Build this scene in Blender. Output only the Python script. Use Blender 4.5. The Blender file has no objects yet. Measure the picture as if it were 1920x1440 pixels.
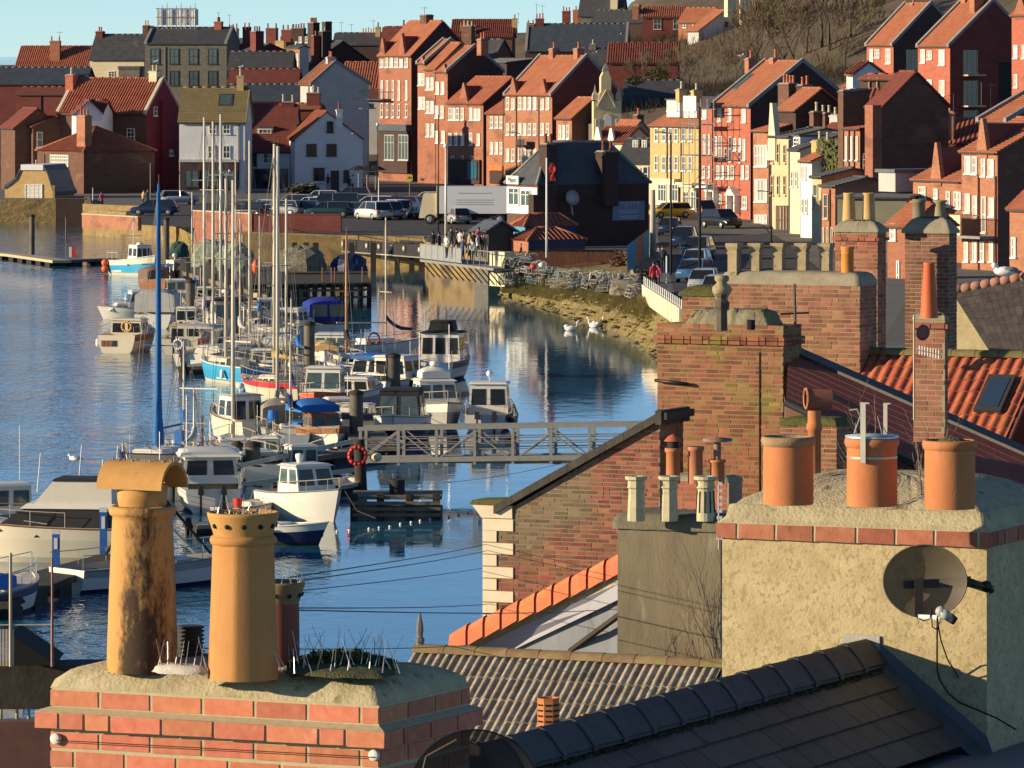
import bpy, bmesh, math, random
from math import sin, cos, tan, atan2, pi, radians, sqrt, degrees, hypot
from mathutils import Vector, Matrix, Euler
random.seed(7)
SC = bpy.context.scene
COL = SC.collection
# ---------------- camera (long lens, level, shifted down like a view camera) ----------------
F, H, HZ = 10500.0, 17.5, 103.0     # focal length in photo pixels, eye height above the water, row of the horizon
cam = bpy.data.cameras.new('camera'); camo = bpy.data.objects.new('camera', cam); COL.objects.link(camo)
camo.location = (0, 0, H); camo.rotation_euler = (pi/2, 0, 0)
cam.sensor_width = 36; cam.lens = F/1920*36; cam.shift_y = -(720-HZ)/1920.0
cam.clip_start = 1; cam.clip_end = 60000
SC.camera = camo
# ---------------- sky, sun, exposure ----------------
SAZ, SEL = radians(78), radians(13)       # sun: degrees to the left of straight behind the camera; height
SUNV = Vector((-sin(SAZ)*cos(SEL), -cos(SAZ)*cos(SEL), sin(SEL)))
w = bpy.data.worlds.new('World'); SC.world = w; w.use_nodes = True
nt = w.node_tree; bg = nt.nodes['Background']
sky = nt.nodes.new('ShaderNodeTexSky'); sky.sky_type = 'NISHITA'; sky.sun_disc = False
sky.sun_elevation = radians(16); sky.sun_rotation = atan2(SUNV.x, SUNV.y)
sky.air_density = 0.5; sky.dust_density = 0.0; sky.ozone_density = 1.5; sky.altitude = 0
tnt = nt.nodes.new('ShaderNodeMix'); tnt.data_type = 'RGBA'; tnt.blend_type = 'MULTIPLY'; tnt.inputs[0].default_value = 1; tnt.inputs[7].default_value = (.80,.96,1.06,1)
nt.links.new(sky.outputs[0], tnt.inputs[6]); nt.links.new(tnt.outputs[2], bg.inputs[0]); bg.inputs[1].default_value = 0.094
sl = bpy.data.lights.new('sun', 'SUN'); so = bpy.data.objects.new('sun', sl); COL.objects.link(so)
sl.energy = 5.0; sl.angle = radians(0.5); sl.color = (1.0, 0.82, 0.56)
so.rotation_euler = SUNV.to_track_quat('Z', 'Y').to_euler(); so.location = (-200, -50, 200)
SC.view_settings.view_transform = 'Standard'; SC.view_settings.look = 'None'
SC.view_settings.exposure = 0.52; SC.view_settings.gamma = 1; SC.view_settings.use_curve_mapping = False
SC.cycles.max_bounces = 6; SC.cycles.diffuse_bounces = 2; SC.cycles.glossy_bounces = 3; SC.cycles.transparent_max_bounces = 8

def Ys(s): return F/s
def P(px, py, s):
 Y = F/s; return Vector(((px-960)/s, Y, H-(py-HZ)/s))
def G(px, py, z=0.0):             # point at height z seen at that row and column
 s = (py-HZ)/(H-z); return Vector(((px-960)/s, F/s, z))
def GS(py, z=0.0): return (py-HZ)/(H-z)

# ---------------- materials ----------------
MATS = {}
def lin(c): return tuple(c)+(1,)
def mat(name, c1, c2=None, scale=1.0, rough=0.75, bump=0.0, bscale=None, metal=0, sx=1, sy=1, sz=1, detail=5, contrast=0.25,
  c3=None, s3=None, t3=0.6, rnd=0.0, alpha=1, spec=0.4, island=False, coord='pos'):
 if name in MATS: return MATS[name]
 m = bpy.data.materials.new(name); MATS[name] = m; m.use_nodes = True
 n, l = m.node_tree.nodes, m.node_tree.links
 b = n['Principled BSDF']; b.inputs['Roughness'].default_value = rough; b.inputs['Metallic'].default_value = metal
 b.inputs['Specular IOR Level'].default_value = spec
 m.diffuse_color = lin(c1)
 if alpha < 1: b.inputs['Alpha'].default_value = alpha
 geo = n.new('ShaderNodeNewGeometry'); mp = n.new('ShaderNodeMapping'); mp.inputs['Scale'].default_value = (sx, sy, sz)
 if coord == 'pos': l.new(geo.outputs['Position'], mp.inputs[0])
 else:
  tc = n.new('ShaderNodeTexCoord'); l.new(tc.outputs['Object'], mp.inputs[0])
 col = None
 if c2 is not None:
  nz = n.new('ShaderNodeTexNoise'); nz.inputs['Scale'].default_value = scale; nz.inputs['Detail'].default_value = detail
  nz.inputs['Roughness'].default_value = 0.62; l.new(mp.outputs[0], nz.inputs[0])
  r = n.new('ShaderNodeValToRGB'); r.color_ramp.elements[0].position = 0.5-contrast; r.color_ramp.elements[1].position = 0.5+contrast
  r.color_ramp.elements[0].color = lin(c1); r.color_ramp.elements[1].color = lin(c2); l.new(nz.outputs[0], r.inputs[0]); col = r.outputs[0]
 else:
  rgb = n.new('ShaderNodeRGB'); rgb.outputs[0].default_value = lin(c1); col = rgb.outputs[0]
 if c3 is not None:
  n3 = n.new('ShaderNodeTexNoise'); n3.inputs['Scale'].default_value = s3; n3.inputs['Detail'].default_value = 6; l.new(mp.outputs[0], n3.inputs[0])
  r3 = n.new('ShaderNodeMapRange'); r3.inputs[1].default_value = t3; r3.inputs[2].default_value = t3+0.12; l.new(n3.outputs[0], r3.inputs[0])
  mx = n.new('ShaderNodeMix'); mx.data_type = 'RGBA'; l.new(r3.outputs[0], mx.inputs[0]); l.new(col, mx.inputs[6]); mx.inputs[7].default_value = lin(c3); col = mx.outputs[2]
 if rnd > 0:
  oi = n.new('ShaderNodeObjectInfo'); ad = n.new('ShaderNodeMath'); ad.operation = 'ADD'; fr = n.new('ShaderNodeMath'); fr.operation = 'FRACT'
  l.new(oi.outputs['Random'], ad.inputs[0]); l.new(geo.outputs['Random Per Island'], ad.inputs[1]); l.new(ad.outputs[0], fr.inputs[0])
  mr = n.new('ShaderNodeMapRange'); mr.inputs[3].default_value = 1-rnd; mr.inputs[4].default_value = 1+rnd; l.new(fr.outputs[0], mr.inputs[0])
  hs = n.new('ShaderNodeHueSaturation'); l.new(mr.outputs[0], hs.inputs['Value']); l.new(col, hs.inputs['Color'])
  mh = n.new('ShaderNodeMapRange'); mh.inputs[3].default_value = 0.5-rnd*0.05; mh.inputs[4].default_value = 0.5+rnd*0.05
  mu = n.new('ShaderNodeMath'); mu.operation = 'MULTIPLY'; mu.inputs[1].default_value = 7.3; f2 = n.new('ShaderNodeMath'); f2.operation = 'FRACT'
  l.new(fr.outputs[0], mu.inputs[0]); l.new(mu.outputs[0], f2.inputs[0]); l.new(f2.outputs[0], mh.inputs[0]); l.new(mh.outputs[0], hs.inputs['Hue'])
  col = hs.outputs[0]
 l.new(col, b.inputs['Base Color'])
 if bump > 0:
  nb = n.new('ShaderNodeTexNoise'); nb.inputs['Scale'].default_value = bscale or scale*4; nb.inputs['Detail'].default_value = 6; l.new(mp.outputs[0], nb.inputs[0])
  bp = n.new('ShaderNodeBump'); bp.inputs['Strength'].default_value = 0.9; bp.inputs['Distance'].default_value = bump
  l.new(nb.outputs[0], bp.inputs['Height']); l.new(bp.outputs[0], b.inputs['Normal'])
 return m

# near masonry
BR = mat('brick_new_red', (.43,.125,.062), (.56,.21,.115), 22, .85, .0012, 260, c3=(.60,.36,.24), s3=9, t3=.64, rnd=.16)
MO = mat('mortar_sand', (.38,.31,.18), (.50,.42,.27), 30, .95, .002, 220)
BRM = mat('brick_old_brown', (.14,.050,.028), (.29,.125,.066), 2.6, .9, .003, 60, c3=(.20,.145,.045), s3=.9, t3=.53, rnd=.34)
BRG = mat('brick_gable_red', (.15,.045,.028), (.31,.105,.058), 3.0, .9, .003, 60, c3=(.16,.115,.065), s3=.55, t3=.50, rnd=.36)
BRP = mat('brick_dark_pink', (.22,.080,.050), (.33,.145,.085), 3, .9, .003, 60, rnd=.25)
MOM = mat('mortar_pale', (.22,.165,.10), (.36,.28,.18), 3, .95)
MOD = mat('mortar_grey', (.15,.115,.075), (.29,.22,.145), 2, .95)
STUC = mat('render_ochre', (.36,.28,.14), (.54,.44,.25), 7, .95, .004, 70, c3=(.33,.26,.13), s3=40, t3=.52, detail=9)
STUG = mat('render_grey_weathered', (.115,.093,.058), (.22,.18,.115), 2.2, .95, .006, 30, sz=.35, c3=(.24,.21,.14), s3=5, t3=.62)
FLAU = mat('flaunching_mortar', (.32,.265,.15), (.50,.425,.26), 7, .95, .008, 60, c3=(.22,.20,.10), s3=16, t3=.58)
CONC = mat('concrete_cap', (.24,.20,.135), (.36,.31,.22), 5, .95, .008, 40)
DIRT = mat('moss_dirt', (.045,.05,.02), (.10,.095,.04), 30, 1, .01, 90)
MOSS = mat('moss_green', (.06,.07,.015), (.14,.13,.035), 18, 1, .02, 70)
POTY = mat('pot_buff_clay', (.44,.215,.055), (.55,.30,.095), 10, .8, .0015, 150, c3=(.30,.15,.05), s3=38, t3=.68)
POTB = mat('pot_buff_stained', (.42,.20,.05), (.53,.28,.08), 8, .85, .002, 150, c3=(.30,.14,.035), s3=30, t3=.62, sz=.45)
POTO = mat('pot_orange_clay', (.44,.145,.050), (.56,.215,.080), 9, .85, .0012, 120, c3=(.36,.16,.085), s3=18, t3=.66, sz=.5)
POTR = mat('pot_red_clay', (.42,.10,.045), (.52,.15,.07), 5, .7)
POTD = mat('pot_dark_clay', (.17,.055,.035), (.25,.085,.055), 8, .8)
POTS = mat('pot_stone', (.26,.20,.11), (.42,.34,.20), 7, .9, .006, 50, c3=(.16,.13,.08), s3=12, t3=.58)
POTC = mat('pot_cream', (.42,.36,.22), (.56,.49,.32), 9, .85, .003, 60, c3=(.25,.22,.14), s3=14, t3=.62)
SOOT = mat('soot_black', (.012,.011,.010), None, rough=.95)
TILEG = mat('tile_lichen', (.20,.145,.09), (.44,.37,.27), 6.5, .95, .010, 50, c3=(.52,.49,.41), s3=17, t3=.58, rnd=.22)
RIDG = mat('ridge_lichen', (.17,.10,.055), (.29,.20,.10), 5, .95, .008, 50, c3=(.20,.18,.05), s3=6, t3=.55, rnd=.12)
TILEO = mat('tile_orange', (.56,.125,.042), (.66,.20,.075), 3, .75, .004, 40, rnd=.13)
SLAT = mat('slate_dark', (.050,.039,.031), (.085,.068,.054), 6, .6, .003, 60, rnd=.22)
SLAB = mat('slate_blue', (.040,.052,.068), (.080,.098,.12), 5, .35, .003, 60, rnd=.2)
RIDS = mat('ridge_slate', (.030,.029,.030), (.060,.057,.056), 8, .7, .003, 60, rnd=.15)
LEAD = mat('lead_grey', (.085,.095,.115), (.14,.15,.17), 2.5, .55, .003, 20)
WHTP = mat('white_paint', (.70,.68,.63), (.80,.78,.73), 3, .6)
CRST = mat('cream_quoin', (.62,.50,.34), (.72,.61,.44), 5, .85, .002, 60)
TARR = mat('coping_tarred', (.035,.030,.026), (.075,.065,.05), 5, .85, .006, 30)
GREYP = mat('galvanised_grey', (.24,.23,.20), (.33,.31,.27), 5, .55, metal=.3)
DKMT = mat('dark_metal', (.030,.024,.020), (.055,.042,.032), 12, .5, metal=.4)
MESHD = mat('mesh_dish', (.075,.058,.038), (.10,.078,.05), 8, .6, alpha=.95)
MESHK = mat('mesh_dish_black', (.012,.012,.014), None, rough=.6, alpha=.80)
WIRE = mat('wire_black', (.012,.012,.012), None, rough=.6)
STEEL = mat('bright_steel', (.62,.60,.56), None, rough=.35, metal=.6)
TWIG = mat('dry_twig', (.30,.21,.13), (.20,.13,.08), 30, .9)
# far masonry and roofs
def wallm(name, a, b, sc=.5, c3=None, t3=.6, sz=2.0): return mat(name, a, b, sc, .9, .02, 2.2, sz=sz, c3=c3, s3=.35, t3=t3)
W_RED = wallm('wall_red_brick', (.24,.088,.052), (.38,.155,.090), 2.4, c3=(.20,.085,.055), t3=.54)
W_ORG = wallm('wall_orange_brick', (.29,.115,.064), (.44,.20,.11), 2.4, c3=(.25,.11,.065), t3=.54)
W_PINK = wallm('wall_painted_red', (.35,.095,.058), (.44,.14,.085), 1.6, c3=(.29,.085,.055), t3=.56)
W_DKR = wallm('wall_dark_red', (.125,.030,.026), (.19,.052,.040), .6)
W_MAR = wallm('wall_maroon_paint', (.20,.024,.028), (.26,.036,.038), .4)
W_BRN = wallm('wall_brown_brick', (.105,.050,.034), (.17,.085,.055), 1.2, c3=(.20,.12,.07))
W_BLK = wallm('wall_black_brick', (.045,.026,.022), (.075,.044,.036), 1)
W_WHT = wallm('wall_white', (.62,.62,.60), (.74,.73,.70), .3)
W_GRW = wallm('wall_grey_render', (.38,.37,.35), (.52,.50,.46), .35, c3=(.33,.29,.22))
W_CRM = wallm('wall_cream', (.62,.52,.33), (.72,.62,.42), .4)
W_YEL = wallm('wall_yellow', (.52,.40,.23), (.62,.50,.31), .5)
W_STO = wallm('wall_yellow_stone', (.42,.27,.10), (.60,.42,.19), 2.2, c3=(.30,.18,.08), t3=.62)
W_GST = wallm('wall_grey_stone', (.095,.085,.070), (.20,.18,.145), 2.0, c3=(.27,.24,.18), t3=.62)
W_OLV = wallm('wall_olive_render', (.19,.18,.125), (.26,.24,.17), .5)
R_RED = mat('roof_red_tile', (.25,.070,.040), (.40,.135,.070), 1.2, .8, .03, 4, c3=(.30,.075,.04), s3=.5, t3=.60)
R_ORG = mat('roof_orange_tile', (.30,.098,.048), (.42,.155,.075), 1.0, .8, .03, 4, c3=(.30,.10,.05), s3=.6, t3=.60)
R_DRD = mat('roof_dull_red', (.15,.036,.026), (.22,.062,.042), 1.0, .8, .03, 4)
R_SLT = mat('roof_slate', (.055,.056,.060), (.095,.094,.094), 1.2, .6, .02, 5, c3=(.13,.12,.10), s3=.5, t3=.62)
R_SLB = mat('roof_slate_blue', (.050,.060,.075), (.085,.098,.115), 1.0, .5, .02, 5)
R_MOS = mat('roof_mossy', (.17,.125,.055), (.26,.19,.085), 1.0, .9, .03, 4)
COPE = mat('coping_stone', (.42,.34,.24), (.55,.46,.34), 2, .85)
COPG = mat('coping_grey', (.20,.19,.175), (.30,.28,.25), 2, .85)
FRW = mat('frame_white', (.78,.75,.68), None, rough=.5)
FRD = mat('frame_dark', (.05,.045,.04), None, rough=.5)
GLS = mat('glass_dark', (.020,.024,.028), None, rough=.08, spec=.6)
GLB = mat('glass_blind', (.40,.38,.33), (.60,.56,.48), 3, .3, rnd=.45)
GLT = mat('glass_tint', (.05,.075,.075), (.10,.14,.135), 3, .10, spec=.6)
ASPH = mat('asphalt', (.045,.040,.036), (.070,.063,.055), 1.0, .9, .01, 6)
ROADM = mat('road_patch', (.12,.105,.085), (.17,.15,.12), 1.0, .9)
PAVE = mat('paving', (.13,.11,.09), (.20,.175,.145), .8, .9)
EARTH = mat('hill_earth', (.085,.060,.036), (.15,.11,.068), .12, 1, .3, .5, c3=(.085,.085,.03), s3=.07, t3=.55)
QUAY = mat('quay_stone', (.18,.12,.05), (.34,.24,.10), 1.4, .95, .14, 1.8, c3=(.10,.07,.035), s3=.35, t3=.56, sz=1.8)
SEAW = mat('seaweed_bank', (.10,.08,.025), (.27,.20,.07), 1.3, 1, .16, 2.4, c3=(.38,.30,.14), s3=3.2, t3=.56, detail=9)
TIMB = mat('timber_grey', (.12,.095,.065), (.21,.17,.12), 2.5, .9, .01, 8, sz=.3)
TIMD = mat('timber_dark', (.030,.025,.018), (.065,.052,.036), 2, .95, .02, 5)
PILE = mat('pile_steel', (.085,.075,.055), (.155,.135,.095), .9, .7, .01, 5, sz=.5, c3=(.13,.055,.03), s3=1.2, t3=.63)
# boats
GELW = mat('gelcoat_white', (.70,.66,.56), (.78,.74,.64), .7, .35)
GELC = mat('gelcoat_cream', (.66,.57,.40), (.74,.65,.48), .7, .4)
GELG = mat('gelcoat_grey', (.30,.29,.26), (.40,.38,.34), 1.2, .5)
BLUH = mat('hull_sky_blue', (.035,.30,.52), (.055,.37,.60), 1, .35, spec=.6)
NAVY = mat('navy_blue', (.010,.018,.065), (.018,.028,.10), 1.5, .5)
BLUC = mat('canvas_blue', (.015,.12,.42), (.03,.18,.50), 3, .8)
SAILB = mat('sail_cover_blue', (.010,.10,.30), (.02,.17,.42), 2.5, .75, .02, 3, sz=.3)
REDH = mat('hull_red', (.50,.02,.03), (.58,.035,.045), 1, .4)
REDB = mat('bright_red', (.62,.05,.03), None, rough=.5)
ORGB = mat('buoy_orange', (.72,.12,.04), None, rough=.5)
MARH = mat('hull_maroon', (.28,.06,.06), (.36,.10,.09), 2, .5)
BLKC = mat('canvas_black', (.014,.014,.015), (.026,.026,.026), 3, .8)
GRYC = mat('canvas_grey', (.38,.37,.35), (.48,.47,.44), 2.5, .8)
TANC = mat('canvas_tan', (.50,.33,.13), (.62,.43,.19), 3, .85, .02, 6)
TEAK = mat('varnished_wood', (.22,.085,.03), (.32,.13,.05), 3, .4)
DECK = mat('deck_grey', (.35,.33,.28), (.46,.43,.37), 3, .8)
ALUM = mat('mast_alloy', (.62,.56,.44), (.70,.64,.52), 2, .45, metal=.15)
WOODM = mat('mast_wood', (.45,.20,.06), (.55,.27,.10), 2, .5)
MASTC = mat('mast_cream', (.62,.53,.38), (.70,.61,.46), 1, .5)
RIG = mat('rigging_wire', (.16,.14,.12), None, rough=.5)
NETG = mat('fishing_net_green', (.13,.16,.11), (.33,.36,.27), 5, 1, .06, 12, c3=(.10,.16,.12), s3=2)
ROPE = mat('creel_rope', (.22,.19,.13), (.55,.50,.38), 5, 1, .05, 14)
GULLW = mat('gull_white', (.78,.76,.72), None, rough=.8)
GULLG = mat('gull_grey', (.22,.22,.23), None, rough=.8)
SKIN = mat('skin_tone', (.50,.28,.19), None, rough=.6)
TYRE = mat('tyre_black', (.015,.015,.015), None, rough=.85)
LENS = mat('lamp_lens', (.55,.52,.48), None, rough=.15)
PALEG = mat('rail_pale_green', (.46,.48,.36), (.56,.57,.45), 2, .6)
YELL = mat('sign_yellow', (.78,.55,.05), None, rough=.5)
def flat(name, c, rough=.5, metal=0): return mat(name, c, None, rough=rough, metal=metal)

# ---------------- mesh helpers ----------------
class MB:
 def __init__(s): s.v = []; s.f = []; s.mi = []; s.k = 0; s.sm = []
 def add(s, vs, fs, smooth=False):
  o = len(s.v); s.v += [tuple(v) for v in vs]
  for f in fs: s.f.append(tuple(i+o for i in f)); s.mi.append(s.k); s.sm.append(smooth)
  return s
 def quad(s, a, b, c, d): return s.add([a, b, c, d], [(0,1,2,3)])
 def poly(s, pts): return s.add(pts, [tuple(range(len(pts)))])
 def box(s, x0, x1, y0, y1, z0, z1, taper=0):
  t = taper
  return s.add([(x0,y0,z0),(x1,y0,z0),(x1,y1,z0),(x0,y1,z0),(x0+t,y0+t,z1),(x1-t,y0+t,z1),(x1-t,y1-t,z1),(x0+t,y1-t,z1)],
                     [(3,2,1,0),(4,5,6,7),(0,1,5,4),(1,2,6,5),(2,3,7,6),(3,0,4,7)])
 def hexa(s, b, t): return s.add(list(b)+list(t), [(3,2,1,0),(4,5,6,7),(0,1,5,4),(1,2,6,5),(2,3,7,6),(3,0,4,7)])
 def prism(s, pts, vec):
  n = len(pts); v = Vector(vec)
  return s.add([Vector(p) for p in pts]+[Vector(p)+v for p in pts], [tuple(range(n-1,-1,-1)), tuple(range(n,2*n))]+[(i,(i+1)%n,(i+1)%n+n,i+n) for i in range(n)])
 def tube(s, p0, p1, r0, r1=None, n=6, cap=True):
  r1 = r0 if r1 is None else r1; p0 = Vector(p0); p1 = Vector(p1); d = (p1-p0)
  if d.length < 1e-6: return s
  q = d.to_track_quat('Z', 'Y'); vs = []
  for p, r in ((p0, r0), (p1, r1)):
   for i in range(n): a = 2*pi*i/n; vs.append(p+q@Vector((r*cos(a), r*sin(a), 0)))
  fs = [(i,(i+1)%n,(i+1)%n+n,i+n) for i in range(n)]
  if cap: fs += [tuple(range(n-1,-1,-1)), tuple(range(n,2*n))]
  return s.add(vs, fs, n > 5)
 def path(s, pts, r, n=5):
  for a, b in zip(pts, pts[1:]): s.tube(a, b, r, r, n, True)
  return s
 def lathe(s, prof, n=24, c=(0,0,0), smooth=True, sq=None, cap=True):
  vs = []; c = Vector(c)
  for r, z in prof:
   for i in range(n):
    a = 2*pi*(i+.5)/n; rr = r
    vs.append(c+Vector((rr*cos(a), rr*sin(a), z)))
  m = len(prof); fs = []
  for j in range(m-1):
   for i in range(n): fs.append((j*n+i, j*n+(i+1)%n, (j+1)*n+(i+1)%n, (j+1)*n+i))
  s.add(vs, fs, smooth)
  if cap:
   if prof[0][0] > 1e-4: s.add(vs[:n], [tuple(range(n-1,-1,-1))])
   if prof[-1][0] > 1e-4: s.add(vs[-n:], [tuple(range(n))])
  return s
 def loft(s, rings, closed=False, smooth=True, cap=False):
  n = len(rings[0]); vs = [p for r in rings for p in r]; fs = []
  for j in range(len(rings)-1):
   for i in range(n if closed else n-1): fs.append((j*n+i, j*n+(i+1)%n, (j+1)*n+(i+1)%n, (j+1)*n+i))
  s.add(vs, fs, smooth)
  if cap: s.add(rings[0], [tuple(range(n-1,-1,-1))]); s.add(rings[-1], [tuple(range(n))])
  return s
 def ball(s, c, r, n=8, sx=1, sy=1, sz=1):
  m = n//2+1; c = Vector(c); rings = []
  for j in range(m+1):
   t = pi*j/m; rr = max(sin(t), .001)*r
   rings.append([c+Vector((rr*cos(2*pi*i/n)*sx, rr*sin(2*pi*i/n)*sy, -cos(t)*r*sz)) for i in range(n)])
  return s.loft(rings, True)
 def mesh(s, name, mats):
  me = bpy.data.meshes.new(name); me.from_pydata(s.v, [], s.f)
  for m in (mats if isinstance(mats, (list, tuple)) else [mats]): me.materials.append(m)
  me.polygons.foreach_set('material_index', s.mi); me.polygons.foreach_set('use_smooth', s.sm)
  me.update(); return me
 def build(s, name, mats, parent=None, loc=None, rot=None, kind=None):
  return obj(name, s.mesh(name, mats), parent, loc, rot, kind)
def obj(name, me, parent=None, loc=None, rot=None, kind=None):
 o = bpy.data.objects.new(name, me); COL.objects.link(o)
 if parent is not None: o.parent = parent
 if loc is not None: o.location = loc
 if rot is not None: o.rotation_euler = rot
 if kind: o['kind'] = kind
 return o
def tag(o, label, cat, group=None):
 o['label'] = label; o['category'] = cat
 if group: o['group'] = group
 return o
def thing(name, label, cat, loc=(0,0,0), rz=0, group=None):
 o = bpy.data.objects.new(name, None); COL.objects.link(o); o.location = loc; o.rotation_euler = (0,0,rz); o.empty_display_size = .2
 return tag(o, label, cat, group)
def dup(o, parent=None, loc=None, rz=None, label=None):
 c = o.copy(); COL.objects.link(c)
 if parent is not None: c.parent = parent
 if loc is not None: c.location = loc
 if rz is not None: c.rotation_euler = (0,0,rz)
 if label: c['label'] = label
 for ch in KIDS.get(o.name, ()) or [x for x in list(o.children)]: dup(ch, c)
 return c
KIDS = {}

# brickwork: individual bricks up to `budget`, the rest joined
BMESH = {}
def brick_mesh(l, h, d, m, jit):
 key = (round(l,3), round(h,3), round(d,3), m.name, jit)
 if key not in BMESH:
  rr = random.Random(str(key)); b = MB(); j = lambda: (rr.random()-.5)*jit
  x0, x1, y0, y1, z0, z1 = -l/2, l/2, -d, .01, 0, h; e = min(.004, h*.06) if jit < .006 else 0
  b.hexa([(x0+j(),y0+j()*.5,z0+j()),(x1+j(),y0+j()*.5,z0+j()),(x1,y1,z0),(x0,y1,z0)], [(x0+j(),y0+j()*.5,z1+j()),(x1+j(),y0+j()*.5,z1+j()),(x1,y1,z1),(x0,y1,z1)])
  BMESH[key] = b.mesh('brick', m)
 return BMESH[key]
def inpoly(x, z, poly):
 c = False; n = len(poly)
 for i in range(n):
  x1, z1 = poly[i]; x2, z2 = poly[i-1]
  if (z1 > z) != (z2 > z) and x < (x2-x1)*(z-z1)/(z2-z1)+x1: c = not c
 return c
def brickface(parent, O, rz, poly, m, bl=.215, bh=.065, mj=.010, proud=.012, jit=.004, budget=300, bond='flemish', vis=None, seed=1, skipz=None):
 """bricks on the plane through O (local), running along local +x rotated by rz, facing -y rotated by rz"""
 rr = random.Random(seed); zs = [p[1] for p in poly]; xs = [p[0] for p in poly]
 z = min(zs); row = 0; cells = []
 R = Matrix.Rotation(rz, 4, 'Z'); O = Vector(O)
 while z+bh*.5 < max(zs):
  x = min(xs)-(bl*.5 if row % 2 else 0); k = 0
  while x < max(xs):
   if bond == 'flemish': L = bl if (k+row) % 2 == 0 else bl*.5
   elif bond == 'english': L = bl if row % 4 else bl*.5
   else: L = bl if rr.random() > .16 else bl*.5
   x0 = max(x, min(xs)); x1 = min(x+L, max(xs))
   cx = (x0+x1)/2; l = x1-x0
   if l > .04 and inpoly(cx, z+bh/2, poly) and inpoly(cx-l*.3, z+bh/2, poly) and inpoly(cx+l*.3, z+bh/2, poly) and not (skipz and skipz(cx, z)): cells.append((cx, z, l, rr.random()))
   x += L+mj; k += 1
  z += bh+mj; row += 1
 key = vis or (lambda c: 0)
 cells.sort(key=key)
 for c in cells[:budget]:
  me = brick_mesh(round(c[2]/(bl/4))*(bl/4)-(0 if c[2] > bl*.2 else 0), bh, proud, m, jit)
  l0 = round(c[2]/(bl/4))*(bl/4)
  o = obj('brick', me, parent, O+R@Vector((c[0], (c[3]-.5)*jit, c[1])), (0,0,rz))
  if abs(l0-c[2]) > .002: o.scale = (c[2]/l0, 1, 1)
 rest = cells[budget:]
 if rest:
  b = MB()
  for c in rest:
   j = lambda: (rr.random()-.5)*jit
   pts = [(c[0]-c[2]/2, -proud+j(), c[1]), (c[0]+c[2]/2, -proud+j(), c[1]), (c[0]+c[2]/2, .01, c[1]), (c[0]-c[2]/2, .01, c[1])]
   b.hexa([O+R@Vector(p) for p in pts], [O+R@Vector((p[0], p[1], p[2]+bh+j())) for p in pts])
  b.build('brickwork', m, parent, kind='stuff')
# ================= setting: sea, ground, sky stays the world =================
def water_mat():
 m = bpy.data.materials.new('harbour_water'); m.use_nodes = True; n, l = m.node_tree.nodes, m.node_tree.links
 b = n['Principled BSDF']; b.inputs['Base Color'].default_value = (.022,.135,.215,1); b.inputs['Roughness'].default_value = .045; b.inputs['IOR'].default_value = 1.42
 b.inputs['Specular IOR Level'].default_value = .5
 g = n.new('ShaderNodeNewGeometry'); sep = n.new('ShaderNodeSeparateXYZ'); l.new(g.outputs['Position'], sep.inputs[0])
 # sheltered water (right of a line through the moorings) is calmer than the open channel
 k = n.new('ShaderNodeMath'); k.operation = 'DIVIDE'; l.new(sep.outputs[0], k.inputs[0]); l.new(sep.outputs[1], k.inputs[1])
 calm = n.new('ShaderNodeMapRange'); calm.inputs[1].default_value = -.068; calm.inputs[2].default_value = -.028; calm.inputs[3].default_value = 1; calm.inputs[4].default_value = .065
 l.new(k.outputs[0], calm.inputs[0])
 def wave(scale, sx, sy, dist, det=3):
  mp = n.new('ShaderNodeMapping'); mp.inputs['Scale'].default_value = (sx, sy, 1); mp.inputs['Rotation'].default_value = (0,0,radians(12))
  l.new(g.outputs['Position'], mp.inputs[0]); t = n.new('ShaderNodeTexNoise'); t.inputs['Scale'].default_value = scale; t.inputs['Detail'].default_value = det
  l.new(mp.outputs[0], t.inputs[0]); return t.outputs[0]
 a = wave(.9, 1, .55, 0, 4); c = wave(.10, 1, .5, 0, 2); d = wave(3.2, 1, .6, 0, 2)
 fine = n.new('ShaderNodeMath'); fine.operation = 'MULTIPLY'; fine.inputs[1].default_value = .28; l.new(d, fine.inputs[0])
 s1 = n.new('ShaderNodeMath'); s1.operation = 'ADD'; l.new(a, s1.inputs[0]); l.new(fine.outputs[0], s1.inputs[1])
 gust = n.new('ShaderNodeMapRange'); gust.inputs[1].default_value = .35; gust.inputs[2].default_value = .7; gust.inputs[3].default_value = .55; gust.inputs[4].default_value = 1.25; l.new(c, gust.inputs[0])
 s2 = n.new('ShaderNodeMath'); s2.operation = 'MULTIPLY'; l.new(s1.outputs[0], s2.inputs[0]); l.new(gust.outputs[0], s2.inputs[1])
 s3 = n.new('ShaderNodeMath'); s3.operation = 'MULTIPLY'; l.new(s2.outputs[0], s3.inputs[0]); l.new(calm.outputs[0], s3.inputs[1])
 bp = n.new('ShaderNodeBump'); bp.inputs['Strength'].default_value = 1; bp.inputs['Distance'].default_value = .16; l.new(s3.outputs[0], bp.inputs['Height']); l.new(bp.outputs[0], b.inputs['Normal'])
 return m
b = MB(); b.quad((-9000,40,0),(9000,40,0),(20000,50000,0),(-20000,50000,0)); b.build('water', water_mat(), kind='structure')

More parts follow.
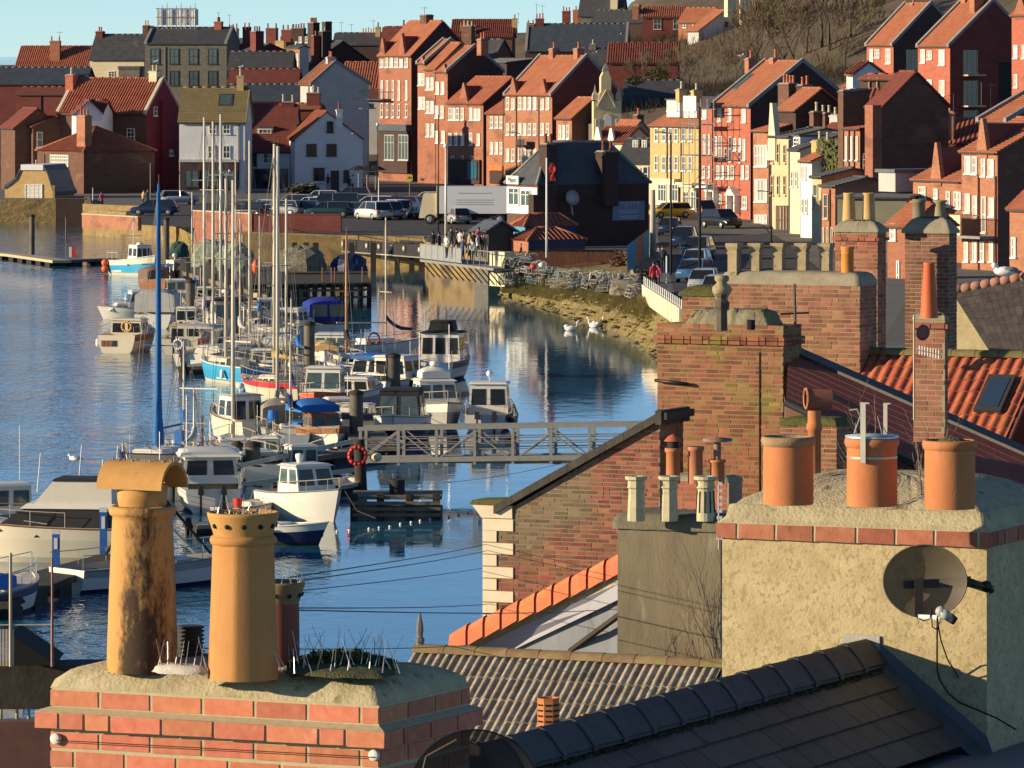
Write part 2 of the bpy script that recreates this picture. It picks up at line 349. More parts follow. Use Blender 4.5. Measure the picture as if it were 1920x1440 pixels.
# shoreline as seen from the eye, (column,row) on the water
shore = [(-700,417),(160,419),(161,441),(330,453),(455,492),(640,500),(792,503),(800,512),(930,528),(1000,572),(1060,590),(1130,612),(1200,640),(1300,700),(1330,800)]
sp = [G(x,y) for x,y in shore]
LZ = 2.5
g = MB()
BTOP = [(943,520),(1000,524),(1060,530),(1130,540),(1210,556),(1275,585),(1290,640),(1330,720)]
poly = [(p.x,p.y) for p in sp[:9]]+[(p.x,p.y) for p in (G(x,y,2.5) for x,y in ((938,464),(1168,470),(1205,542),(1275,585),(1290,640),(1330,720)))]+[(14,150),(14,100),(60,100),(400,400),(400,1500),(-700,1500)]
g.prism([(x,y,-3) for x,y in poly],(0,0,LZ+3)); g.mi = [0]+[0]+[1]*(len(g.mi)-2)
g.build('ground', [PAVE, QUAY], kind='structure')
# near shore under the foreground houses
nb_ = MB(); nb_.poly([(-60,-20,1.2),(60,-20,1.2),(60,100,1.2),(10,104,1.2),(-6,92,1.2),(-60,92,1.2)]); nb_.build('ground', PAVE, kind='structure')
nb_ = MB(); nb_.box(-60,10,91.6,92.2,-1,1.8); tag(nb_.build('harbour_wall', QUAY), 'low stone wall along the near edge of the water behind the chimneys', 'wall')

def quay(pts, ztop, m, name, label, t=.6, zb=-1.2, cap=None, batter=0):
 """wall along pts (world), top at ztop"""
 o = MB(); n = len(pts)
 for i in range(n-1):
  a, c = Vector(pts[i]), Vector(pts[i+1]); d = Vector((c.x-a.x, c.y-a.y, 0)).normalized(); nr = Vector((d.y,-d.x,0))*1.0
  if nr.y > 0: nr = -nr
  o.hexa([(a.x,a.y,zb),(c.x,c.y,zb),(c.x-nr.x*t,c.y-nr.y*t,zb),(a.x-nr.x*t,a.y-nr.y*t,zb)],
               [(a.x-nr.x*batter,a.y-nr.y*batter,ztop),(c.x-nr.x*batter,c.y-nr.y*batter,ztop),(c.x-nr.x*t,c.y-nr.y*t,ztop),(a.x-nr.x*t,a.y-nr.y*t,ztop)])
 return tag(o.build(name, m), label, 'wall')
quay([G(-300,418),G(160,419)], 1.75, QUAY, 'harbour_wall', 'low yellow stone wall in the water under the small stone house')
quay([G(158,419),G(161,441)], 2.8, QUAY, 'harbour_wall', 'short side wall where the quay steps forward beside the stone house')
# lighter coping wall with panels
quay([G(155,441),G(262,446)], 3.05, QUAY, 'harbour_wall', 'tall yellow quay wall left of the blue fishing boat')
quay([G(262,446),G(330,455)], 2.4, QUAY, 'harbour_wall', 'weedy quay wall behind the blue fishing boat')
quay([G(330,455),G(455,492)], 1.4, SEAW, 'harbour_wall', 'low weedy wall behind the upright masts', batter=.4)
quay([G(455,492),G(640,500)], 2.6, mat('quay_dark',(.09,.07,.04),(.17,.13,.07),.9,.95,.1,2), 'harbour_wall', 'dark wall behind the jetty and brown rope heap')  # stone colour darkened to carry the shade behind the jetty
quay([G(640,500),G(795,503)], 2.6, QUAY, 'harbour_wall', 'dark harbour wall behind the small bridge')
quay([G(795,504),G(800,512),G(930,528),G(942,548)], 2.3, SEAW, 'harbour_wall', 'weed covered wall below the walkway railing', batter=.5)

# terrain behind: inverse distance weighted between ground heights read off the photograph
ctrl = []
def cpt(px, py, s): p = P(px,py,s); ctrl.append((p.x,p.y,p.z))
for a in [(100,400,18.5),(350,365,16.5),(620,358,16),(740,345,15.5),(900,340,15.5),(1030,340,16),(1200,360,17)]:
 p = P(*a); ctrl.append((p.x,p.y,2.4))
for x,y,s in [(60,230,13),(220,215,12.5),(400,215,12.5),(560,220,12.5),(650,200,12),(60,200,10),(400,190,9.5),(700,170,10.5),
              (880,175,12),(1000,150,12.5),(1150,190,13),(1250,190,14),(1350,170,13),(1500,140,14),(1600,160,16),
              (850,170,9),(950,150,8.5),(1000,130,9),(1060,60,10),(1150,50,10),(1300,80,11),(1450,60,11.5),(1600,20,12),(1750,-20,12),(1900,-60,12),(2100,-150,12),
              (1300,-30,9),(1500,-80,9),(1700,-120,9),(1900,-180,9),(1700,135,16.5),(1800,200,17),(1900,240,18),(2100,250,20),(1750,380,22),(1900,470,26)]: cpt(x,y,s)
for x,s in ((1000,24),(1200,22),(1350,22),(1450,24),(1520,28),(1600,29),(1700,30),(1850,32)): p = P(x,0,s); ctrl.append((p.x,p.y,2.3))
for x in (-1200,-600,-100):
 p = P(x,0,12.5); ctrl.append((p.x,p.y,7)); p = P(x,0,8); ctrl.append((p.x,p.y,10)); p = P(x,0,18); ctrl.append((p.x,p.y,2.3))
def ground_z(x, y):
 n = d = 0
 for cx, cy, cz in ctrl:
  q = 1/(((x-cx)**2*2.5+(y-cy)**2)**1.6+5); n += q*cz; d += q
 return n/d
def hill():
 b = MB(); nx, ny = 70, 60; vs = []
 for j in range(ny+1):
  s = 30*(6/30)**(j/ny)
  for i in range(nx+1):
   px = -500+3100*i/nx; x, y = (px-960)/s, F/s
   st = 15.9 if px < 1150 else 15.9+(px-1150)/350*3 if px < 1500 else 18.9+(px-1500)/140*4 if px < 1640 else 22.9
   vs.append((x, y, ground_z(x, y)-.1 if s < st else -4))
 fs = [(j*(nx+1)+i, j*(nx+1)+i+1, (j+1)*(nx+1)+i+1, (j+1)*(nx+1)+i) for j in range(ny) for i in range(nx)]
 b.add(vs, fs, True); b.build('hillside', EARTH, kind='structure')
hill()
# roads, flush sheets
def sheet(name, pts, z, m): b = MB(); b.poly([(p.x,p.y,z) for p in pts]); return b.build(name, m, kind='structure')
sheet('road', [G(x,y,LZ+.03) for x,y in [(1268,560),(1345,560),(1560,700),(1600,560),(1470,452),(1400,415),(1300,398),(1235,398),(1232,440)]], LZ+.03, ASPH)
sheet('road', [G(x,y,LZ+.03) for x,y in [(230,420),(640,440),(830,440),(950,420),(950,372),(880,350),(690,340),(560,372),(240,388)]], LZ+.034, ASPH)
sheet('road_surface_patch', [G(x,y,LZ+.03) for x,y in [(1262,414),(1420,414),(1442,437),(1400,442),(1240,432)]], LZ+.042, ROADM)

# sloping stone bank on the near side of the creel stacks
def bz(px): return 1.0+1.35*max(0,min(1,(px-943)/332))
def bank():
 top = [(943,520),(1000,524),(1060,530),(1130,540),(1210,556),(1275,585),(1290,640),(1330,720)]
 bot = [(938,556),(1000,577),(1060,597),(1130,622),(1200,652),(1245,690),(1290,760),(1330,860)]
 rings = []; rr = random.Random(3); n = 60
 def interp(l, t):
  t *= len(l)-1; i = min(int(t), len(l)-2); f = t-i; return (l[i][0]*(1-f)+l[i+1][0]*f, l[i][1]*(1-f)+l[i+1][1]*f)
 for i in range(n+1):
  t = i/n; tp = interp(top,t); a = G(*tp, bz(tp[0])); c = G(*interp(bot,t), -.25); r = [a+Vector((3,28,.35)), a+Vector((1.5,10,.15))]
  for k in range(13):
   f = k/12; p = a.lerp(c, f); p.z += sin(f*pi)*.2+(rr.random()-.5)*.13; p.x += (rr.random()-.5)*.25; r.append(p)
  rings.append(r)
 b = MB(); b.loft(rings); tag(b.build('stone_bank', SEAW), 'sloping stone bank covered in yellow seaweed below the lobster pots', 'bank')
 # individual pitching stones standing proud of the bank
 root = bpy.data.objects['stone_bank']; ms = []
 for q in range(5):
  s = MB(); s.ball((0,0,0), .3, 7, 1+rr.random()*.7, 1+rr.random()*.4, .45); ms.append(s.mesh('stone', SEAW))
 for i in range(230):
  t = rr.random(); f = rr.random(); tp = interp(top,t); f = f**.6; a = G(*tp, bz(tp[0])); c = G(*interp(bot,t), -.1); p = a.lerp(c, f); p.z += sin(f*pi)*.2-.05
  o = obj('stone', ms[i%5], root, p, (0,0,rr.random()*6)); k = .3+rr.random()*.6; o.scale = (k,k,k*.7)
bank()
# ================= houses =================
WCACHE = {}
def win_mesh(w_, h, style, fm, gm):
 key = (round(w_*10), round(h*10), style, fm.name, gm.name)
 if key in WCACHE: return WCACHE[key]
 w_ = max(.3, round(w_*10)/10); h = max(.3, round(h*10)/10); t = .085; b = MB()
 if style == 'door':
  b.box(-w_/2, w_/2, -.06, 0, 0, h); g = MB(); g.box(-w_*.25, w_*.25, -.075, -.06, h*.62, h*.86)
 else:
  b.box(-w_/2, w_/2, -.09, 0, 0, t); b.box(-w_/2, w_/2, -.09, 0, h-t, h)
  b.box(-w_/2, -w_/2+t, -.09, 0, t, h-t); b.box(w_/2-t, w_/2, -.09, 0, t, h-t)
  if style == 'sash':
   b.box(-w_/2+t, w_/2-t, -.07, 0, h/2-.04, h/2+.04)
   if w_ > .7: b.box(-.03, .03, -.06, 0, t, h-t)
  elif style == 'grid':
   n = max(2, round(w_/.45)); m = max(2, round(h/.45))
   for i in range(1, n): x = -w_/2+w_*i/n; b.box(x-.03, x+.03, -.06, 0, t, h-t)
   for j in range(1, m): z = h*j/m; b.box(-w_/2+t, w_/2-t, -.062, 0, z-.03, z+.03)
  elif style == 'cas':
   n = max(2, round(w_/.7))
   for i in range(1, n): x = -w_/2+w_*i/n; b.box(x-.05, x+.05, -.07, 0, t, h-t)
   b.box(-w_/2+t, w_/2-t, -.06, 0, h*.68, h*.68+.05)
  b.box(-w_/2-.08, w_/2+.08, -.16, 0, -.10, 0)
  g = MB(); g.box(-w_/2+.02, w_/2-.02, -.035, -.005, .02, h-.02)
 WCACHE[key] = (b.mesh('window', fm), g.mesh('pane', gm)); return WCACHE[key]
def put_window(parent, loc, rz, w_, h, style='sash', fm=None, gm=None):
 fm = fm or FRW; gm = gm or GLS; a, g = win_mesh(w_, h, style, fm, gm)
 o = obj('door' if style == 'door' else 'window', a, parent, loc, (0,0,rz))
 if style != 'door' or True: obj('pane', g, o)
 return o
POTC_ = {}
def pot_mesh(h, m, r=.13):
 k = (round(h,1), m.name, r)
 if k not in POTC_:
  b = MB(); b.lathe([(r*1.1,0),(r,h*.25),(r*.85,h*.8),(r*1.1,h*.86),(r*1.1,h),(r*.7,h),(r*.65,h*.8)], 8, cap=False); POTC_[k] = b.mesh('pot', m)
 return POTC_[k]
def chimney(parent, loc, w_, d, h, n, m, pm=None, ph=.7, rz=0, cap=COPG, along='x', r=.13):
 b = MB(); b.box(-w_/2, w_/2, -d/2, d/2, 0, h-.25); b.k = 1; b.box(-w_/2-.07, w_/2+.07, -d/2-.07, d/2+.07, h-.25, h-.12); b.k = 2; b.box(-w_/2, w_/2, -d/2, d/2, h-.12, h, .08)
 o = b.build('chimney', [m, m, cap], parent, loc, (0,0,rz)); pm = pm or POTR
 for i in range(n):
  t = 0 if n == 1 else (i/(n-1)-.5)
  p = (t*(w_-.35), 0, h) if along == 'x' else (0, t*(d-.35), h)
  c = obj('pot', pot_mesh(ph*(.85+.3*random.random()), pm, r), o, p)
 return o
def roof_mesh(x0, x1, ye, ze, yr, zr, rt='flat', p=.34, th=.10, both=None):
 """slope from eave (ye,ze) up to ridge (yr,zr) between x0..x1"""
 b = MB(); dy, dz = yr-ye, zr-ze; ln = hypot(dy, dz); nrm = Vector((0, -dz/ln*(1 if dy > 0 else -1), abs(dy)/ln))
 def pt(x, t, h): return Vector((x, ye+dy*t, ze+dz*t))+nrm*h
 b.hexa([pt(x0,0,0),pt(x1,0,0),pt(x1,1,0),pt(x0,1,0)], [pt(x0,0,th),pt(x1,0,th),pt(x1,1,th),pt(x0,1,th)])
 if rt == 'pan':
  n = max(2, int((x1-x0)/p)); q = (x1-x0)/n; h0 = th+.01; xs = []; m = max(1, int(ln/1.2))
  for i in range(n):
   for f, h in ((0,0),(.25,.11),(.6,.12),(.8,0)): xs.append((x0+(i+f)*q, h))
  xs.append((x1, 0))
  for j in range(m):
   b.loft([[pt(x, j/m, h0+h+.03) for x, h in xs], [pt(x, (j+1)/m, h0+h) for x, h in xs]], smooth=False)
 else:
  m = max(2, int(ln/.34)); cols = max(1, int((x1-x0)/.9))
  for j in range(m):
   k = th+.045; off = 0 if j % 2 else .5
   b.quad(pt(x0,j/m,k), pt(x1,j/m,k), pt(x1,(j+1)/m,th+.006), pt(x0,(j+1)/m,th+.006))
   b.quad(pt(x0,j/m,th), pt(x1,j/m,th), pt(x1,j/m,k), pt(x0,j/m,k))
 return b
class House:
 def __init__(s, label, xc, xl=None, xr=None, sc=17, base=350, eave=200, apex=150, yaw=62, wall=W_RED, roof=R_RED, rt='flat', L=None, D=None,
                 gwall=None, over=.18, cope=None, hip=None, name='house', group=None, deep=2.5, cat='house', ridge=True, asym=.5, verge=None):
  s.yaw = a = radians(yaw); s.Y = F/sc; s.X = (xc-960)/sc; s.ca, s.sa = cos(a), sin(a)
  kl = None if xl is None else (xl-960)/F; kr = None if xr is None else (xr-960)/F
  s.L = L or (s.X-kl*s.Y)/(s.ca+kl*s.sa); s.D = D or (kr*s.Y-s.X)/(s.sa-kr*s.ca)
  s.zb = H-(base-HZ)/sc; s.ze = H-(eave-HZ)/sc
  ym = s.D*asym; Ya = s.Y+ym*s.ca; s.zr = H-(apex-HZ)*Ya/F
  if hip: Ya = s.Y+s.D/2*s.ca+s.L/2*s.sa; s.zr = H-(apex-HZ)*Ya/F
  s.o = o = thing(name, label, cat, (s.X, s.Y, s.zb), -a, group)
  z0, ze, zr = -deep, s.ze-s.zb, s.zr-s.zb; L, D = s.L, s.D; s.e, s.r = ze, zr; s.asym = asym
  b = MB()
  if hip:
   b.box(-L, 0, 0, D, z0, ze); b.build('wall', wall, o)
   # side walls in another colour: gable side skin
   ov = over; r = MB(); A = [(-L-ov,-ov,ze),(ov,-ov,ze),(ov,D+ov,ze),(-L-ov,D+ov,ze)]
   if D > L: R1, R2 = (-L/2, L/2, zr), (-L/2, D-L/2, zr)
   else: R1, R2 = (-L+D/2, D/2, zr), (-D/2, D/2, zr)
   r.add([*A, R1, R2], [(0,1,4) if D > L else (0,1,5,4), (1,2,5,4) if D > L else (1,2,5), (2,3,5) if D > L else (2,3,4,5), (3,0,4,5) if D > L else (3,0,4)])
   r.poly(A[::-1]); r.build('roof', roof, o)
   rg = MB()
   for p, q in ((A[0],R1),(R1,R2),(A[2],R2),(A[1],R1 if D > L else R2),(A[3],R2 if D > L else R1)): rg.tube(Vector(p)+Vector((0,0,.05)), Vector(q)+Vector((0,0,.05)), .13, n=6)
   rg.build('ridge_tiles', cope or R_ORG, o)
   if rt == 'pan': s.hip_ribs(A, R1, R2, D > L, roof)
  else:
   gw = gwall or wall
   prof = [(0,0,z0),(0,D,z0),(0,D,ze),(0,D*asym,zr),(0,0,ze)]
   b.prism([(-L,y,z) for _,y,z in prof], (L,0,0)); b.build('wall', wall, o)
   if gwall:  # dark gable skins put the unlit side's shade into the colour
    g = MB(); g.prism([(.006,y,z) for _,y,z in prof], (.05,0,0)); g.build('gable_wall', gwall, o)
   ov = 0 if cope else over; sl = (zr-ze)/(D*asym); sl2 = (zr-ze)/(D*(1-asym)); x1 = ov+.06 if not cope else -.06
   rt1 = rt
   r = roof_mesh(-L-ov, x1, -over, ze-over*sl+.03, D*asym, zr+.03, rt1)
   r2 = roof_mesh(-L-ov, x1, D+over, ze-over*sl2+.03, D*asym, zr+.03, 'flat')
   o1 = len(r.v); r.v += r2.v; r.f += [tuple(i+o1 for i in f) for f in r2.f]; r.mi += r2.mi; r.sm += r2.sm
   r.build('roof', roof, o)
   if ridge:
    rg = MB(); n = max(1, int(L/.9))
    for i in range(n): rg.tube((-L*i/n-.02,D*asym,zr+.12), (-L*(i+1)/n+.02,D*asym,zr+.12), .16, .14, 6)
    rg.build('ridge_tiles', cope if cope and not isinstance(cope, bool) and False else roof, o)
   if cope:
    for xa, xb in ((-.30,.10),(-L-.10,-L+.30)):
     c = MB()
     for y0, y1, e0 in ((-.25, D*asym, ze-.25*sl), (D+.25, D*asym, ze-.25*sl2)):
      c.hexa([(xa,y0,e0+.02),(xb,y0,e0+.02),(xb,y1,zr+.02),(xa,y1,zr+.02)], [(xa,y0,e0+.42),(xb,y0,e0+.42),(xb,y1,zr+.42),(xa,y1,zr+.42)])
     c.build('coping', cope, o)
   if verge:
    c = MB(); xa, xb = .06, .14
    for y0, y1, e0 in ((-over, D*asym, ze-over*sl), (D+over, D*asym, ze-over*sl2)):
     c.hexa([(xa,y0,e0-.12),(xb,y0,e0-.12),(xb,y1,zr-.12),(xa,y1,zr-.12)], [(xa,y0,e0+.2),(xb,y0,e0+.2),(xb,y1,zr+.2),(xa,y1,zr+.2)])
    c.build('bargeboard', verge, o)
   # gutter
   gt = MB(); gt.tube((-L,-over-.05,ze-over*sl), (0,-over-.05,ze-over*sl), .07, n=5); gt.build('gutter', FRD, o)
 def hip_ribs(s, A, R1, R2, dl, roof):
  b = MB()
  def ribs(p0, p1, q0, q1, n):
   p0, p1, q0, q1 = map(Vector, (p0,p1,q0,q1))
   for i in range(1, n):
    t = i/n; p = p0.lerp(p1, t)
    # run straight up slope until meeting the hip line
    e = (p1-p0); u = e.normalized(); top = q0 if (q0-q1).length < .01 else None
    a = (q0-p0).dot(u); c = (q1-p0).dot(u); x = t*e.length
    if x < a: f = x/a if a > 0 else 1
    elif x > c: f = (e.length-x)/(e.length-c) if e.length > c else 1
    else: f = 1
    ht = (q0-p0)-u*a; q = p+ht*f
    b.tube(p+Vector((0,0,.05)), q+Vector((0,0,.05)), .08, n=5, cap=False)
  if dl: ribs(A[0],A[1],R1,R1,int(s.L/.36)); ribs(A[1],A[2],R1,R2,int(s.D/.36))
  else: ribs(A[0],A[1],R1,R2,int(s.L/.36)); ribs(A[1],A[2],R2,R2,int(s.D/.36))
  b.build('pantile_ribs', roof, s.o, kind='stuff')
 def fx(s, px, y=0):
  k = (px-960)/F; return (k*(s.Y+y*s.ca)-s.X-y*s.sa)/(s.ca+k*s.sa)
 def gy(s, px, x=0):
  k = (px-960)/F; X0, Y0 = s.X+x*s.ca, s.Y-x*s.sa; return (k*Y0-X0)/(s.sa-k*s.ca)
 def z(s, py, x=0, y=0): return H-(py-HZ)*(s.Y-x*s.sa+y*s.ca)/F-s.zb
 def wf(s, wins, style='sash', fm=None, gm=None, y=0):      # windows on the facade, (px0,px1,py0,py1)
  for a, c, t, bt in wins:
   x0, x1 = s.fx(a, y), s.fx(c, y); x = (x0+x1)/2; z1, z0 = s.z(t, x, y), s.z(bt, x, y)
   put_window(s.o, (x,y-.004,z0), 0, abs(x1-x0), z1-z0, style, fm, gm)
 def wg(s, wins, style='sash', fm=None, gm=None):
  for a, c, t, bt in wins:
   y0, y1 = s.gy(a), s.gy(c); y = (y0+y1)/2; z1, z0 = s.z(t, 0, y), s.z(bt, 0, y)
   put_window(s.o, (.062,y,z0), pi/2, abs(y1-y0), z1-z0, style, fm, gm)
 def row(s, pxs, t, bt, wpx, **k): s.wf([(p-wpx/2, p+wpx/2, t, bt) for p in pxs], **k)
 def chim(s, lst):   # (px, py_top, width, depth, pots, yfrac, mat, potmat, drop)
  for c in lst:
   px, py, w_, d, n, yf = c[:6]; m = c[6] if len(c) > 6 and c[6] else W_BRN; pm = c[7] if len(c) > 7 else POTR; drop = c[8] if len(c) > 8 else 0
   y = s.D*yf; x = s.fx(px, y); zt = s.z(py, x, y)
   zs = s.e+(s.r-s.e)*(1-abs(yf-s.asym)/max(s.asym if yf < s.asym else 1-s.asym, .01)) if 0 <= yf <= 1 else 0
   zs = max(min(zs, s.r), 0)-1.0-drop
   chimney(s.o, (x,y,zs), w_, d, zt-zs, n, m, pm, along='x' if w_ >= d else 'y')
 def gablet(s, px0, px1, pyt, m=None, roofm=None, depth=None, zb=None):
  x0, x1 = s.fx(px0), s.fx(px1); xm = (x0+x1)/2; zt = s.z(pyt, xm); z0 = s.e-.4 if zb is None else zb
  d = depth or max(1.2, (zt-s.e)/max(.2, (s.r-s.e)/(s.D*s.asym))*.95)
  b = MB(); b.prism([(x0,-.10,z0),(x1,-.10,z0),(x1,-.10,s.e+.2),(xm+.12,-.10,zt),(xm-.12,-.10,zt),(x0,-.10,s.e+.2)], (0,.35,0)); g = b.build('gablet', m or W_RED, s.o)
  r = MB(); r.add([(x0-.05,.1,s.e),(xm,.1,zt-.35),(x1+.05,.1,s.e),(x0-.05,d,s.e),(xm,d,zt-.35),(x1+.05,d,s.e)], [(0,1,4,3),(1,2,5,4)]); r.build('gablet_roof', roofm or R_DRD, s.o)
 def dormer(s, px0, px1, py0, py1, yf, m=None, style='cas', roofm=None, flat_=True, gm=None):
  y = s.D*yf; x0, x1 = s.fx(px0, y), s.fx(px1, y); xm = (x0+x1)/2; zt, z0 = s.z(py0, xm, y), s.z(py1, xm, y)
  slope = (s.r-s.e)/(s.D*s.asym); d = y+(zt-z0)/slope+.4
  b = MB(); b.box(x0, x1, y, d, z0-.5, zt); do = b.build('dormer', m or W_WHT, s.o)
  r = MB()
  if flat_: r.box(x0-.12, x1+.12, y-.15, d, zt+.003, zt+.14)
  else: r.prism([(x0-.15,y-.1,zt),(x1+.15,y-.1,zt),(xm,y-.1,zt+(x1-x0)*.45)], (0,d-y,0))
  r.build('dormer_roof', roofm or R_SLT, do)
  w_ = (x1-x0)*.8; a, g = win_mesh(w_, (zt-z0)*.8, style, FRW, gm or GLS); wo = obj('window', a, do, (xm,y-.004,z0+(zt-z0)*.1))
  # pane joined into the dormer window frame level
  pn = obj('pane', g, do, (xm,y-.004,z0+(zt-z0)*.1))
 def pipes(s, pxs, pt, pb, m=None):
  for px in pxs:
   x = s.fx(px); b = MB(); b.tube((x,-.08,s.z(pb,x)), (x,-.08,s.z(pt,x)), .06, n=5); b.build('drainpipe', m or FRD, s.o)

# ---- far left skyline and left bank ----
h = House('long pantiled house on the far left skyline with one red chimney', 178, 22, None, 12, 185, 150, 88, 12, W_RED, R_RED, 'pan', D=11); h.chim([(104,76,1.6,.9,2,.30,W_RED,POTR)])
h.wf([(50,66,140,147)], 'cas')
h = House('slate roofed house with a cream wall left of the dark stone mansion', 270, 168, None, 12.3, 200, 112, 66, 10, W_CRM, R_SLT, 'flat', D=9, cope=None)
h.wf([(203,215,133,148)], 'grid'); h.chim([(188,58,1.1,1.6,2,.5,W_DKR)])
b = MB(); x0, x1 = h.fx(229), h.fx(268); b.box(x0, x1, -2.2, -.005, -2, h.z(130)); b.k = 1; b.box(x0-.1, x1+.1, -2.3, 0, h.z(130)+.003, h.z(124)); b.build('lean_to', [W_GST, R_SLT], h.o)
h = House('dark grey stone mansion with wrapped scaffolding on its roof', 425, 272, None, 12.6, 215, 82, 53, 8, W_GST, R_SLT, 'flat', D=10, cope=COPG)
h.wf([(x,x+17,91,120) for x in (282,318,354,390)]+[(x,x+17,132,160) for x in (318,354,390)], 'sash', fm=FRD, gm=GLT)
h.chim([(275,47,.8,2.2,2,.5,W_BRN,POTC),(410,40,1.1,1.6,3,.5,W_PINK,POTR)]); h.pipes([310], 88, 160, COPG)
b = MB(); x0, x1 = h.fx(296, 4.5), h.fx(366, 4.5); zz0, zz1 = h.z(47,0,4.5), h.z(17,0,4.5)
n = 14
for j in range(2):
 b.loft([[Vector((x0+(x1-x0)*i/n, 4.5+j*2.4+.12*sin(i*2.1), z)) for i in range(n+1)] for z in (zz0, (zz0+zz1)/2+.1, zz1)])
b.loft([[Vector((x0,4.5,zz0)),Vector((x0,6.9,zz0))],[Vector((x0,4.5,zz1)),Vector((x0,6.9,zz1))]]); b.loft([[Vector((x1,4.5,zz0)),Vector((x1,6.9,zz0))],[Vector((x1,4.5,zz1)),Vector((x1,6.9,zz1))]])
sc_ = b.build('sheeting', mat('sheeting_white', (.50,.50,.50), (.74,.73,.72), 1.6, .6, .1, 2)); sf = thing('scaffold', 'small scaffold wrapped in white plastic sheeting on the stone mansion roof', 'scaffold', h.o.location, h.o.rotation_euler.z); sc_.parent = sf
b = MB()
for i in range(9):
 x = x0+(x1-x0)*i/8; b.tube((x,4.35,zz0-1.8), (x,4.35,zz1+.7*(i%3)/2+.2), .06, n=4)
for z in (zz0-.6, zz1+.1, (zz0+zz1)/2): b.tube((x0-.3,4.3,z), (x1+.3,4.3,z), .05, n=4)
b.build('scaffold_tube', GREYP, sf)
h = House('low house with a dark slate roof at the left edge below the pantiled roof', 158, -40, None, 13.5, 240, 158, 128, 6, W_DKR, R_SLB, 'flat', D=9, deep=6); h.chim([(136,138,1.0,1.0,1,.2,W_CRM,POTC)])
h = House('tall dark red brick wing behind the brown gabled houses on the left', 135, 30, None, 14.8, 330, 178, 165, 10, W_DKR, R_DRD, D=7); h.pipes([77], 180, 240)
h = House('pantiled harbour house with a maroon painted gable wall', 274, 108, 338, 17, 365, 212, 149, 28, W_BRN, R_RED, 'pan', gwall=W_MAR, cope=COPE)
h.wf([(238,253,240,264)], 'grid'); h.wg([(287,293,200,217)], 'sash'); h.wg([(316,323,280,292)], 'cas'); h.chim([(291,132,1.0,1.1,2,.5,W_CRM,POTC),(134,139,1.0,1.0,1,.35,W_PINK,POTC)])
b = MB(); y = h.gy(302); b.box(.065,.45,y-.3,y+.3,0,h.z(188,0,y)); b.build('downpipe_casing', W_MAR, h.o)
h = House('small white gabled bay in front of the maroon house', 190, 143, None, 17.12, 330, 214, 190, 8, W_WHT, R_DRD, D=6, L=2.6)
H2 = House('white pointed gable rising behind the hipped brick house', 143, None, 191, 17.15, 300, 213, 190, 80, W_WHT, R_DRD, L=5, verge=FRW)
h = House('hipped pantiled brick house above the small stone house', 157, 70, 290, 17.35, 372, 285, 238, 52, W_BRN, R_RED, 'pan', hip=True, cope=R_ORG); h.wf([(95,129,290,311)], 'grid', gm=GLB); h.chim([(158,216,1.6,.9,3,.12,W_ORG,POTR)])
h.pipes([84], 288, 315)
# small stone house with curved gable
def plane(px0, s0, yaw):
 a = radians(yaw); X0, Y0 = (px0-960)/s0, F/s0; ca, sa = cos(a), sin(a)
 def f(px, py, y=0):
  k = (px-960)/F; x = (k*(Y0+y*ca)-X0-y*sa)/(ca+k*sa); Y = Y0-x*sa+y*ca; return Vector((x, y, H-(py-HZ)*Y/F))
 return f, (X0, Y0, 0), -a
f, loc, rz = plane(100, 17.9, 14)
st = thing('stone_house', 'small yellow stone house with curved white capped gable and white window', 'house', loc, rz)
pr = [(10,417),(9,352),(22,344),(32,336),(38,322),(42,317),(82,317),(88,325),(93,340),(97,350),(99,356),(100,417)]
b = MB(); b.prism([f(*p) for p in pr], (0,7,0)); b.build('wall', W_STO, st)
b = MB(); cp = [(8,350),(20,342),(31,333),(37,319),(42,312)]
for seg in (cp, [(82,312),(89,322),(94,338),(99,354),(104,362)]):
 for p, q in zip(seg, seg[1:]):
  a, c = f(*p), f(*q); b.hexa([a+Vector((0,-.15,-.2)), c+Vector((0,-.15,-.2)), c+Vector((0,7.1,-.2)), a+Vector((0,7.1,-.2))], [a+Vector((0,-.15,.12)), c+Vector((0,-.15,.12)), c+Vector((0,7.1,.12)), a+Vector((0,7.1,.12))])
b.build('roof', R_SLB, st); b = MB(); a, c = f(40,318), f(82,313); b.box(a.x, c.x, -.2, 7.2, a.z-.05, c.z+.25); b.build('parapet_cap', WHTP, st)
a, c = f(47,374), f(80,345); put_window(st, ((a.x+c.x)/2,-.004,a.z), 0, c.x-a.x, c.z-a.z, 'grid', gm=GLB)
b = MB(); b.box(.01,.25,-.3,.0,f(99,358).z-1.2,f(99,358).z+.6); b.build('kneeler_stone', QUAY, st)
tag(quay([G(100,398,1.6)+Vector((0,3,0)),G(158,398,1.6)+Vector((0,3,0))], 2.9, W_BLK, 'boundary_wall', 'x'), 'dark low wall between the stone house and the stepped quay wall', 'wall')
for (xc, xl, xr, ev, ap, yw, lb) in [(28,-30,None,240,205,70,'brown brick gabled house cut by the left edge of the picture'),(62,36,None,238,221,60,'brown brick house with tall narrow white windows left of the hipped house')]:
 h = House(lb, xc, xl if False else None, None, 16.9, 372, ev, ap, yw, W_BRN, R_DRD, L=6, D=5.2)
h.wg([(68,79,248,276)], 'sash'); h.wg([(66,72,300,330)], 'sash')
h.wf([(45,56,250,276)], 'sash')
bpy.data.objects['house.008']
g = bpy.data.objects['house.008']
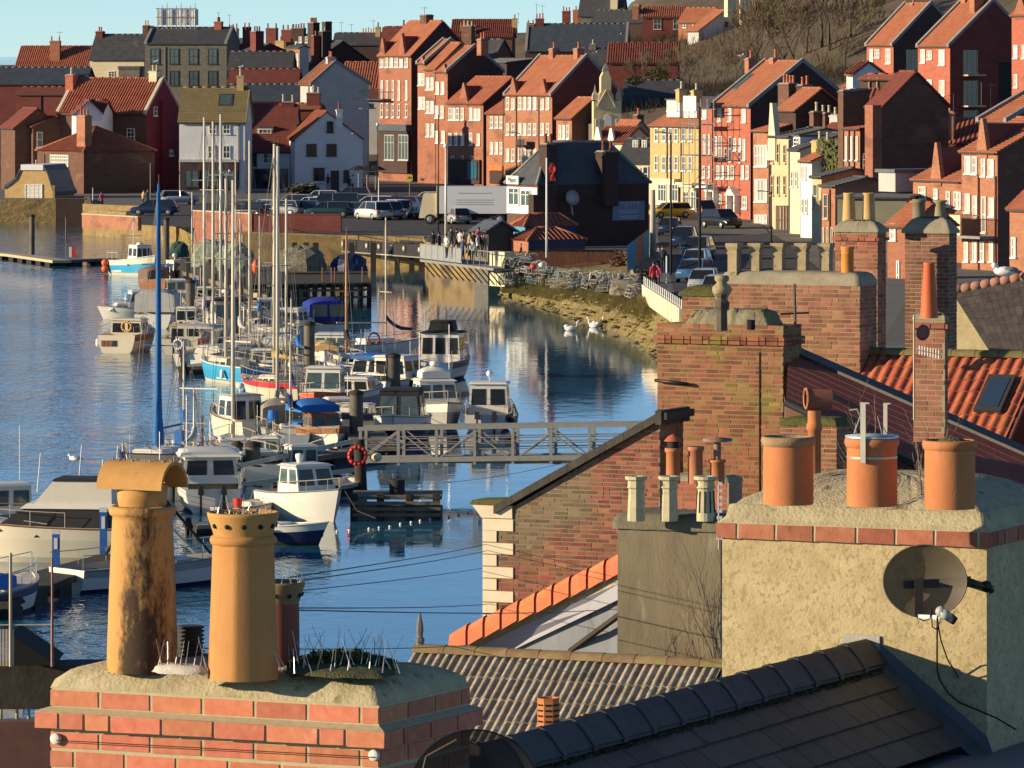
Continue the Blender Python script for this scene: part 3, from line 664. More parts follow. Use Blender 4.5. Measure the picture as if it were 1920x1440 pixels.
# mossy roofed white house
h = House('white house with a mossy brown roof, roof light and dark shopfront', 459, 336, None, 17.3, 360, 229, 166, 3, W_WHT, R_MOS, D=8, cope=None, verge=COPE)
h.wf([(392,406,234,251),(418,432,234,251),(390,404,272,297),(418,432,272,297)], 'sash'); h.chim([(451,141,.75,1.0,1,.5,W_STO,POTC)])
x0, x1 = h.fx(338), h.fx(447); b = MB(); b.box(x0, x1, -.4, -.005, h.z(357), h.z(304)); b.k = 1; b.box(x0-.1, x1+.1, -.55, 0, h.z(304)+.003, h.z(299)); b.build('shopfront', [W_BLK, W_GRW], h.o); h.wf([(345,372,318,350),(380,408,318,350),(416,440,318,350)], 'cas', fm=FRD, gm=GLT, y=-.41)
b = MB(); y = h.D*.30; xa, xb = h.fx(410,y), h.fx(437,y); sl = (h.r-h.e)/(h.D/2)
P4 = [(xa,y-.7),(xb,y-.7),(xb,y+.7),(xa,y+.7)]; b.hexa([(x,yy,h.e+yy*sl+.1) for x,yy in P4], [(x,yy,h.e+yy*sl+.26) for x,yy in P4]); b.k = 1; P5 = [(xa+.15,y-.55),(xb-.15,y-.55),(xb-.15,y+.55),(xa+.15,y+.55)]; b.hexa([(x,yy,h.e+yy*sl+.2) for x,yy in P5], [(x,yy,h.e+yy*sl+.28) for x,yy in P5]); b.build('roof_light', [FRD, GLT], h.o)
h.pipes([448], 232, 350)
h = House('long slate roofed terrace seen between the mossy roof and the grey gable', 600, 424, None, 15, 330, 190, 160, 4, W_DKR, R_SLB, D=8)
h = House('house with a big dull red roof, small dormer and white ground floor', 547, 460, None, 17, 362, 284, 198, 4, W_WHT, R_DRD, D=11)
h.dormer(482,512,239,259,.18, W_GRW, 'grid', gm=GLT); h.wf([(494,512,288,306)], 'grid'); h.wf([(468,482,287,311),(466,540,317,352)], 'cas', fm=FRD, gm=GLS); h.chim([(540,190,1.4,.9,2,.5,W_DKR,POTC)]); h.pipes([545], 284, 355)
h = House('narrow house with an orange tiled corner and tall red chimney beside the white cottage', 596, 548, None, 16.4, 362, 205, 196, 5, W_DKR, R_ORG, D=6); h.chim([(588,173,1.5,1.0,3,.3,W_DKR,POTC)])
h = House('white waterside cottage with dark framed windows and black door', 553, None, 680, 17.1, 359, 262, 211, 80, W_WHT, R_RED, 'pan', L=8.5, over=.12, asym=.47)
h.wg([(613,624,228,248)], 'cas', fm=FRD); h.wg([(575,593,270,292),(612,631,270,292)], 'cas', fm=FRD); h.wg([(588,608,314,340),(644,654,319,341)], 'cas', fm=FRD); h.wg([(620,635,319,359)], 'door', fm=FRD)
h.chim([(636,204,.62,.62,1,.60,W_WHT,POTD)]); b = MB(); y = h.gy(584); b.box(.06,.45,h.gy(588)-.1,h.gy(608)+.1,h.z(343),h.z(340)); b.build('bay_sill', WHTP, h.o)
h = House('big grey rendered gable house behind the white cottage', 585, None, 692, 15.2, 330, 158, 118, 76, W_GRW, R_ORG, 'pan', L=7, cope=COPG, asym=.42); h.chim([(620,106,1.2,1.0,2,.42,W_GRW,POTR)])
h = House('dull red pantiled house in shade left of the brick terrace', 712, 640, None, 14, 330, 172, 118, 8, W_GRW, R_RED, 'pan', D=8)
h = House('grey rendered lower house with a small window row beside the terrace', 712, 655, None, 14.6, 345, 187, 170, 6, W_GRW, R_DRD, D=5); h.wf([(673,697,193,201)], 'cas', fm=FRD)
# skyline behind
h = House('cream chimney house on the skyline right of the stone mansion', 465, 428, None, 11.6, 200, 105, 72, 20, W_CRM, R_SLT, D=5, ridge=False); h.chim([(437,53,1.6,1.2,3,.0,W_CRM,POTR),(463,50,1.1,1.1,2,.3,W_DKR,POTR)])
h = House('dark gable house on the skyline with thin metal flues', 472, None, 545, 12.1, 215, 100, 84, 62, W_DKR, R_SLT, L=5); h.chim([(482,58,2.0,1.4,3,.15,W_DKR,POTD,4)])
h = House('dark slate roof with dull red roof in front, below the cream chimneys', 545, 428, None, 13.2, 230, 132, 98, 5, W_DKR, R_SLT, D=6);
h = House('low dull red tiled roof under the dark slate roof near the skyline', 556, 428, None, 14, 270, 158, 131, 5, W_DKR, R_DRD, D=6)
h = House('tall narrow red brick house with white quoins and tall lit windows', 561, 537, 578, 12.6, 230, 90, 86, 45, W_ORG, R_SLT, gwall=W_GRW, D=None, ridge=False)
h.row([542,548,553,558], 102, 123, 4.2, gm=GLB); h.row([545,552,558], 138, 158, 4.2, gm=GLB)
h = House('white skyline house with a dark hipped roof behind the brick tower house', 590, 556, None, 11.5, 200, 86, 66, 20, W_WHT, R_SLT, D=5); h.row([563,575], 68, 80, 5, gm=GLB); h.chim([(560,52,2.2,1.1,5,.5,W_BLK,POTD),(510,52,1.8,1,2,.5,W_DKR,POTD,6),(540,55,2.0,1,3,.5,W_DKR,POTD,6),(526,76,1.5,1,1,.2,W_STO,POTC,6)])
h = House('dark gable house with two huge chimney stacks on the skyline', 585, None, 700, 12, 220, 120, 78, 66, W_BLK, R_SLT, L=6); h.chim([(609,58,1.7,1.4,1,.18,W_BLK,POTC,3),(592,66,1.1,1.1,1,.05,W_DKR,POTR,3),(588,42,2.4,1.1,5,.3,W_BLK,POTD,3),(613,40,1.5,1.1,0,.4,W_BLK,POTD,3)])
h = House('low dark slate roof on the skyline with a row of cream pots', 712, 625, None, 11.2, 190, 84, 63, 6, W_BLK, R_SLT, D=6); h.chim([(693,60,2.6,.9,6,.5,W_BRN,POTC),(709,50,.8,1.2,1,.4,W_STO,POTD)])
h = House('flat brick house with a dark red wall behind the first terrace gable', 770, 712, None, 13.5, 300, 95, 52, 10, W_DKR, R_DRD, D=6); h.chim([(757,48,1.0,.9,1,.5,W_DKR,POTD)])

# ---- brick terrace running up the street ----
T = 'brick houses of the street terrace'
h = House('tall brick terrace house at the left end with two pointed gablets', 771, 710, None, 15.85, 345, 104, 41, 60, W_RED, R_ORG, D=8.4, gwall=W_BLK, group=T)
for a, c, t in ((713,723,72),(748,760,62)): h.gablet(a, c, t)
h.row([717,726,735,744,753,763], 107, 126, 6, gm=GLB); h.row([717,727,738,749,763], 151, 187, 3.6, gm=GLB); h.row([717,727,738,749,763], 194, 220, 3.6); h.chim([(800,27,1.5,1.0,0,.5,W_BRN)])
x0, x1 = h.fx(716), h.fx(770); b = MB(); b.box(x0, x1, -.5, -.005, h.z(325), h.z(246)); b.k = 1; b.box(x0-.1, x1+.1, -.7, 0, h.z(246)+.003, h.z(234)); b.build('shopfront', [W_BLK, R_SLB], h.o); h.wf([(722,740,252,300),(748,766,252,300)], 'cas', fm=W_GRW, gm=GLT, y=-.51)
b = MB(); x = h.fx(712); b.box(x-1.2, x+3, -1.3, -.02, h.z(188), h.z(186));
for i in range(8): b.tube((x-1.2+i*.6,-1.3,h.z(187)), (x-1.2+i*.6,-1.3,h.z(168)), .03, n=4)
b.tube((x-1.2,-1.3,h.z(168)), (x+3,-1.3,h.z(168)), .04, n=4); b.build('balcony', FRD, h.o)
for (xl, xc, ev, ap, D_, lb, rows) in [
 (783,798,118,76,6.8,'narrow brick terrace house with a dark coping, second in the row', [([788,794],138,160),([789,795],182,204)]),
 (798,816,130,82,6.8,'brick terrace house between two orange tiled roofs, third in the row', [([803,811],146,168),([803,811],190,212),([803,812],232,256)]),
 (816,839,134,88,7.4,'brick terrace house with a tall pointed gablet, fourth in the row', [([821,831],153,176),([820,830],198,221),([821,832],246,268)])]:
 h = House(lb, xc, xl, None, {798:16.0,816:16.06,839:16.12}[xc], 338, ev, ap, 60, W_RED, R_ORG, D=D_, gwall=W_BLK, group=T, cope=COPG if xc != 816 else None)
 for pxs, t, bt in rows: h.row(pxs, t, bt, 6.5, gm=GLB)
 if xc != 816: h.gablet(xc-10, xc-2, ev-14 if xc == 839 else ev-12)
h.chim([(905,72,1.0,1.0,2,.5,W_ORG,POTR)])
h = House('lower brick terrace house with one gablet and lit sash windows', 906, 839, None, 16.35, 338, 194, 146, 60, W_RED, R_RED, D=7.6, gwall=W_BLK, group=T)
h.gablet(862,878,155); h.row([845,852,859,868,884,892,899], 203, 225, 5.5, gm=GLB); h.row([845,856,868,884,898], 250, 272, 5.5, gm=GLB); h.row([850,868,886], 292, 318, 5, gm=GLS)
x0, x1 = h.fx(845), h.fx(903); b = MB(); b.box(x0, x1, -.3, -.005, h.z(345), h.z(300)); b.build('shopfront', W_BLK, h.o); h.wf([(876,895,303,335)], 'cas', fm=NAVY, gm=mat('glass_teal', (.02,.12,.18), None, rough=.1), y=-.31)
h = House('small two storey brick house with an orange shop sign', 947, 912, None, 16.5, 352, 213, 178, 60, W_ORG, R_RED, D=7, group=T)
h.row([923,932,941], 218, 240, 5.5, gm=GLB); h.row([923,932,941], 267, 288, 5.5, gm=GLB)
x0, x1 = h.fx(920), h.fx(944); b = MB(); b.box(x0, x1, -.25, -.005, h.z(320), h.z(311)); sgn = b.build('shop_sign', mat('sign_orange', (.75,.17,.03), None, rough=.5), h.o); b = MB(); b.box(x0, x1, -.15, -.005, h.z(345), h.z(321)); b.build('shopfront', W_BLK, h.o)
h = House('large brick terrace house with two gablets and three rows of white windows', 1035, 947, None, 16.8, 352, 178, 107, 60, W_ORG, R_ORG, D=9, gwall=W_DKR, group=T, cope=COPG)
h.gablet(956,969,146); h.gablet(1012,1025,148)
for t, bt in ((182,205),(232,253),(278,302)): h.row([953,963,976,985,994,1004,1018,1028], t, bt, 6, gm=GLB)
h.pipes([944,969,1011], 184, 335); h.chim([(1039,90,.9,.9,1,.5,W_ORG,POTR),(1085,90,.9,.9,1,.5,W_ORG,POTR)])
x0, x1 = h.fx(984), h.fx(1000); b = MB(); b.box(x0, x1, -1.2, -.02, h.z(277), h.z(273)); b.box(x0, x1, -1.2, -1.15, h.z(277), h.z(262)); b.build('balcony', FRD, h.o)
h = House('narrow brick house between the large terrace house and the stone church front', 1072, 1043, None, 17, 352, 222, 185, 60, W_ORG, R_ORG, D=5.6, gwall=W_BRN, group=T); h.row([1051,1058,1066], 235, 260, 5.5, gm=GLB)
# ornate yellow stone front
f, loc, rz = plane(1113, 17.1, -8)
ch = thing('stone_hall', 'ornate yellow stone gabled front with pinnacles and an arched window', 'building', loc, rz)
pr = [(1113,330),(1113,190),(1121,190),(1121,198),(1124,176),(1127,172),(1127,145),(1131,136),(1141,134),(1146,146),(1146,172),(1150,178),(1152,190),(1165,188),(1165,330)]
b = MB(); b.prism([f(*p) for p in pr], (0,1.2,0)); b.build('wall', W_YEL if False else wallm('wall_church_stone', (.60,.48,.24),(.72,.60,.34), .9), ch)
b = MB(); b.box(f(1114,0).x, f(1164,0).x, 1.21, 9, f(0,330).z, f(0,235).z); b.k = 1; b.prism([f(1112,236,1.2),f(1166,236,1.2),f(1139,196,1.2)], (0,10,0)); b.build('hall', [W_GST, R_SLT], ch)
a, c = f(1133,256), f(1147,214); w2 = (c.x-a.x)/2; b = MB(); b.prism([(a.x,-.06,a.z),(c.x,-.06,a.z),(c.x,-.06,c.z-w2),(a.x+w2*1.6,-.06,c.z-w2*.3),(a.x+w2,-.06,c.z),(a.x+w2*.4,-.06,c.z-w2*.3),(a.x,-.06,c.z-w2)], (0,.055,0)); b.build('window', FRW, ch)
for px in (1117,1161):
 q = f(px,188); b = MB(); b.lathe([(.45,0),(.4,.6),(.15,1.0),(.02,1.7)], 4, q+Vector((0,.6,0)), False); b.build('pinnacle', COPE, ch)
for px, t, bt in ((1120,222,262),(1158,222,262)): a = f(px,bt); put_window(ch, (a.x,-.004,a.z), 0, .4, f(px,t).z-a.z, 'cas')
b = MB(); q = f(1137,172); b.path([q+Vector((-1.0,-.1,-1.6)), q+Vector((0,-.1,.2)), q+Vector((1.0,-.1,-1.6))], .12); q = f(1140,200); b.box(f(1115,0).x,f(1163,0).x,-.15,-.003,f(0,262).z,f(0,259).z); b.box(f(1115,0).x,f(1163,0).x,-.15,-.003,f(0,205).z,f(0,202).z); b.build('moulding', COPE, ch)
q = f(1137,134); b = MB(); b.lathe([(.5,-.2),(.45,.3),(.03,.9)], 4, q+Vector((0,.6,0)), False); b.build('finial', COPG, ch)
h = House('wide slate roofed house behind the ornate stone front', 1278, 1168, None, 14.4, 270, 215, 152, 4, W_BLK, R_SLT, D=11)
h = House('small house with striped red tiles and two white gablets', 1170, 1112, None, 17.6, 330, 268, 240, 40, W_CRM, R_RED, 'pan', D=5); h.gablet(1114,1128,238, W_WHT); h.gablet(1140,1152,240, W_WHT)
h = House('house with an orange tiled roof and grey slate slope beside the stone terrace', 1170, None, 1232, 17.4, 345, 266, 228, 66, W_CRM, R_ORG, L=5, gwall=W_GRW, verge=COPE); h.chim([(1197,214,1.1,.8,1,.6,W_BRN,POTR)])
h = House('white rendered house with a grey slate roof and two small dormers', 1222, 1156, None, 18.6, 372, 305, 262, 22, W_CRM, R_SLT, D=6.5)
h.dormer(1186,1197,262,284,.3, W_WHT); h.dormer(1203,1214,262,284,.3, W_WHT); h.wf([(1194,1201,314,326),(1205,1216,312,340)], 'sash')
# ---- skyline centre ----
h = House('long dull red pantiled roof on the skyline behind the terrace', 960, 846, None, 11, 170, 70, 38, 4, W_BRN, R_DRD, 'pan', D=8); h.chim([(870,50,1.3,1.0,2,.2,W_ORG,POTR),(885,55,1.4,1,3,.1,W_BRN,POTC),(965,34,.9,.9,1,.3,W_STO,POTR)])
h = House('dark slate roofed long house right of the skyline pantiles', 1175, 985, None, 11.8, 180, 95, 46, 5, W_BLK, R_SLB, D=8, cope=COPG); h.chim([(995,45,1.1,1.1,2,.5,W_ORG,POTR),(1012,34,1.3,1.0,3,.5,W_DKR,POTR),(1165,70,1.0,1.0,1,.3,W_STO,POTC)])
h = House('brown brick house with a stepped chimney group behind the terrace', 920, 870, None, 13.4, 300, 118, 75, 30, W_BRN, R_SLT, D=7); h.chim([(878,48,1.6,1.1,3,.3,W_BRN,POTC),(900,70,1.0,1.0,1,.5,W_STO,POTR),(960,122,1.0,.9,2,.8,W_PINK,POTR,4)])
h = House('black brick wall house with a flat roof above the lower terrace', 950, 885, None, 14.6, 300, 118, 112, 60, W_BLK, R_SLT, D=8)
h = House('grey slate roofed house under the trees with tall white pipes', 1180, 1085, None, 13, 220, 125, 92, 8, W_BLK, R_SLT, D=7); h.chim([(1112,82,.9,.9,1,.5,W_GST,POTC)])
h = House('dull red roofed house below the white house on the hill', 1270, 1140, None, 13.2, 200, 118, 82, 5, W_DKR, R_DRD, 'pan', D=6)
h = House('stone fronted dark house on the hilltop at the top edge', 1165, 1085, None, 10.4, 110, 30, -10, 10, W_GST, R_SLT, D=7); h.chim([(1062,20,1.4,1,3,.4,W_DKR,POTR,4),(1080,18,1.0,1,1,.2,W_PINK,POTR,3),(1152,-4,1.3,1.2,0,.2,W_CRM)])
h = House('grey mossy roofed house with a steep gable near the hilltop', 1205, 1110, None, 11, 130, 42, 20, 20, W_BLK, R_SLT, D=6); h.chim([(1170,26,.9,.9,1,.5,W_ORG,POTR),(1195,8,1.0,1.2,0,.4,W_ORG)])
h = House('red roofed hilltop house with white sash windows', 1285, 1205, None, 11.4, 130, 33, 14, 5, W_DKR, R_RED, 'pan', D=6); h.wf([(1225,1240,35,55),(1262,1276,35,55)], 'sash', fm=COPE); h.chim([(1192,12,1.0,1.8,0,.2,W_ORG)])
h = House('orange tiled cottage beside the white gabled house on the hill', 1330, 1272, None, 11.8, 120, 42, 16, 30, W_ORG, R_ORG, D=5.5); h.wf([(1281,1287,42,52),(1299,1306,41,53)], 'sash')
h = House('white gabled house on the hill with two tall lit chimney faces', 1310, None, 1408, 12, 110, 58, 20, 72, W_GRW, R_ORG, L=5, verge=COPE); h.chim([(1369,-6,1.6,1.4,0,.5,W_CRM),(1397,-8,1.5,1.4,0,.8,W_CRM)]); h.wg([(1359,1365,40,50)], 'cas', fm=FRD)
h = House('dark brick house on the hilltop at the top centre edge', 1440, 1395, None, 11.6, 60, 8, -16, 8, W_DKR, R_SLT, D=6)
# ================= right-hand street terrace, hillside houses, harbour office =================
h = House('yellow stone street house with an orange roof and two white dormers', 1311, 1219, None, 19.6, 388, 238, 199, 66, W_STO, R_ORG, D=7.5, gwall=W_BRN)
h.dormer(1250,1274,188,210,.12, W_WHT, 'cas', gm=GLB); h.dormer(1282,1306,180,211,.12, W_WHT, 'cas', gm=GLT)
for t, bt in ((240,265),(292,320)): h.row([1232,1246,1259,1269,1283,1295], t, bt, 6.5, gm=GLT)
x0, x1 = h.fx(1230), h.fx(1276); b = MB(); b.box(x0, x1, -.7, -.005, 0, h.z(337)); bb = b.build('bay_front', W_CRM, h.o); h.wf([(1235,1250,345,378),(1256,1272,345,378)], 'cas', y=-.71, gm=GLT)
x0, x1 = h.fx(1279), h.fx(1309); b = MB(); b.box(x0, x1, -.5, -.005, 0, h.z(352)); b.k = 1; b.box(x0-.1, x1+.1, -.7, 0, h.z(352)+.003, h.z(343)); b.build('shopfront', [W_YEL, W_CRM], h.o); h.wf([(1283,1292,358,392),(1297,1306,358,392)], 'cas', y=-.51, gm=GLT)
h.pipes([1252,1278], 240, 385)
h = House('narrow red brick house behind the scaffolding', 1335, 1311, None, 19.9, 395, 200, 168, 66, W_PINK, R_SLT, D=7); h.row([1322,1330], 252, 290, 4.5, gm=GLB); h.row([1321,1330], 312, 333, 4.5, gm=GLB); h.wf([(1318,1326,204,222)], 'sash', gm=GLB); h.chim([(1306,168,.7,.9,1,.4,W_STO,POTC),(1278,166,.8,.9,1,.4,W_STO,POTC)])
b = MB(); x0 = h.fx(1312); b.prism([(x0,-.6,h.z(352,x0)),(h.fx(1345),-.6,h.z(352,0)),((x0+h.fx(1345))/2,-.6,h.z(340,-1))], (0,.59,0)); b.build('porch_gable', FRW, h.o)
h = House('tall painted red house with gabled white porches and a roof light', 1407, 1337, None, 20.6, 416, 199, 117, 68, W_PINK, R_ORG, D=10.5, gwall=W_BLK, cope=COPG)
h.wf([(1347,1354,203,227),(1366,1373,203,227),(1392,1400,205,229)], 'sash', gm=GLB)
h.wf([(1341,1346,256,290),(1349,1355,255,300),(1377,1382,260,282),(1387,1391,260,282),(1394,1399,260,300)], 'sash', gm=GLB); h.wf([(1360,1365,278,300),(1368,1373,256,303),(1386,1390,284,305)], 'sash', fm=W_GRW, gm=GLS)
h.wf([(x,x+5.5,310,335) for x in (1345,1353,1363,1372,1391,1400)], 'sash', gm=GLB); h.wf([(1348,1355,363,382),(1393,1402,369,391)], 'sash', gm=GLB)
for c_, y0, y1 in ((1380,349,400),(1341,342,392)):
 x0, x1 = h.fx(c_-8), h.fx(c_+8); zt, zb = h.z(y0,(x0+x1)/2), h.z(y1,(x0+x1)/2); zs = zb+(zt-zb)*.66
 b = MB(); b.box(x0,x0+.25,-.6,-.005,zb,zs); b.box(x1-.25,x1,-.6,-.005,zb,zs); b.prism([(x0-.15,-.7,zs),(x1+.15,-.7,zs),((x0+x1)/2,-.7,zt)], (0,.69,0)); b.build('porch', FRW, h.o)
 put_window(h.o, ((x0+x1)/2,-.004,zb), 0, abs(x1-x0)*.5, (zs-zb)*.95, 'door')
b = MB(); y = h.D*.25; xa, xb = h.fx(1388,y), h.fx(1396,y); sl = (h.r-h.e)/(h.D/2); P4 = [(xa,y-.9),(xb,y-.9),(xb,y+.9),(xa,y+.9)]; b.hexa([(x,yy,h.e+yy*sl+.1) for x,yy in P4], [(x,yy,h.e+yy*sl+.26) for x,yy in P4]); b.build('roof_light', GLT, h.o)
h.chim([(1408,108,.9,.9,1,.5,W_ORG,POTR),(1454,108,.9,.9,1,.5,W_ORG,POTR)])
h = House('narrow brick house with tall paired white windows beside the painted red house', 1441, 1412, None, 21.2, 446, 247, 230, 68, W_ORG, R_ORG, D=6, gwall=W_BLK)
for t, bt in ((272,312),(336,378),(402,428)): h.row([1419,1425,1431,1437], t, bt, 5, gm=GLB)
h = House('dark brick house with a sloping orange tiled roof and a block of red pots', 1492, 1458, None, 21.2, 440, 207, 168, 68, W_BLK, R_ORG, D=5); h.chim([(1479,155,2.3,1.1,4,.7,W_BRN,POTR,3),(1509,158,1.3,1.1,2,.8,W_BLK,POTR,3)])
h = House('pale yellow house with dark slit windows and a white parapet', 1480, 1444, None, 21.9, 458, 258, 243, 68, W_YEL, R_SLT, D=7, gwall=W_GRW)
for t, bt in ((270,306),(328,366)): h.row([1449,1460,1472], t, bt, 4.5, fm=W_YEL, gm=GLS)
h.row([1458,1464,1470,1476], 385, 440, 4, fm=W_BRN, gm=GLB); b = MB(); x0, x1 = h.fx(1441), h.fx(1456); b.prism([(x0,-.15,h.e-2),(x1,-.15,h.e-2),(x1,-.15,h.e+.2),((x0+x1)/2+.2,-.15,h.z(193,x0)),((x0+x1)/2-.2,-.15,h.z(193,x0))], (0,.5,0)); b.build('parapet_gable', W_CRM, h.o); h.pipes([1481,1446], 262, 440)
h = House('white rendered house with a dormer and a lamp on its wall', 1500, 1481, None, 22.4, 466, 282, 252, 68, W_CRM, R_SLT, D=8); h.dormer(1488,1500,256,276,.12, W_WHT, 'sash'); h.row([1486,1494], 320, 350, 3.5, gm=GLT)
h = House('white house with a small orange roof half in shadow', 1522, 1501, None, 22.9, 470, 303, 262, 68, W_WHT, R_ORG, D=8); h.row([1505,1511], 312, 336, 3.2, gm=GLB); h.row([1506,1513], 372, 400, 3.5, gm=GLT)
h = House('ochre fronted bay house with a tall dark window', 1540, 1522, None, 23.6, 490, 333, 318, 62, W_YEL, R_SLT, D=6, gwall=W_ORG); h.wf([(1526,1534,345,390)], 'sash', fm=W_YEL, gm=GLT)
h = House('orange brick bay house with flower baskets beside the tall buff chimney pots', 1566, 1541, None, 24.4, 500, 350, 335, 58, W_ORG, R_SLT, D=6); h.wf([(1545,1554,363,410)], 'sash', fm=COPE, gm=GLT); h.row([1545,1553,1561], 425, 470, 3, fm=COPE, gm=GLB); h.pipes([1557], 355, 480, W_BRN)
h = House('white gable ended house with a grey slate roof above the buff pots', 1610, 1560, None, 24, 470, 380, 345, 50, W_CRM, R_SLT, D=5)
# back of terrace: clustered stacks
h = House('dark brick house under the bare trees with three tall stacks of cream pots', 1610, 1525, None, 21.7, 380, 262, 205, 66, W_BLK, R_DRD, D=8); h.chim([(1531,208,.8,1.0,1,.2,W_BRN,POTC,3),(1549,210,1.5,1.0,2,.3,W_BRN,POTC,3),(1572,214,1.5,1.0,2,.3,W_GRW,POTC,3)])
h = House('stone house front overgrown with ivy between white and brick houses', 1590, 1527, None, 23, 420, 300, 285, 60, W_STO, R_SLT, D=6); h.row([1536,1548,1562], 308, 330, 5, fm=COPE); h.chim([(1537,262,1.0,1.0,1,.1,W_STO,POTC),(1552,264,1.0,1.0,1,.1,W_GST,POTC),(1580,270,1.0,1.0,1,.1,W_GST,POTC)])
iv = MB(); rr = random.Random(5)
for i in range(900):
 px = 1530+rr.random()*55; py = 262+rr.random()*75;
 if rr.random() < .5: continue
 y = -.25-rr.random()*.5; x = h.fx(px, y); z = h.z(py, x, y); a = rr.random()*6; r = .16+rr.random()*.12
 iv.add([(x+r*cos(a+k*2.1), y+rr.random()*.2, z+r*sin(a+k*2.1)) for k in range(3)], [(0,1,2)])
iv.build('ivy', mat('ivy_leaf', (.05,.06,.015), (.12,.12,.035), 3, .9), h.o, kind='stuff')
h = House('tall brick house with long white windows and brown drainpipes', 1612, 1583, None, 23.4, 400, 243, 236, 62, W_ORG, R_DRD, D=7, gwall=W_BRN)
for t, bt in ((255,300),(322,362)): h.row([1588,1598,1608], t, bt, 4, gm=GLB)
h.pipes([1593,1603], 245, 362, W_BRN); h.chim([(1590,168,.8,1.4,0,.3,W_BRN,None,3),(1602,166,.8,1.4,0,.5,W_BRN,None,3),(1612,165,.8,1.4,0,.7,W_BRN,None,3)])
h = House('small white tower like dormer house with a red striped roof below the trees', 1599, 1587, None, 20, 260, 140, 118, 40, W_WHT, R_RED, 'pan', D=5, L=None)
h = House('orange roofed house with an arched window below the bare trees', 1592, 1563, None, 19.6, 300, 172, 148, 60, W_ORG, R_ORG, D=6); h.wf([(1570,1578,182,204)], 'sash', gm=GLB)
h = House('brown brick gable wall house with a tall lit chimney breast', 1655, None, 1778, 23.6, 385, 200, 137, 64, W_BRN, R_DRD, L=2.5, gwall=W_BRN, cope=None)
b = MB(); x0, x1 = h.fx(1640), -.01; b.box(x0, x1, -.9, -.01, -2, h.z(197)); b.build('chimney_breast', W_RED, h.o); b = MB()
for px in (1625,1632): x = h.fx(px); b.tube((x,-.3,0),(x,-.3,h.z(290,x)), .05)
for i in range(10): x0, x1 = h.fx(1625), h.fx(1632); b.tube((x0,-.3,i*.45),(x1,-.3,i*.45), .04)
b.build('ladder', GREYP, h.o)
h = House('flat roofed brown brick block with a striped red roof edge', 1690, 1612, None, 21.5, 330, 150, 142, 20, W_BRN, R_RED, D=5); h.pipes([1630,1645], 145, 170, COPE)
h = House('red striped pantiled lean roof left of the brown gable', 1685, 1622, None, 22.4, 330, 196, 170, 12, W_DKR, R_RED, 'pan', D=6)
h = House('hill house with a red facade, white windows and a dark gable, left of the pair', 1675, 1625, None, 17.2, 250, 84, 8, 60, W_PINK, R_ORG, D=10, gwall=W_BLK, cope=COPG); h.wf([(1631,1638,92,116),(1641,1645,92,108),(1646,1650,92,108),(1661,1671,92,119)], 'sash', gm=GLB); h.wg([(1698,1721,93,136)], 'cas', fm=COPE); h.chim([(1713,6,.8,.8,1,.5,W_ORG,POTR)])
h = House('hill house with french windows in its dark gable, right of the pair', 1781, 1721, None, 18, 330, 86, 3, 60, W_PINK, R_ORG, D=11, gwall=W_DKR, cope=COPG)
h.wf([(1727,1735,93,118),(1739,1743,94,111),(1744,1748,94,111),(1761,1772,93,122),(1739,1748,149,160),(1762,1772,150,179)], 'sash', gm=GLB); h.wg([(1805,1832,94,137),(1806,1832,151,198),(1806,1832,207,232)], 'cas', fm=COPE); h.chim([(1811,-6,.8,.8,1,.5,W_ORG,POTR),(1831,-5,.9,1.2,0,.4,W_ORG)])
for py in (141,199):
 b = MB(); b.box(.07, 1.3, h.gy(1802), h.gy(1836), h.z(py,0,3)-.08, h.z(py,0,3)+.08); b.build('balcony', COPE, h.o)
b = MB(); b.box(.06,.10,h.gy(1873),h.gy(1897),h.z(215,0,6),h.z(116,0,6)); b.build('recess_panel', BLKC, h.o)
h = House('red brick gabled house cut by the right edge at the top', 1962, 1897, None, 19, 330, 28, -40, 60, W_PINK, R_ORG, D=10); h.wf([(1901,1909,84,109),(1902,1909,140,164),(1917,1925,84,109)], 'sash', gm=GLB); h.gablet(1903,1925,-8)
h = House('striped red tiled roof house between the brown gable and the brick front', 1838, 1765, None, 23, 400, 272, 226, 14, W_DKR, R_RED, 'pan', D=6); h.chim([(1779,208,.9,.9,0,.1,W_ORG)])
h = House('orange roofed upper house with stone copings above the brick front', 1890, 1835, None, 24, 420, 228, 176, 60, W_DKR, R_ORG, D=9, cope=COPG)
h = House('large brick house with a pointed gablet, white windows and a long balcony', 1870, 1803, None, 27, 545, 286, 225, 60, W_ORG, R_ORG, D=9.5, gwall=W_BRN, name='brick_house')
h.gablet(1833,1852,222, W_ORG); h.wf([(1811,1821,293,325),(1824,1833,294,326),(1841,1849,293,330),(1854,1865,298,331),(1811,1820,363,398),(1856,1865,370,406)], 'sash', gm=GLB); h.wf([(1826,1833,366,410),(1842,1850,368,436)], 'sash', gm=GLB)
h.row([1813,1829,1843,1860], 452, 490, 8, gm=GLB); h.pipes([1836,1868], 330, 540, W_BRN)
x0, x1 = h.fx(1796), h.fx(1868); b = MB(); b.box(x0, x1, -1.4, -.02, h.z(448), h.z(443)); b.k = 1; b.box(x0, (x0+x1)/2, -1.42, -1.38, h.z(443), h.z(404)); b.k = 2
n = 24
for i in range(n+1): x = (x0+x1)/2+(x1-x0)/2*i/n; b.tube((x,-1.4,h.z(443)),(x,-1.4,h.z(406)), .02, n=3)
b.tube((x0,-1.4,h.z(404)),(x1,-1.4,h.z(404)), .04, n=4); b.build('balcony', [COPG, W_CRM, W_BRN], h.o)
h = House('brick house with an orange roof and sharp pointed gablet left of the balcony house', 1803, 1712, None, 26, 545, 340, 300, 60, W_ORG, R_ORG, D=7, name='brick_house')
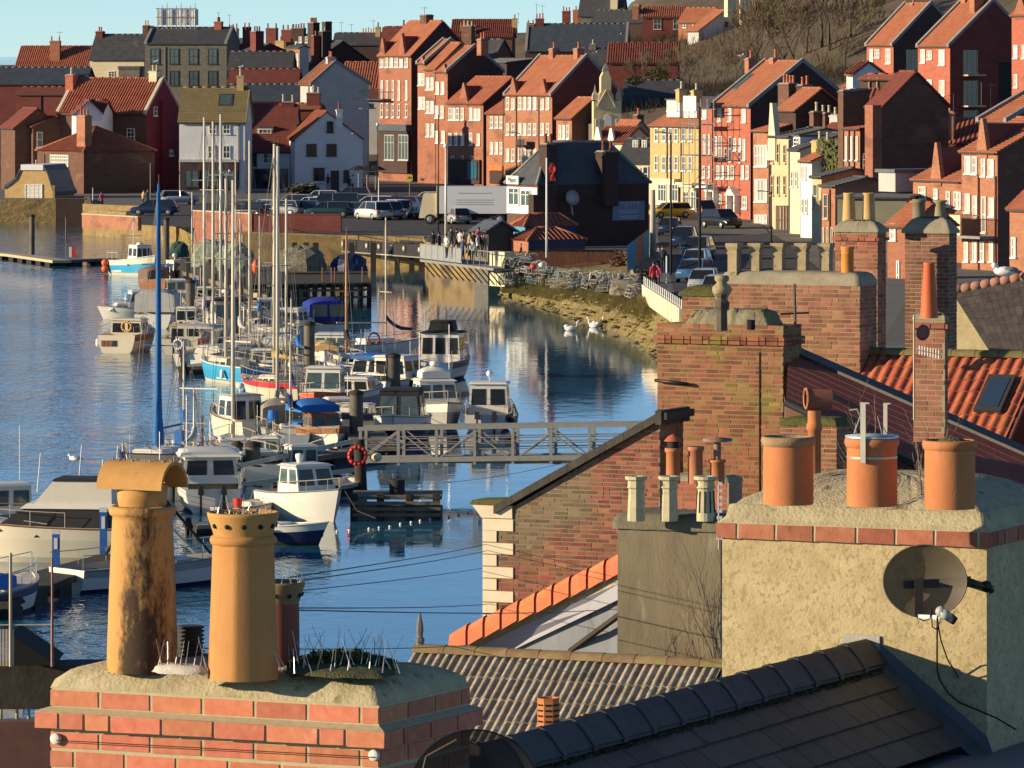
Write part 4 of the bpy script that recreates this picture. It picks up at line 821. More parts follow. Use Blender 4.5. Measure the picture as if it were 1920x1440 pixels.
h.gablet(1747,1766,267, W_ORG); h.wf([(1724,1737,350,373),(1752,1760,355,372),(1775,1783,358,387),(1790,1796,360,390),(1797,1803,361,391)], 'sash', gm=GLB); h.row([1730,1755,1780], 452, 488, 8, gm=GLB)
b = MB(); x0 = h.fx(1700); b.box(x0-2.2, x0, -1, 3, h.e-.9, h.e+.5); b.k = 1; b.box(x0-2.4,x0+.2,-1.2,3.2,h.e+.503,h.e+.75); b.build('roof_hut', [W_GRW, LEAD], h.o)
h = House('low brick cottage with an orange hipped corner and olive side wall', 1704, 1664, None, 28, 560, 424, 384, 55, W_RED, R_ORG, D=4); h.wf([(1670,1681,418,450),(1682,1688,488,542)], 'sash', gm=GLB)
h = House('olive rendered flat roofed building behind the buff chimney pots', 1700, 1570, None, 26, 560, 372, 368, 12, W_OLV, LEAD, D=8, ridge=False)
h = House('small tiled gable house at the right edge above the gull', 1935, 1893, None, 31, 600, 392, 345, 55, W_ORG, R_RED, D=4); h.wf([(1898,1906,445,482)], 'sash', gm=GLB)

# scaffolding in front of the stone house
f, loc, rz = plane(1342, 20.4, 66)
sf = thing('scaffold', 'tall grey street scaffolding between the stone house and the painted red house', 'scaffold', loc, rz)
b = MB()
for px in (1281,1292,1303,1314,1326,1338):
 for y in (-1.6,-.4): a, c = f(px, 185, y), f(px, 395, y); b.tube(c, a, .05, n=4)
for py in (205,232,262,290,318,345,372):
 for y in (-1.6,-.4): b.tube(f(1279,py,y), f(1342,py,y), .045, n=4)
b.tube(f(1281,372,-1.6), f(1338,290,-1.6), .04, n=4); b.tube(f(1338,290,-1.6), f(1281,205,-1.6), .04, n=4); b.build('scaffold_tube', GREYP, sf)
b = MB()
for py in (233,291,346): a, c = f(1281,py,-1.6), f(1338,py,-.4); b.box(a.x, c.x, -1.6, -.4, a.z-.03, a.z+.03)
b.build('scaffold_board', TIMB, sf)
b = MB(); a, c = f(1282,208,-1.7), f(1306,180,-1.7); b.box(a.x, c.x, -1.75, -1.70, a.z, c.z); b.build('sheeting', mat('sheeting_white', (.5,.5,.5)), sf)

# ---- harbour office ----
h = House('dark brick harbour office with hipped slate roof, blue sign and round dish', 1008, 951, 1216, 24, 470, 347, 267, 60, W_BRN, R_SLT, hip=True, cope=COPG, name='harbour_office', gwall=None, deep=3)
b = MB(); b.prism([(.004,0,0),(.004,h.D,0),(.004,h.D,h.e),(.004,0,h.e)], (.05,0,0)); b.build('side_wall', W_BLK, h.o)
b = MB(); b.box(-h.L,0,-.05,-.004,h.z(402),h.z(352)); b.build('upper_cladding', W_WHT, h.o)
h.wf([(955,974,352,385)], 'cas', y=-.055, gm=GLT); h.wf([(978,996,356,387)], 'cas', y=-.055, gm=GLT)
def gbox(h, px0, px1, py0, py1, x0, x1): b = MB(); y0, y1 = h.gy(px0), h.gy(px1); y = (y0+y1)/2; b.box(x0, x1, y0, y1, h.z(py1,0,y), h.z(py0,0,y)); return b, (y0+y1)/2, h.z((py0+py1)/2,0,y)
SGB = mat('sign_blue_grey', (.13,.21,.30), (.16,.25,.34), 2, .6)
b, yy, zz = gbox(h, 1147, 1207, 377, 413, .06, .14); sg = b.build('wall_sign', SGB, h.o)
def text(txt, size, m, parent, loc, rz, depth=.01, name='lettering', align='CENTER', sx=1):
 cu = bpy.data.curves.new(name, 'FONT'); cu.body = txt; cu.size = size; cu.align_x = align; cu.align_y = 'CENTER'; cu.extrude = depth; cu.resolution_u = 3
 t = bpy.data.objects.new('tmp_text', cu); COL.objects.link(t); dg = bpy.context.evaluated_depsgraph_get(); me = bpy.data.meshes.new_from_object(t.evaluated_get(dg)); bpy.data.objects.remove(t)
 me.materials.clear(); me.materials.append(m); o = obj(name, me, parent, loc); o.rotation_euler = (pi/2, 0, rz); o.scale = (sx,1,1); return o
LTR = mat('sign_pale_letter', (.42,.50,.55), None)
text('TSETTT', .5, LTR, sg, (.155,yy+.1,zz+.48), pi/2, sx=1.1)
bl = MB();
for k, (w_, dz) in enumerate(((2.0,0),(1.7,-.15),(1.9,-.42),(1.5,-.56))): bl.box(.145,.155,yy-w_/2,yy+w_/2,zz+dz-.03,zz+dz+.03)
bl.build('small_print', LTR, sg)
b = MB(); yd, zd = h.gy(1065), h.z(371,0,h.gy(1065)); b.lathe([(.02,0),(.35,.04),(.6,.16),(.62,.17),(.02,.03)], 20); dsh = b.build('satellite_dish', mat('dish_grey', (.34,.34,.33), (.42,.42,.40), 3, .6), h.o, (.55,yd,zd)); dsh.rotation_euler = (0, radians(78), 0)
b = MB(); b.tube((.06,yd,zd),(.55,yd,zd), .05); b.tube((.5,yd,zd-.55),(.75,yd,zd-1.35), .06); b.build('dish_arm', COPE, h.o)
h.chim([(1028,268,1.15,.95,2,.12,W_BLK,POTD,2),(1138,282,1.5,1.2,2,.62,W_BLK,POTD,3.2)])
# roof board sign over the white windows
x0, x1 = h.fx(955), h.fx(978); b = MB(); b.box(x0, x1, -.3, -.2, h.z(347), h.z(331)); sg2 = b.build('roof_sign', mat('sign_pale_green', (.60,.68,.62), None), h.o); text('Milgate', .5, FRD, sg2, ((x0+x1)/2,-.31,h.z(339)), 0, sx=.9)
b, yy, zz = gbox(h, 1010, 1090, 350, 352, .06, .1)
b = MB(); b.box(-.75,.05,-.4,-.004,h.z(440),h.z(365)); b.build('chimney_breast', W_BLK, h.o)
# ================= boats =================
def hullpts(L, B, fb, sheer, full=.0, n=12, cock=None, cf=.25, stern=.82):
 st = []
 for i in range(n+1):
  t = i/n; x = -L/2+L*t
  hb = B/2*min(1, stern+.55*t)*max(0.0, 1-max(0,(t-.42)/.58)**(2.3+full)); hb = max(hb, .02)
  zs = fb*(.92+sheer*t*t+.04*(1-t)); st.append((t, x, hb, zs))
 return st
def add_window(cab, q, u0, u1, v0, v1, gm, t=.02, name='window'):
 bl, br, tr, tl = [Vector(p) for p in q]
 def pt(u, v): return (bl.lerp(br, u)).lerp(tl.lerp(tr, u), v)
 a, b_, c, d = pt(u0,v0), pt(u1,v0), pt(u1,v1), pt(u0,v1); n = (b_-a).cross(d-a).normalized()
 m = MB(); m.hexa([a-n*.01,b_-n*.01,b_+n*t,a+n*t], [d-n*.01,c-n*.01,c+n*t,d+n*t]); return m.build(name, gm, cab)
class Boat:
 def __init__(s, label, px, py, hd, L, B, fb=.8, hull=None, stripe=None, boot=None, deck=None, cat='boat', name='moored_boat', sheer=.35, rake=.5, cock=(.02,.42), group='boats moored in the harbour', full=0, stern=.82, k=None):
  p = G(px, py); s.o = o = thing(name, label, cat, p, radians(hd), group); s.L, s.B, s.fb = L, B, fb; s.k = k = k or (.80 if py > 775 else .88); o.scale = (k,k,k); hull = hull or GELW; stripe = stripe or hull; boot = boot or hull; deck = deck or GELC
  st = hullpts(L, B, fb, sheer, full, stern=stern); s.st = st; b = MB(); lv = [1, .94, .66, .16, -.02]; wd = [1, 1.0, .97, .84, .72]
  for k, (mi) in enumerate((0, 1, 0, 2)):
   b.k = mi
   for sd in (1, -1):
    r = [[Vector((x-rake*(1-f)*t**3, sd*hb*w_, max(zs*f, -.3) if f > 0 else -.05)) for f, w_ in ((lv[k], wd[k]), (lv[k+1], wd[k+1]))] for t, x, hb, zs in st]
    if sd < 0: r = [q[::-1] for q in r]
    b.loft(r)
  t, x, hb, zs = st[0]; b.k = 0; b.poly([(x-.003,hb*w_*sd,zs*f) for sd in (1,) for f, w_ in zip(lv, wd)]+[(x-.003,-hb*w_,zs*f) for f, w_ in list(zip(lv, wd))[::-1]])
  b.build('hull', [hull, stripe, boot], o)
  d = MB(); rings = []
  for t, x, hb, zs in st:
   iw = max(hb-.16, hb*.5); inn = cock and cock[0] < t < cock[1]; zf = .28 if inn else zs-.03
   rings.append([Vector((x,-hb,zs)),Vector((x,-iw,zs+.02)),Vector((x,-iw*.99,zf)),Vector((x,0,zf+(0 if inn else .05))),Vector((x,iw*.99,zf)),Vector((x,iw,zs+.02)),Vector((x,hb,zs))])
  if cock:   # steep ends of the cockpit
   out = []
   for i, r in enumerate(rings):
    if i and (rings[i][3].z-rings[i-1][3].z > .3): q = [v.copy() for v in r];
    out.append(r)
   rings = out
  d.loft(rings, smooth=False); d.build('deck', deck, o)
  rb = MB(); rb.k = 0
  for sd in (1,-1): rb.path([(x, sd*(hb+.01), zs-.02) for t, x, hb, zs in st], .035, 4)
  rb.build('rubbing_strake', WHTP if hull in (BLUH, NAVY, BLKC) else (TEAK if hull is GELC else COPG), o)
 def zdeck(s, x): t = (x+s.L/2)/s.L; return s.fb*(.92+.35*t*t+.04*(1-t))
 def cabin(s, x0, x1, w0, h, z0=None, w1=None, sf=.5, sb=.1, m=None, roof=None, side=3, front=2, back=0, gm=None, name='cabin', v=(.42,.86), over=.06, rt=.06):
  z0 = s.zdeck(x0)-.25 if z0 is None else z0; w1 = w1 or w0*.86; m = m or GELW; gm = gm or GLS
  b = MB(); bt = [(x0,-w0/2,z0),(x1,-w0/2,z0),(x1,w0/2,z0),(x0,w0/2,z0)]; tp = [(x0+sb,-w1/2,z0+h),(x1-sf,-w1/2,z0+h),(x1-sf,w1/2,z0+h),(x0+sb,w1/2,z0+h)]
  b.hexa(bt, tp); c = b.build(name, m, s.o); zt = z0+h
  if roof is not False:
   r = MB(); k = over; ra = roof or m; r.hexa([(x0+sb-k,-w1/2-k,zt+.002),(x1-sf+k,-w1/2-k,zt+.002),(x1-sf+k,w1/2+k,zt+.002),(x0+sb-k,w1/2+k,zt+.002)], [(x0+sb,-w1/2+.05,zt+rt+.05),(x1-sf-.05,-w1/2+.05,zt+rt+.05),(x1-sf-.05,w1/2-.05,zt+rt+.05),(x0+sb,w1/2-.05,zt+rt+.05)]); r.build('cabin_roof', ra, c)
  for i in range(side):
   u0 = (i+.14)/side; u1 = (i+.86)/side
   add_window(c, [bt[0],bt[1],tp[1],tp[0]], u0, u1, v[0], v[1], gm); add_window(c, [bt[2],bt[3],tp[3],tp[2]], u0, u1, v[0], v[1], gm)
  for i in range(front): add_window(c, [bt[1],bt[2],tp[2],tp[1]], (i+.1)/front, (i+.9)/front, v[0]-.05, v[1], gm)
  for i in range(back): add_window(c, [bt[3],bt[0],tp[0],tp[3]], (i+.12)/back, (i+.88)/back, v[0]-.1, v[1], gm)
  s.top = zt; return c
 def rail(s, t0=.5, t1=1.0, h=.5, m=None):
  b = MB(); pts = [q for q in s.st if t0 <= q[0] <= t1]
  for sd in (1,-1):
   b.path([(x, sd*max(hb-.08,.02), zs+h) for t, x, hb, zs in pts], .018, 4)
   for t, x, hb, zs in pts[::2]: b.tube((x, sd*max(hb-.08,.02), zs), (x, sd*max(hb-.08,.02), zs+h), .015, n=4)
  b.build('guard_rail', m or COPE, s.o)
 def canopy(s, x0, x1, w_, z0, h, m, arch=.25, name='canopy', win=False):
  b = MB(); rings = []
  for k in range(7):
   x = x0+(x1-x0)*k/6; f = 1 if 0 < k < 6 else .9
   rings.append([Vector((x, w_/2*cos(pi*i/10)*(1 if i in (0,10) else 1.02), z0+(h if 0 < i < 10 else 0)*(.72+.28*sin(pi*i/10)*f)+arch*sin(pi*k/6)*sin(pi*i/10))) for i in range(11)])
  b.loft(rings);
  for r in (rings[0], rings[-1]): b.poly(r)
  o = b.build(name, m, s.o)
  if win:
   q = rings[0]; e = .03
   for a, c in ((.08,.47),(.53,.92)): add_window(o, [(x0-.005,w_/2,z0),(x0-.005,-w_/2,z0),(x0-.005,-w_/2,z0+h*.95),(x0-.005,w_/2,z0+h*.95)], a, c, .25, .85, GLT)
   for sd in (1,-1): pass
  return o
 def tubef(s, name, pts, r, m, n=5): b = MB(); b.path(pts, r, n); return b.build(name, m, s.o)
 def bimini(s, x0, x1, w_, z, m, z0=None):
  z0 = z0 if z0 is not None else s.fb; s.canopy(x0, x1, w_, z-.12, .16, m, .12);
  for x in (x0+.1, x1-.1):
   for sd in (1,-1): s.tubef('canopy_frame', [(x,sd*w_/2*.95,z0),(x,sd*w_/2*.95,z)], .02, STEEL, 4)
 def outboard(s, y=0, m=None):
  b = MB(); x = -s.L/2-.18; b.hexa([(x-.18,y-.14,s.fb*.75),(x+.2,y-.14,s.fb*.75),(x+.2,y+.14,s.fb*.75),(x-.18,y+.14,s.fb*.75)], [(x-.12,y-.11,s.fb*.75+.42),(x+.14,y-.11,s.fb*.75+.42),(x+.14,y+.11,s.fb*.75+.42),(x-.12,y+.11,s.fb*.75+.42)]); b.box(x-.06,x+.1,y-.05,y+.05,-.3,s.fb*.75); b.build('outboard_motor', m or BLKC, s.o)
 def fender(s, t, sd, m=None, r=.13):
  q = s.st[int(t*12)]; b = MB(); b.lathe([(.03,.28),(r,.2),(r,-.2),(.03,-.28)], 8, (q[1], sd*(q[2]+r), q[3]*.55)); b.build('fender', m or WHTP, s.o)
 def aerial(s, x, y, z, h, m=None, r=.016, lean=0): s.tubef('aerial', [(x,y,z),(x+lean,y,z+h)], r, m or STEEL, 4)
 def radar(s, x, z, r=.25, y=0): b = MB(); b.tube((x,y,z),(x,y,z+.3),.04); b.lathe([(r*.7,.3),(r,.36),(r,.5),(r*.6,.58),(.02,.6)], 12, (x,y,z)); b.build('radar_dome', WHTP, s.o)
 def ring(s, x, y, z, m, r=.32, rz=0, tilt=pi/2):
  b = MB(); b.path([(r*cos(a*pi/6), r*sin(a*pi/6), 0) for a in range(13)], .07, 6); o = b.build('lifebuoy', m, s.o, (x,y,z)); o.rotation_euler = (tilt, 0, rz)
 def mast(s, x, toppy, m=None, r=.085, boom=True, cover=None, stays=True, px=None, sp=True, furl=None):
  m = m or ALUM; wx = s.o.location+Matrix.Rotation(s.o.rotation_euler.z,3,'Z')@Vector((x,0,0))*s.k; zt = (H-(toppy-HZ)*wx.y/F)/s.k; z0 = s.zdeck(x)
  b = MB(); b.tube((x,0,z0), (x,0,zt), r, r*.75, 8); mo = b.build('mast', m, s.o); s.zt = zt
  b = MB()
  if sp:
   for f in ((.55,) if zt < 9 else (.4,.7)): b.tube((x,-s.B*.30,z0+(zt-z0)*f), (x,s.B*.30,z0+(zt-z0)*f), .03, n=4)
   b.build('spreader', m, mo)
  if stays:
   g = MB(); rr_ = .012
   for q in ((s.L/2-.1,0),(-s.L/2+.1,0),(x,s.B*.46),(x,-s.B*.46)): g.tube((q[0],q[1],s.zdeck(min(max(q[0],-s.L/2),s.L/2))), (x,0,zt-.1), rr_, n=3)
   for sd in (1,-1): g.tube((x,sd*s.B*.46,s.fb), (x,sd*s.B*.3,z0+(zt-z0)*.55), rr_, n=3); g.tube((x,sd*s.B*.3,z0+(zt-z0)*.55), (x,0,zt-.1), rr_, n=3)
   g.build('rigging', RIG, s.o)
  if boom:
   zb = z0+1.25; s.tubef('boom', [(x,0,zb),(-s.L*.38,0,zb+.08)], .055, m)
   if cover:
    rings = []
    for k in range(8):
     f = k/7; xx = x+.1+(-s.L*.36-x)*f; rw = .17*(1-f*.5); hh = .34*(1-f*.55)+(.5*(1-f)**6)
     rings.append([Vector((xx+.02*sin(i*2+k), rw*cos(2*pi*i/8)*(1+.15*sin(k*3+i)), zb+.08+hh*.5*(1+sin(2*pi*i/8))-.12)) for i in range(8)])
    c = MB(); c.loft(rings, True, cap=True); c.build('sail_cover', cover, s.o)
  if furl: s.tubef('furled_sail', [(s.L/2-.2,0,s.zdeck(s.L/2)+.4),(x+.1,0,zt-.8)], .07, furl, 6)
  b = MB(); b.tube((x,0,zt),(x,0,zt+.5),.012,n=3); b.tube((x-.25,0,zt+.1),(x+.25,0,zt+.1),.012,n=3); b.build('wind_vane', RIG, mo)
def yacht(label, px, py, hd, L, B, top, fb=.85, hull=None, stripe=None, boot=None, cover=None, mm=None, mr=.085, mx=.08, furl=None, bim=None, cab=None, **k):
 s = Boat(label, px, py, hd, L, B, fb, hull, stripe, boot, cat='yacht', name='sailing_yacht', **k); s.cabin(-L*.14, L*.26, B*.6, .48, m=cab or GELW, sf=.6, side=3, front=1, v=(.3,.75)); s.rail(.0, 1.0, .5)
 s.mast(L*mx, top, mm, mr, True, cover, furl=furl); s.fender(.3, 1); s.fender(.55, -1)
 if bim: s.canopy(-L*.32, -L*.12, B*.66, fb+.1, .9, bim, .1)
 return s
def cruiser(label, px, py, hd, L, B, fb=.85, hull=None, stripe=None, wh=1.2, roof=None, cab=None, gm=None, back=2, trunk=True, **k):
 s = Boat(label, px, py, hd, L, B, fb, hull, stripe, name='motor_boat', **k)
 if trunk: s.cabin(L*.05, L*.36, B*.66, .5, m=cab or GELW, sf=.7, side=2, front=1, v=(.3,.7))
 s.cabin(-L*.16, L*.12, B*.74, wh+.45, z0=fb*.5, w1=B*.66, m=cab or GELW, roof=roof, sf=.45, sb=-.15, side=2, front=3, back=back, gm=gm, v=(.55,.88), over=.12)
 s.rail(.55, 1.0, .5); return s
b1 = Boat('small blue and white fishing boat with orange buoys near the far quay wall', 256, 516, 302, 7.2, 2.9, 1.35, BLUH, GELC, GELC, cat='fishing boat', name='fishing_boat', sheer=.5, rake=.4)
b1.cabin(-.2, 1.6, 1.7, 1.55, m=GELW, side=2, front=3, back=1, sf=.1); b1.mast(-.6, 405, GELW, .06, False, stays=True); b1.aerial(-2.6,.9,1.3,3.2); b1.aerial(-3,-.9,1.3,2.4)
for i, z in enumerate((.5,1.05)):
 q = MB(); q.ball((-3.3,-1.45,z), .36, 10); q.build('buoy', ORGB, b1.o)
b1.rail(.0,.4,.7,WHTP); lb = MB(); lb.box(-.6,.9,-1.46,-1.42,.95,1.08); lb.build('number_plate', WHTP, b1.o); b1.radar(.6,2.4,.3)
b = Boat('brown weathered wooden boat with a rounded cover behind the blue mast', 297, 548, 285, 6.5, 2.7, 1.0, TEAK, TEAK, BLKC); b.canopy(-2.8,1.2,2.4,.9,1.1,mat('cover_brown',(.13,.075,.05),(.20,.12,.08),2)); b.fender(.8,1,ORGB,.2)
b = Boat('white half decker with a grey hull shadow and small wheelhouse beside the timber pile', 338, 538, 40, 6.5, 2.6, 1.15, GELW, GELW, BLKC, cat='fishing boat', name='fishing_boat', sheer=.6); b.cabin(-1.2,.1,1.3,1.35,side=1,front=2,back=1,sf=.1); b.rail(0,.4,.6,WHTP); b.fender(.1,-1,ORGB,.25); b.radar(-.6,2.3,.2)
b = cruiser('small white sloop cabin boat behind the cream cruiser', 250, 598, 195, 5.6, 2.3, .85); b.mast(.6, 548, GELW, .05, False, stays=False); b.outboard()
b = cruiser('old cream motor cruiser with an orange lifebuoy on its stern deck', 246, 657, 78, 7.2, 3.1, 1.25, GELC, TEAK, wh=1.0, cab=GELC); b.ring(-2.9,-.5,1.75,mat('buoy_amber',(.72,.36,.10)), .33, pi/2); b.rail(0,.45,.55,COPE); b.fender(.15,1); b.aerial(-1,1,2,2)
for i in range(4): q = MB(); yy = .95-i*.28; q.box(-3.66,-3.62,yy-.09,yy+.09,.45,.85); q.build('name_letter', TEAK, b.o) if i < 3 else q.build('hatch', BLKC, b.o)
b = cruiser('white cruiser under a pale grey canvas canopy behind the blue mast', 306, 612, 82, 7.8, 3.3, 1.1, wh=.9); b.canopy(-3.2,-.4,3.0,1.2,1.5,GRYC,.15); b.rail(.4,1,.6)
b = cruiser('tan topped cabin cruiser with a cluttered stern right of the blue mast', 352, 660, 85, 7.4, 3.0, 1.1, GELC, ORGB, wh=.8, cab=GELC, roof=TANC); b.outboard(.4)
b = Boat('twin hulled white boat with maroon trim moored ahead of the bimini boat', 408, 606, 96, 8, 3.6, 1.1, GELW, MARH); b.cabin(-2.4,1.8,2.4,1.0,m=MARH,side=3,roof=GELW,back=3,front=2); b.rail(.0,1,.6); b.aerial(0,1,2,4)
b = Boat('white fishing cruiser with tubular frames beside the tall masts', 424, 636, 100, 7.5, 3.1, 1.2, GELW, NAVY); b.cabin(-.5,1.6,1.9,1.7,side=2,front=3,back=2,gm=GLT); b.bimini(-3,-.6,2.4,2.9,BLKC); b.rail(0,1,.8,STEEL); b.radar(.5,2.9)
b = yacht('white yacht with a grey bimini frame left of the blue hulled yacht', 398, 684, 75, 8.4, 3.0, 228, .95, bim=None, mm=MASTC, mx=.02, mr=.11); b.bimini(-3.6,-1.2,2.5,2.6,GRYC); b.outboard(.6); b.ring(-3.9,1,1.5,WHTP,.3,pi/2)
b = yacht('sky blue hulled yacht with a cream sheer line', 432, 716, 118, 7.8, 2.8, 335, 1.15, BLUH, None, GELC, mm=MASTC, mr=.12, cab=GELC)
b = yacht('white yacht with a broad red stripe and tan sail covers', 512, 750, 150, 4.4, 2.3, 270, 1.15, GELC, REDH, GELC, cover=TANC, mm=MASTC, mr=.11, mx=-.02, cab=GELC)
b.mast(-.9, 372, MASTC, .09, True, TANC, stays=False, sp=False); b.tubef('windvane_frame', [(-2.9,.6,1.0),(-3.0,.6,2.0),(-3.0,-.6,2.0),(-2.9,-.6,1.0)], .03, STEEL)
b = yacht('slim white yacht with a cream mast behind the red striped yacht', 468, 660, 95, 7.5, 2.6, 264, .9, mm=MASTC, mx=0, mr=.10)
b = yacht('grey hulled yacht with a tall alloy mast between the pilot boats', 383, 640, 92, 8.5, 2.9, 220, .95, GELG, mm=ALUM, mr=.11, mx=0, cover=GRYC)
b = yacht('white yacht with the tallest alloy mast in the left group', 414, 622, 84, 9, 3.0, 214, 1.0, mm=ALUM, mr=.125, mx=0)
b = yacht('cream decked yacht with a pale thick mast in front of the bridge', 521, 668, 86, 9, 3.1, 274, 1.0, GELC, mm=ALUM, mr=.14, mx=0, furl=None)
b = cruiser('round windowed white pilot boat beside the dark pile', 548, 638, 70, 7, 2.8, 1.1, gm=GLT, wh=1.2); b.rail(0,1,.7,STEEL); b.aerial(0,.8,2.6,2.5)
b = Boat('workboat with a royal blue canopy near the jetty', 606, 632, 100, 7.5, 3.0, 1.1, GELW, NAVY); b.canopy(-2.6,1.2,2.7,1.2,1.5,mat('canvas_royal',(.012,.02,.22),(.02,.04,.30),3,.8),.2,win=True); b.rail(.4,1,.6)
b = cruiser('white wheelhouse boat with a folded tan tarpaulin on its bow', 622, 690, 265, 7.6, 3.1, 1.05, wh=1.15, gm=GLT); b.canopy(1.9,3.2,1.5,1.2,.45,TANC,.25,'tarpaulin'); b.rail(.3,1,.6); b.fender(.3,-1,REDH)
b = yacht('small yacht with a bare orange varnished mast', 650, 702, 100, 7, 2.5, 441, .85, GELW, mm=WOODM, mr=.09, mx=.02, cover=BLKC)
b = yacht('white yacht with a slender mast, dark blue sail cover and lifebuoy', 700, 672, 30, 7.2, 2.6, 408, 1.0, mm=MASTC, mr=.07, mx=.13, cover=None); b.ring(-.6,-1.15,1.35,MARH,.4,0); q = MB()
rings = [[Vector((.9+(2.0*f), .16*(1-f*.6)*cos(2*pi*i/8), 1.9+.4*(1-f)**3*2.2+.16*(1-f*.4)*sin(2*pi*i/8)-.05*f)) for i in range(8)] for f in (0,.12,.3,.6,1)]
q.loft(rings, True, cap=True); q.build('sail_cover', NAVY, b.o)
b = Boat('white wheelhouse boat with a red dinghy deck in the middle of the raft', 610, 772, 262, 7.2, 2.9, 1.05, GELC, ORGB); b.cabin(-.6,1.2,2.1,1.75,z0=.7,w1=1.9,side=2,front=2,gm=GLT,over=.15); b.radar(.2,2.5,.25); b.rail(.2,1,.5)
b = Boat('white boat with a rolled blue canvas and grey flank', 690, 742, 250, 8, 2.9, 1.15, GELW, GELG); b.cabin(-2.0,.4,2.1,1.3,z0=.9,side=3,front=2,back=2); b.canopy(-1.9,.3,2.0,2.15,.22,BLUC,.1); b.tubef('boom', [(-.5,.2,1.9),(3.3,.2,2.6)], .05, ALUM); b.rail(.4,1,.6)
b = cruiser('white launch with a wide side window behind the grey wooden pile', 752, 742, 60, 7.5, 3.0, 1.1, wh=1.3, gm=GLS, trunk=False); b.aerial(.8,.9,2.6,3); b.aerial(-.6,.9,2.6,2); b.rail(.5,1,.6)
b = Boat('black and white tug like boat with three arched windows', 832, 708, 80, 7.8, 3.2, 1.2, GELW, NAVY, NAVY, cat='fishing boat', name='fishing_boat'); b.cabin(-1.2,.8,2.5,1.9,z0=.9,w1=2.3,side=2,front=3,back=3,sf=.1,sb=0,v=(.42,.85),roof=BLKC,over=.2); b.cabin(-.9,.5,1.6,.5,z0=2.95,m=BLKC,roof=BLKC,side=0,front=0,back=0,sf=.05,sb=0,name='roof_box'); b.aerial(-1,1.0,2.9,1.5); b.rail(0,1,.7)
b = Boat('white patrol boat with a grey hull carrying a small dinghy on its roof', 812, 800, 282, 9, 3.3, 1.35, GELG, GELW, NAVY); b.cabin(-.8,1.8,2.4,1.55,z0=1.2,side=2,front=3,back=2,gm=GLT,over=.15,sf=.5); b.canopy(-.6,1.0,1.7,2.9,.45,GELW,.25,'dinghy'); b.aerial(-.2,1.0,2.8,3.2); b.aerial(.9,-1,2.8,2.8); b.rail(.1,1,.65,COPE); b.fender(.2,1,NAVY,.2); b.radar(.4,3.3,.28)
b = Boat('cruiser with a black zipped canopy and large clear windows', 752, 822, 265, 8.5, 3.2, 1.25, NAVY, GELW, NAVY, deck=GELG);
c = b.cabin(-1.8,1.4,2.7,1.75,z0=1.0,w1=2.2,m=BLKC,roof=BLKC,side=2,front=2,back=2,gm=GLT,sf=.35,sb=.2,v=(.16,.84),name='canopy',over=.05); b.rail(.6,1,.5); b.fender(.7,1,GRYC,.2)
b = Boat('white cabin boat with two outboards and an arched door, right end of the pontoon', 918, 803, 86, 7.2, 2.9, 1.05, GELW, NAVY, NAVY); b.cabin(-1.2,1.3,2.35,1.95,z0=.7,w1=2.1,side=2,front=3,back=2,sf=.4,sb=0,v=(.48,.86),over=.14); b.outboard(-.55); b.outboard(.45); b.aerial(.5,-1,2.6,2.6); q = MB(); q.tube((0,0,2.65),(0,0,3.1),.03); q.ball((0,0,3.2),.2,8); q.build('lamp', WHTP, b.o); b.rail(0,1,.5); b.fender(.1,-1,BLKC,.2); b.fender(.3,-1,WHTP,.16)
nt_ = MB();
for i in range(5): nt_.path([(-2.8+i*.25,-1.5,1.6),(-2.6+i*.25,-1.75,.9),(-2.7+i*.3,-1.62,.1)], .08, 4)
nt_.build('hanging_net', ROPE, b.o)
# near raft
b = Boat('white boat with a maroon bow and grey topped wheelhouse', 442, 826, 118, 6.0, 2.5, 1.35, GELC, GELC, MARH, cat='fishing boat', name='fishing_boat', sheer=.5); b.cabin(-1.6,.4,2.0,1.9,z0=.7,m=GELW,roof=GRYC,side=2,front=3,back=2,sf=.1,over=.15); b.aerial(-1,.8,2.7,3.5); b.rail(.3,1,.6); b.radar(-.6,2.7,.25)
b = yacht('cluttered grey workboat with nets and a barrel in front of the tan covers', 520, 826, 100, 7.8, 2.9, 372, 1.0, GELG, mm=MASTC, mr=.10, mx=0, cab=GELG); b.canopy(-2.2,.2,2.3,1.0,1.2,mat('cover_taupe',(.22,.19,.15),(.33,.29,.23),2),.3); q = MB(); q.lathe([(.25,.9),(.3,1.2),(.25,1.6)],10,(-2.6,.6,.3)); q.build('barrel', BLUC, b.o)
b = yacht('old white yacht with a double cream mast in the near raft', 437, 866, 96, 8, 2.8, 338, 1.0, GELW, mm=MASTC, mr=.11, mx=0, cover=None)
b = Boat('varnished launch with a bright blue canopy and white hull', 598, 836, 292, 6.8, 2.7, 1.05, GELW, TEAK, GELW); b.cabin(-.2,1.5,1.9,1.0,z0=.8,m=TEAK,side=2,front=2,gm=GLT); b.canopy(-2.4,.3,2.3,1.9,.45,BLUC,.3); b.canopy(-2.6,-.6,2.2,1.0,.3,BLUC,.1); b.tubef('mooring_rope', [(3.2,0,1.3),(3.0,-.9,.6),(2.2,-1.6,.25)], .03, COPE)
b = cruiser('small navy and white cabin boat beside the varnished launch', 668, 806, 255, 6, 2.4, .95, GELW, NAVY, wh=.5); b.outboard()
b = yacht('white yacht under a tall mast wrapped in a blue sail sleeve', 300, 892, 250, 8.5, 3.1, 345, 1.15, GELC, mm=SAILB, mr=.10, mx=.02)
q = MB(); zt = b.zt; z0 = 1.6
rings = [[Vector((.02*9.5+(.02 if f < .9 else .0)+rw*cos(2*pi*i/10)*(1+.12*sin(i*3+f*9)), rw*.8*sin(2*pi*i/10), z0+(zt-z0)*f)) for i in range(10)] for f, rw in ((0,.34),(.05,.36),(.1,.27),(.18,.22),(.4,.19),(.7,.16),(.93,.13),(.97,.11))]
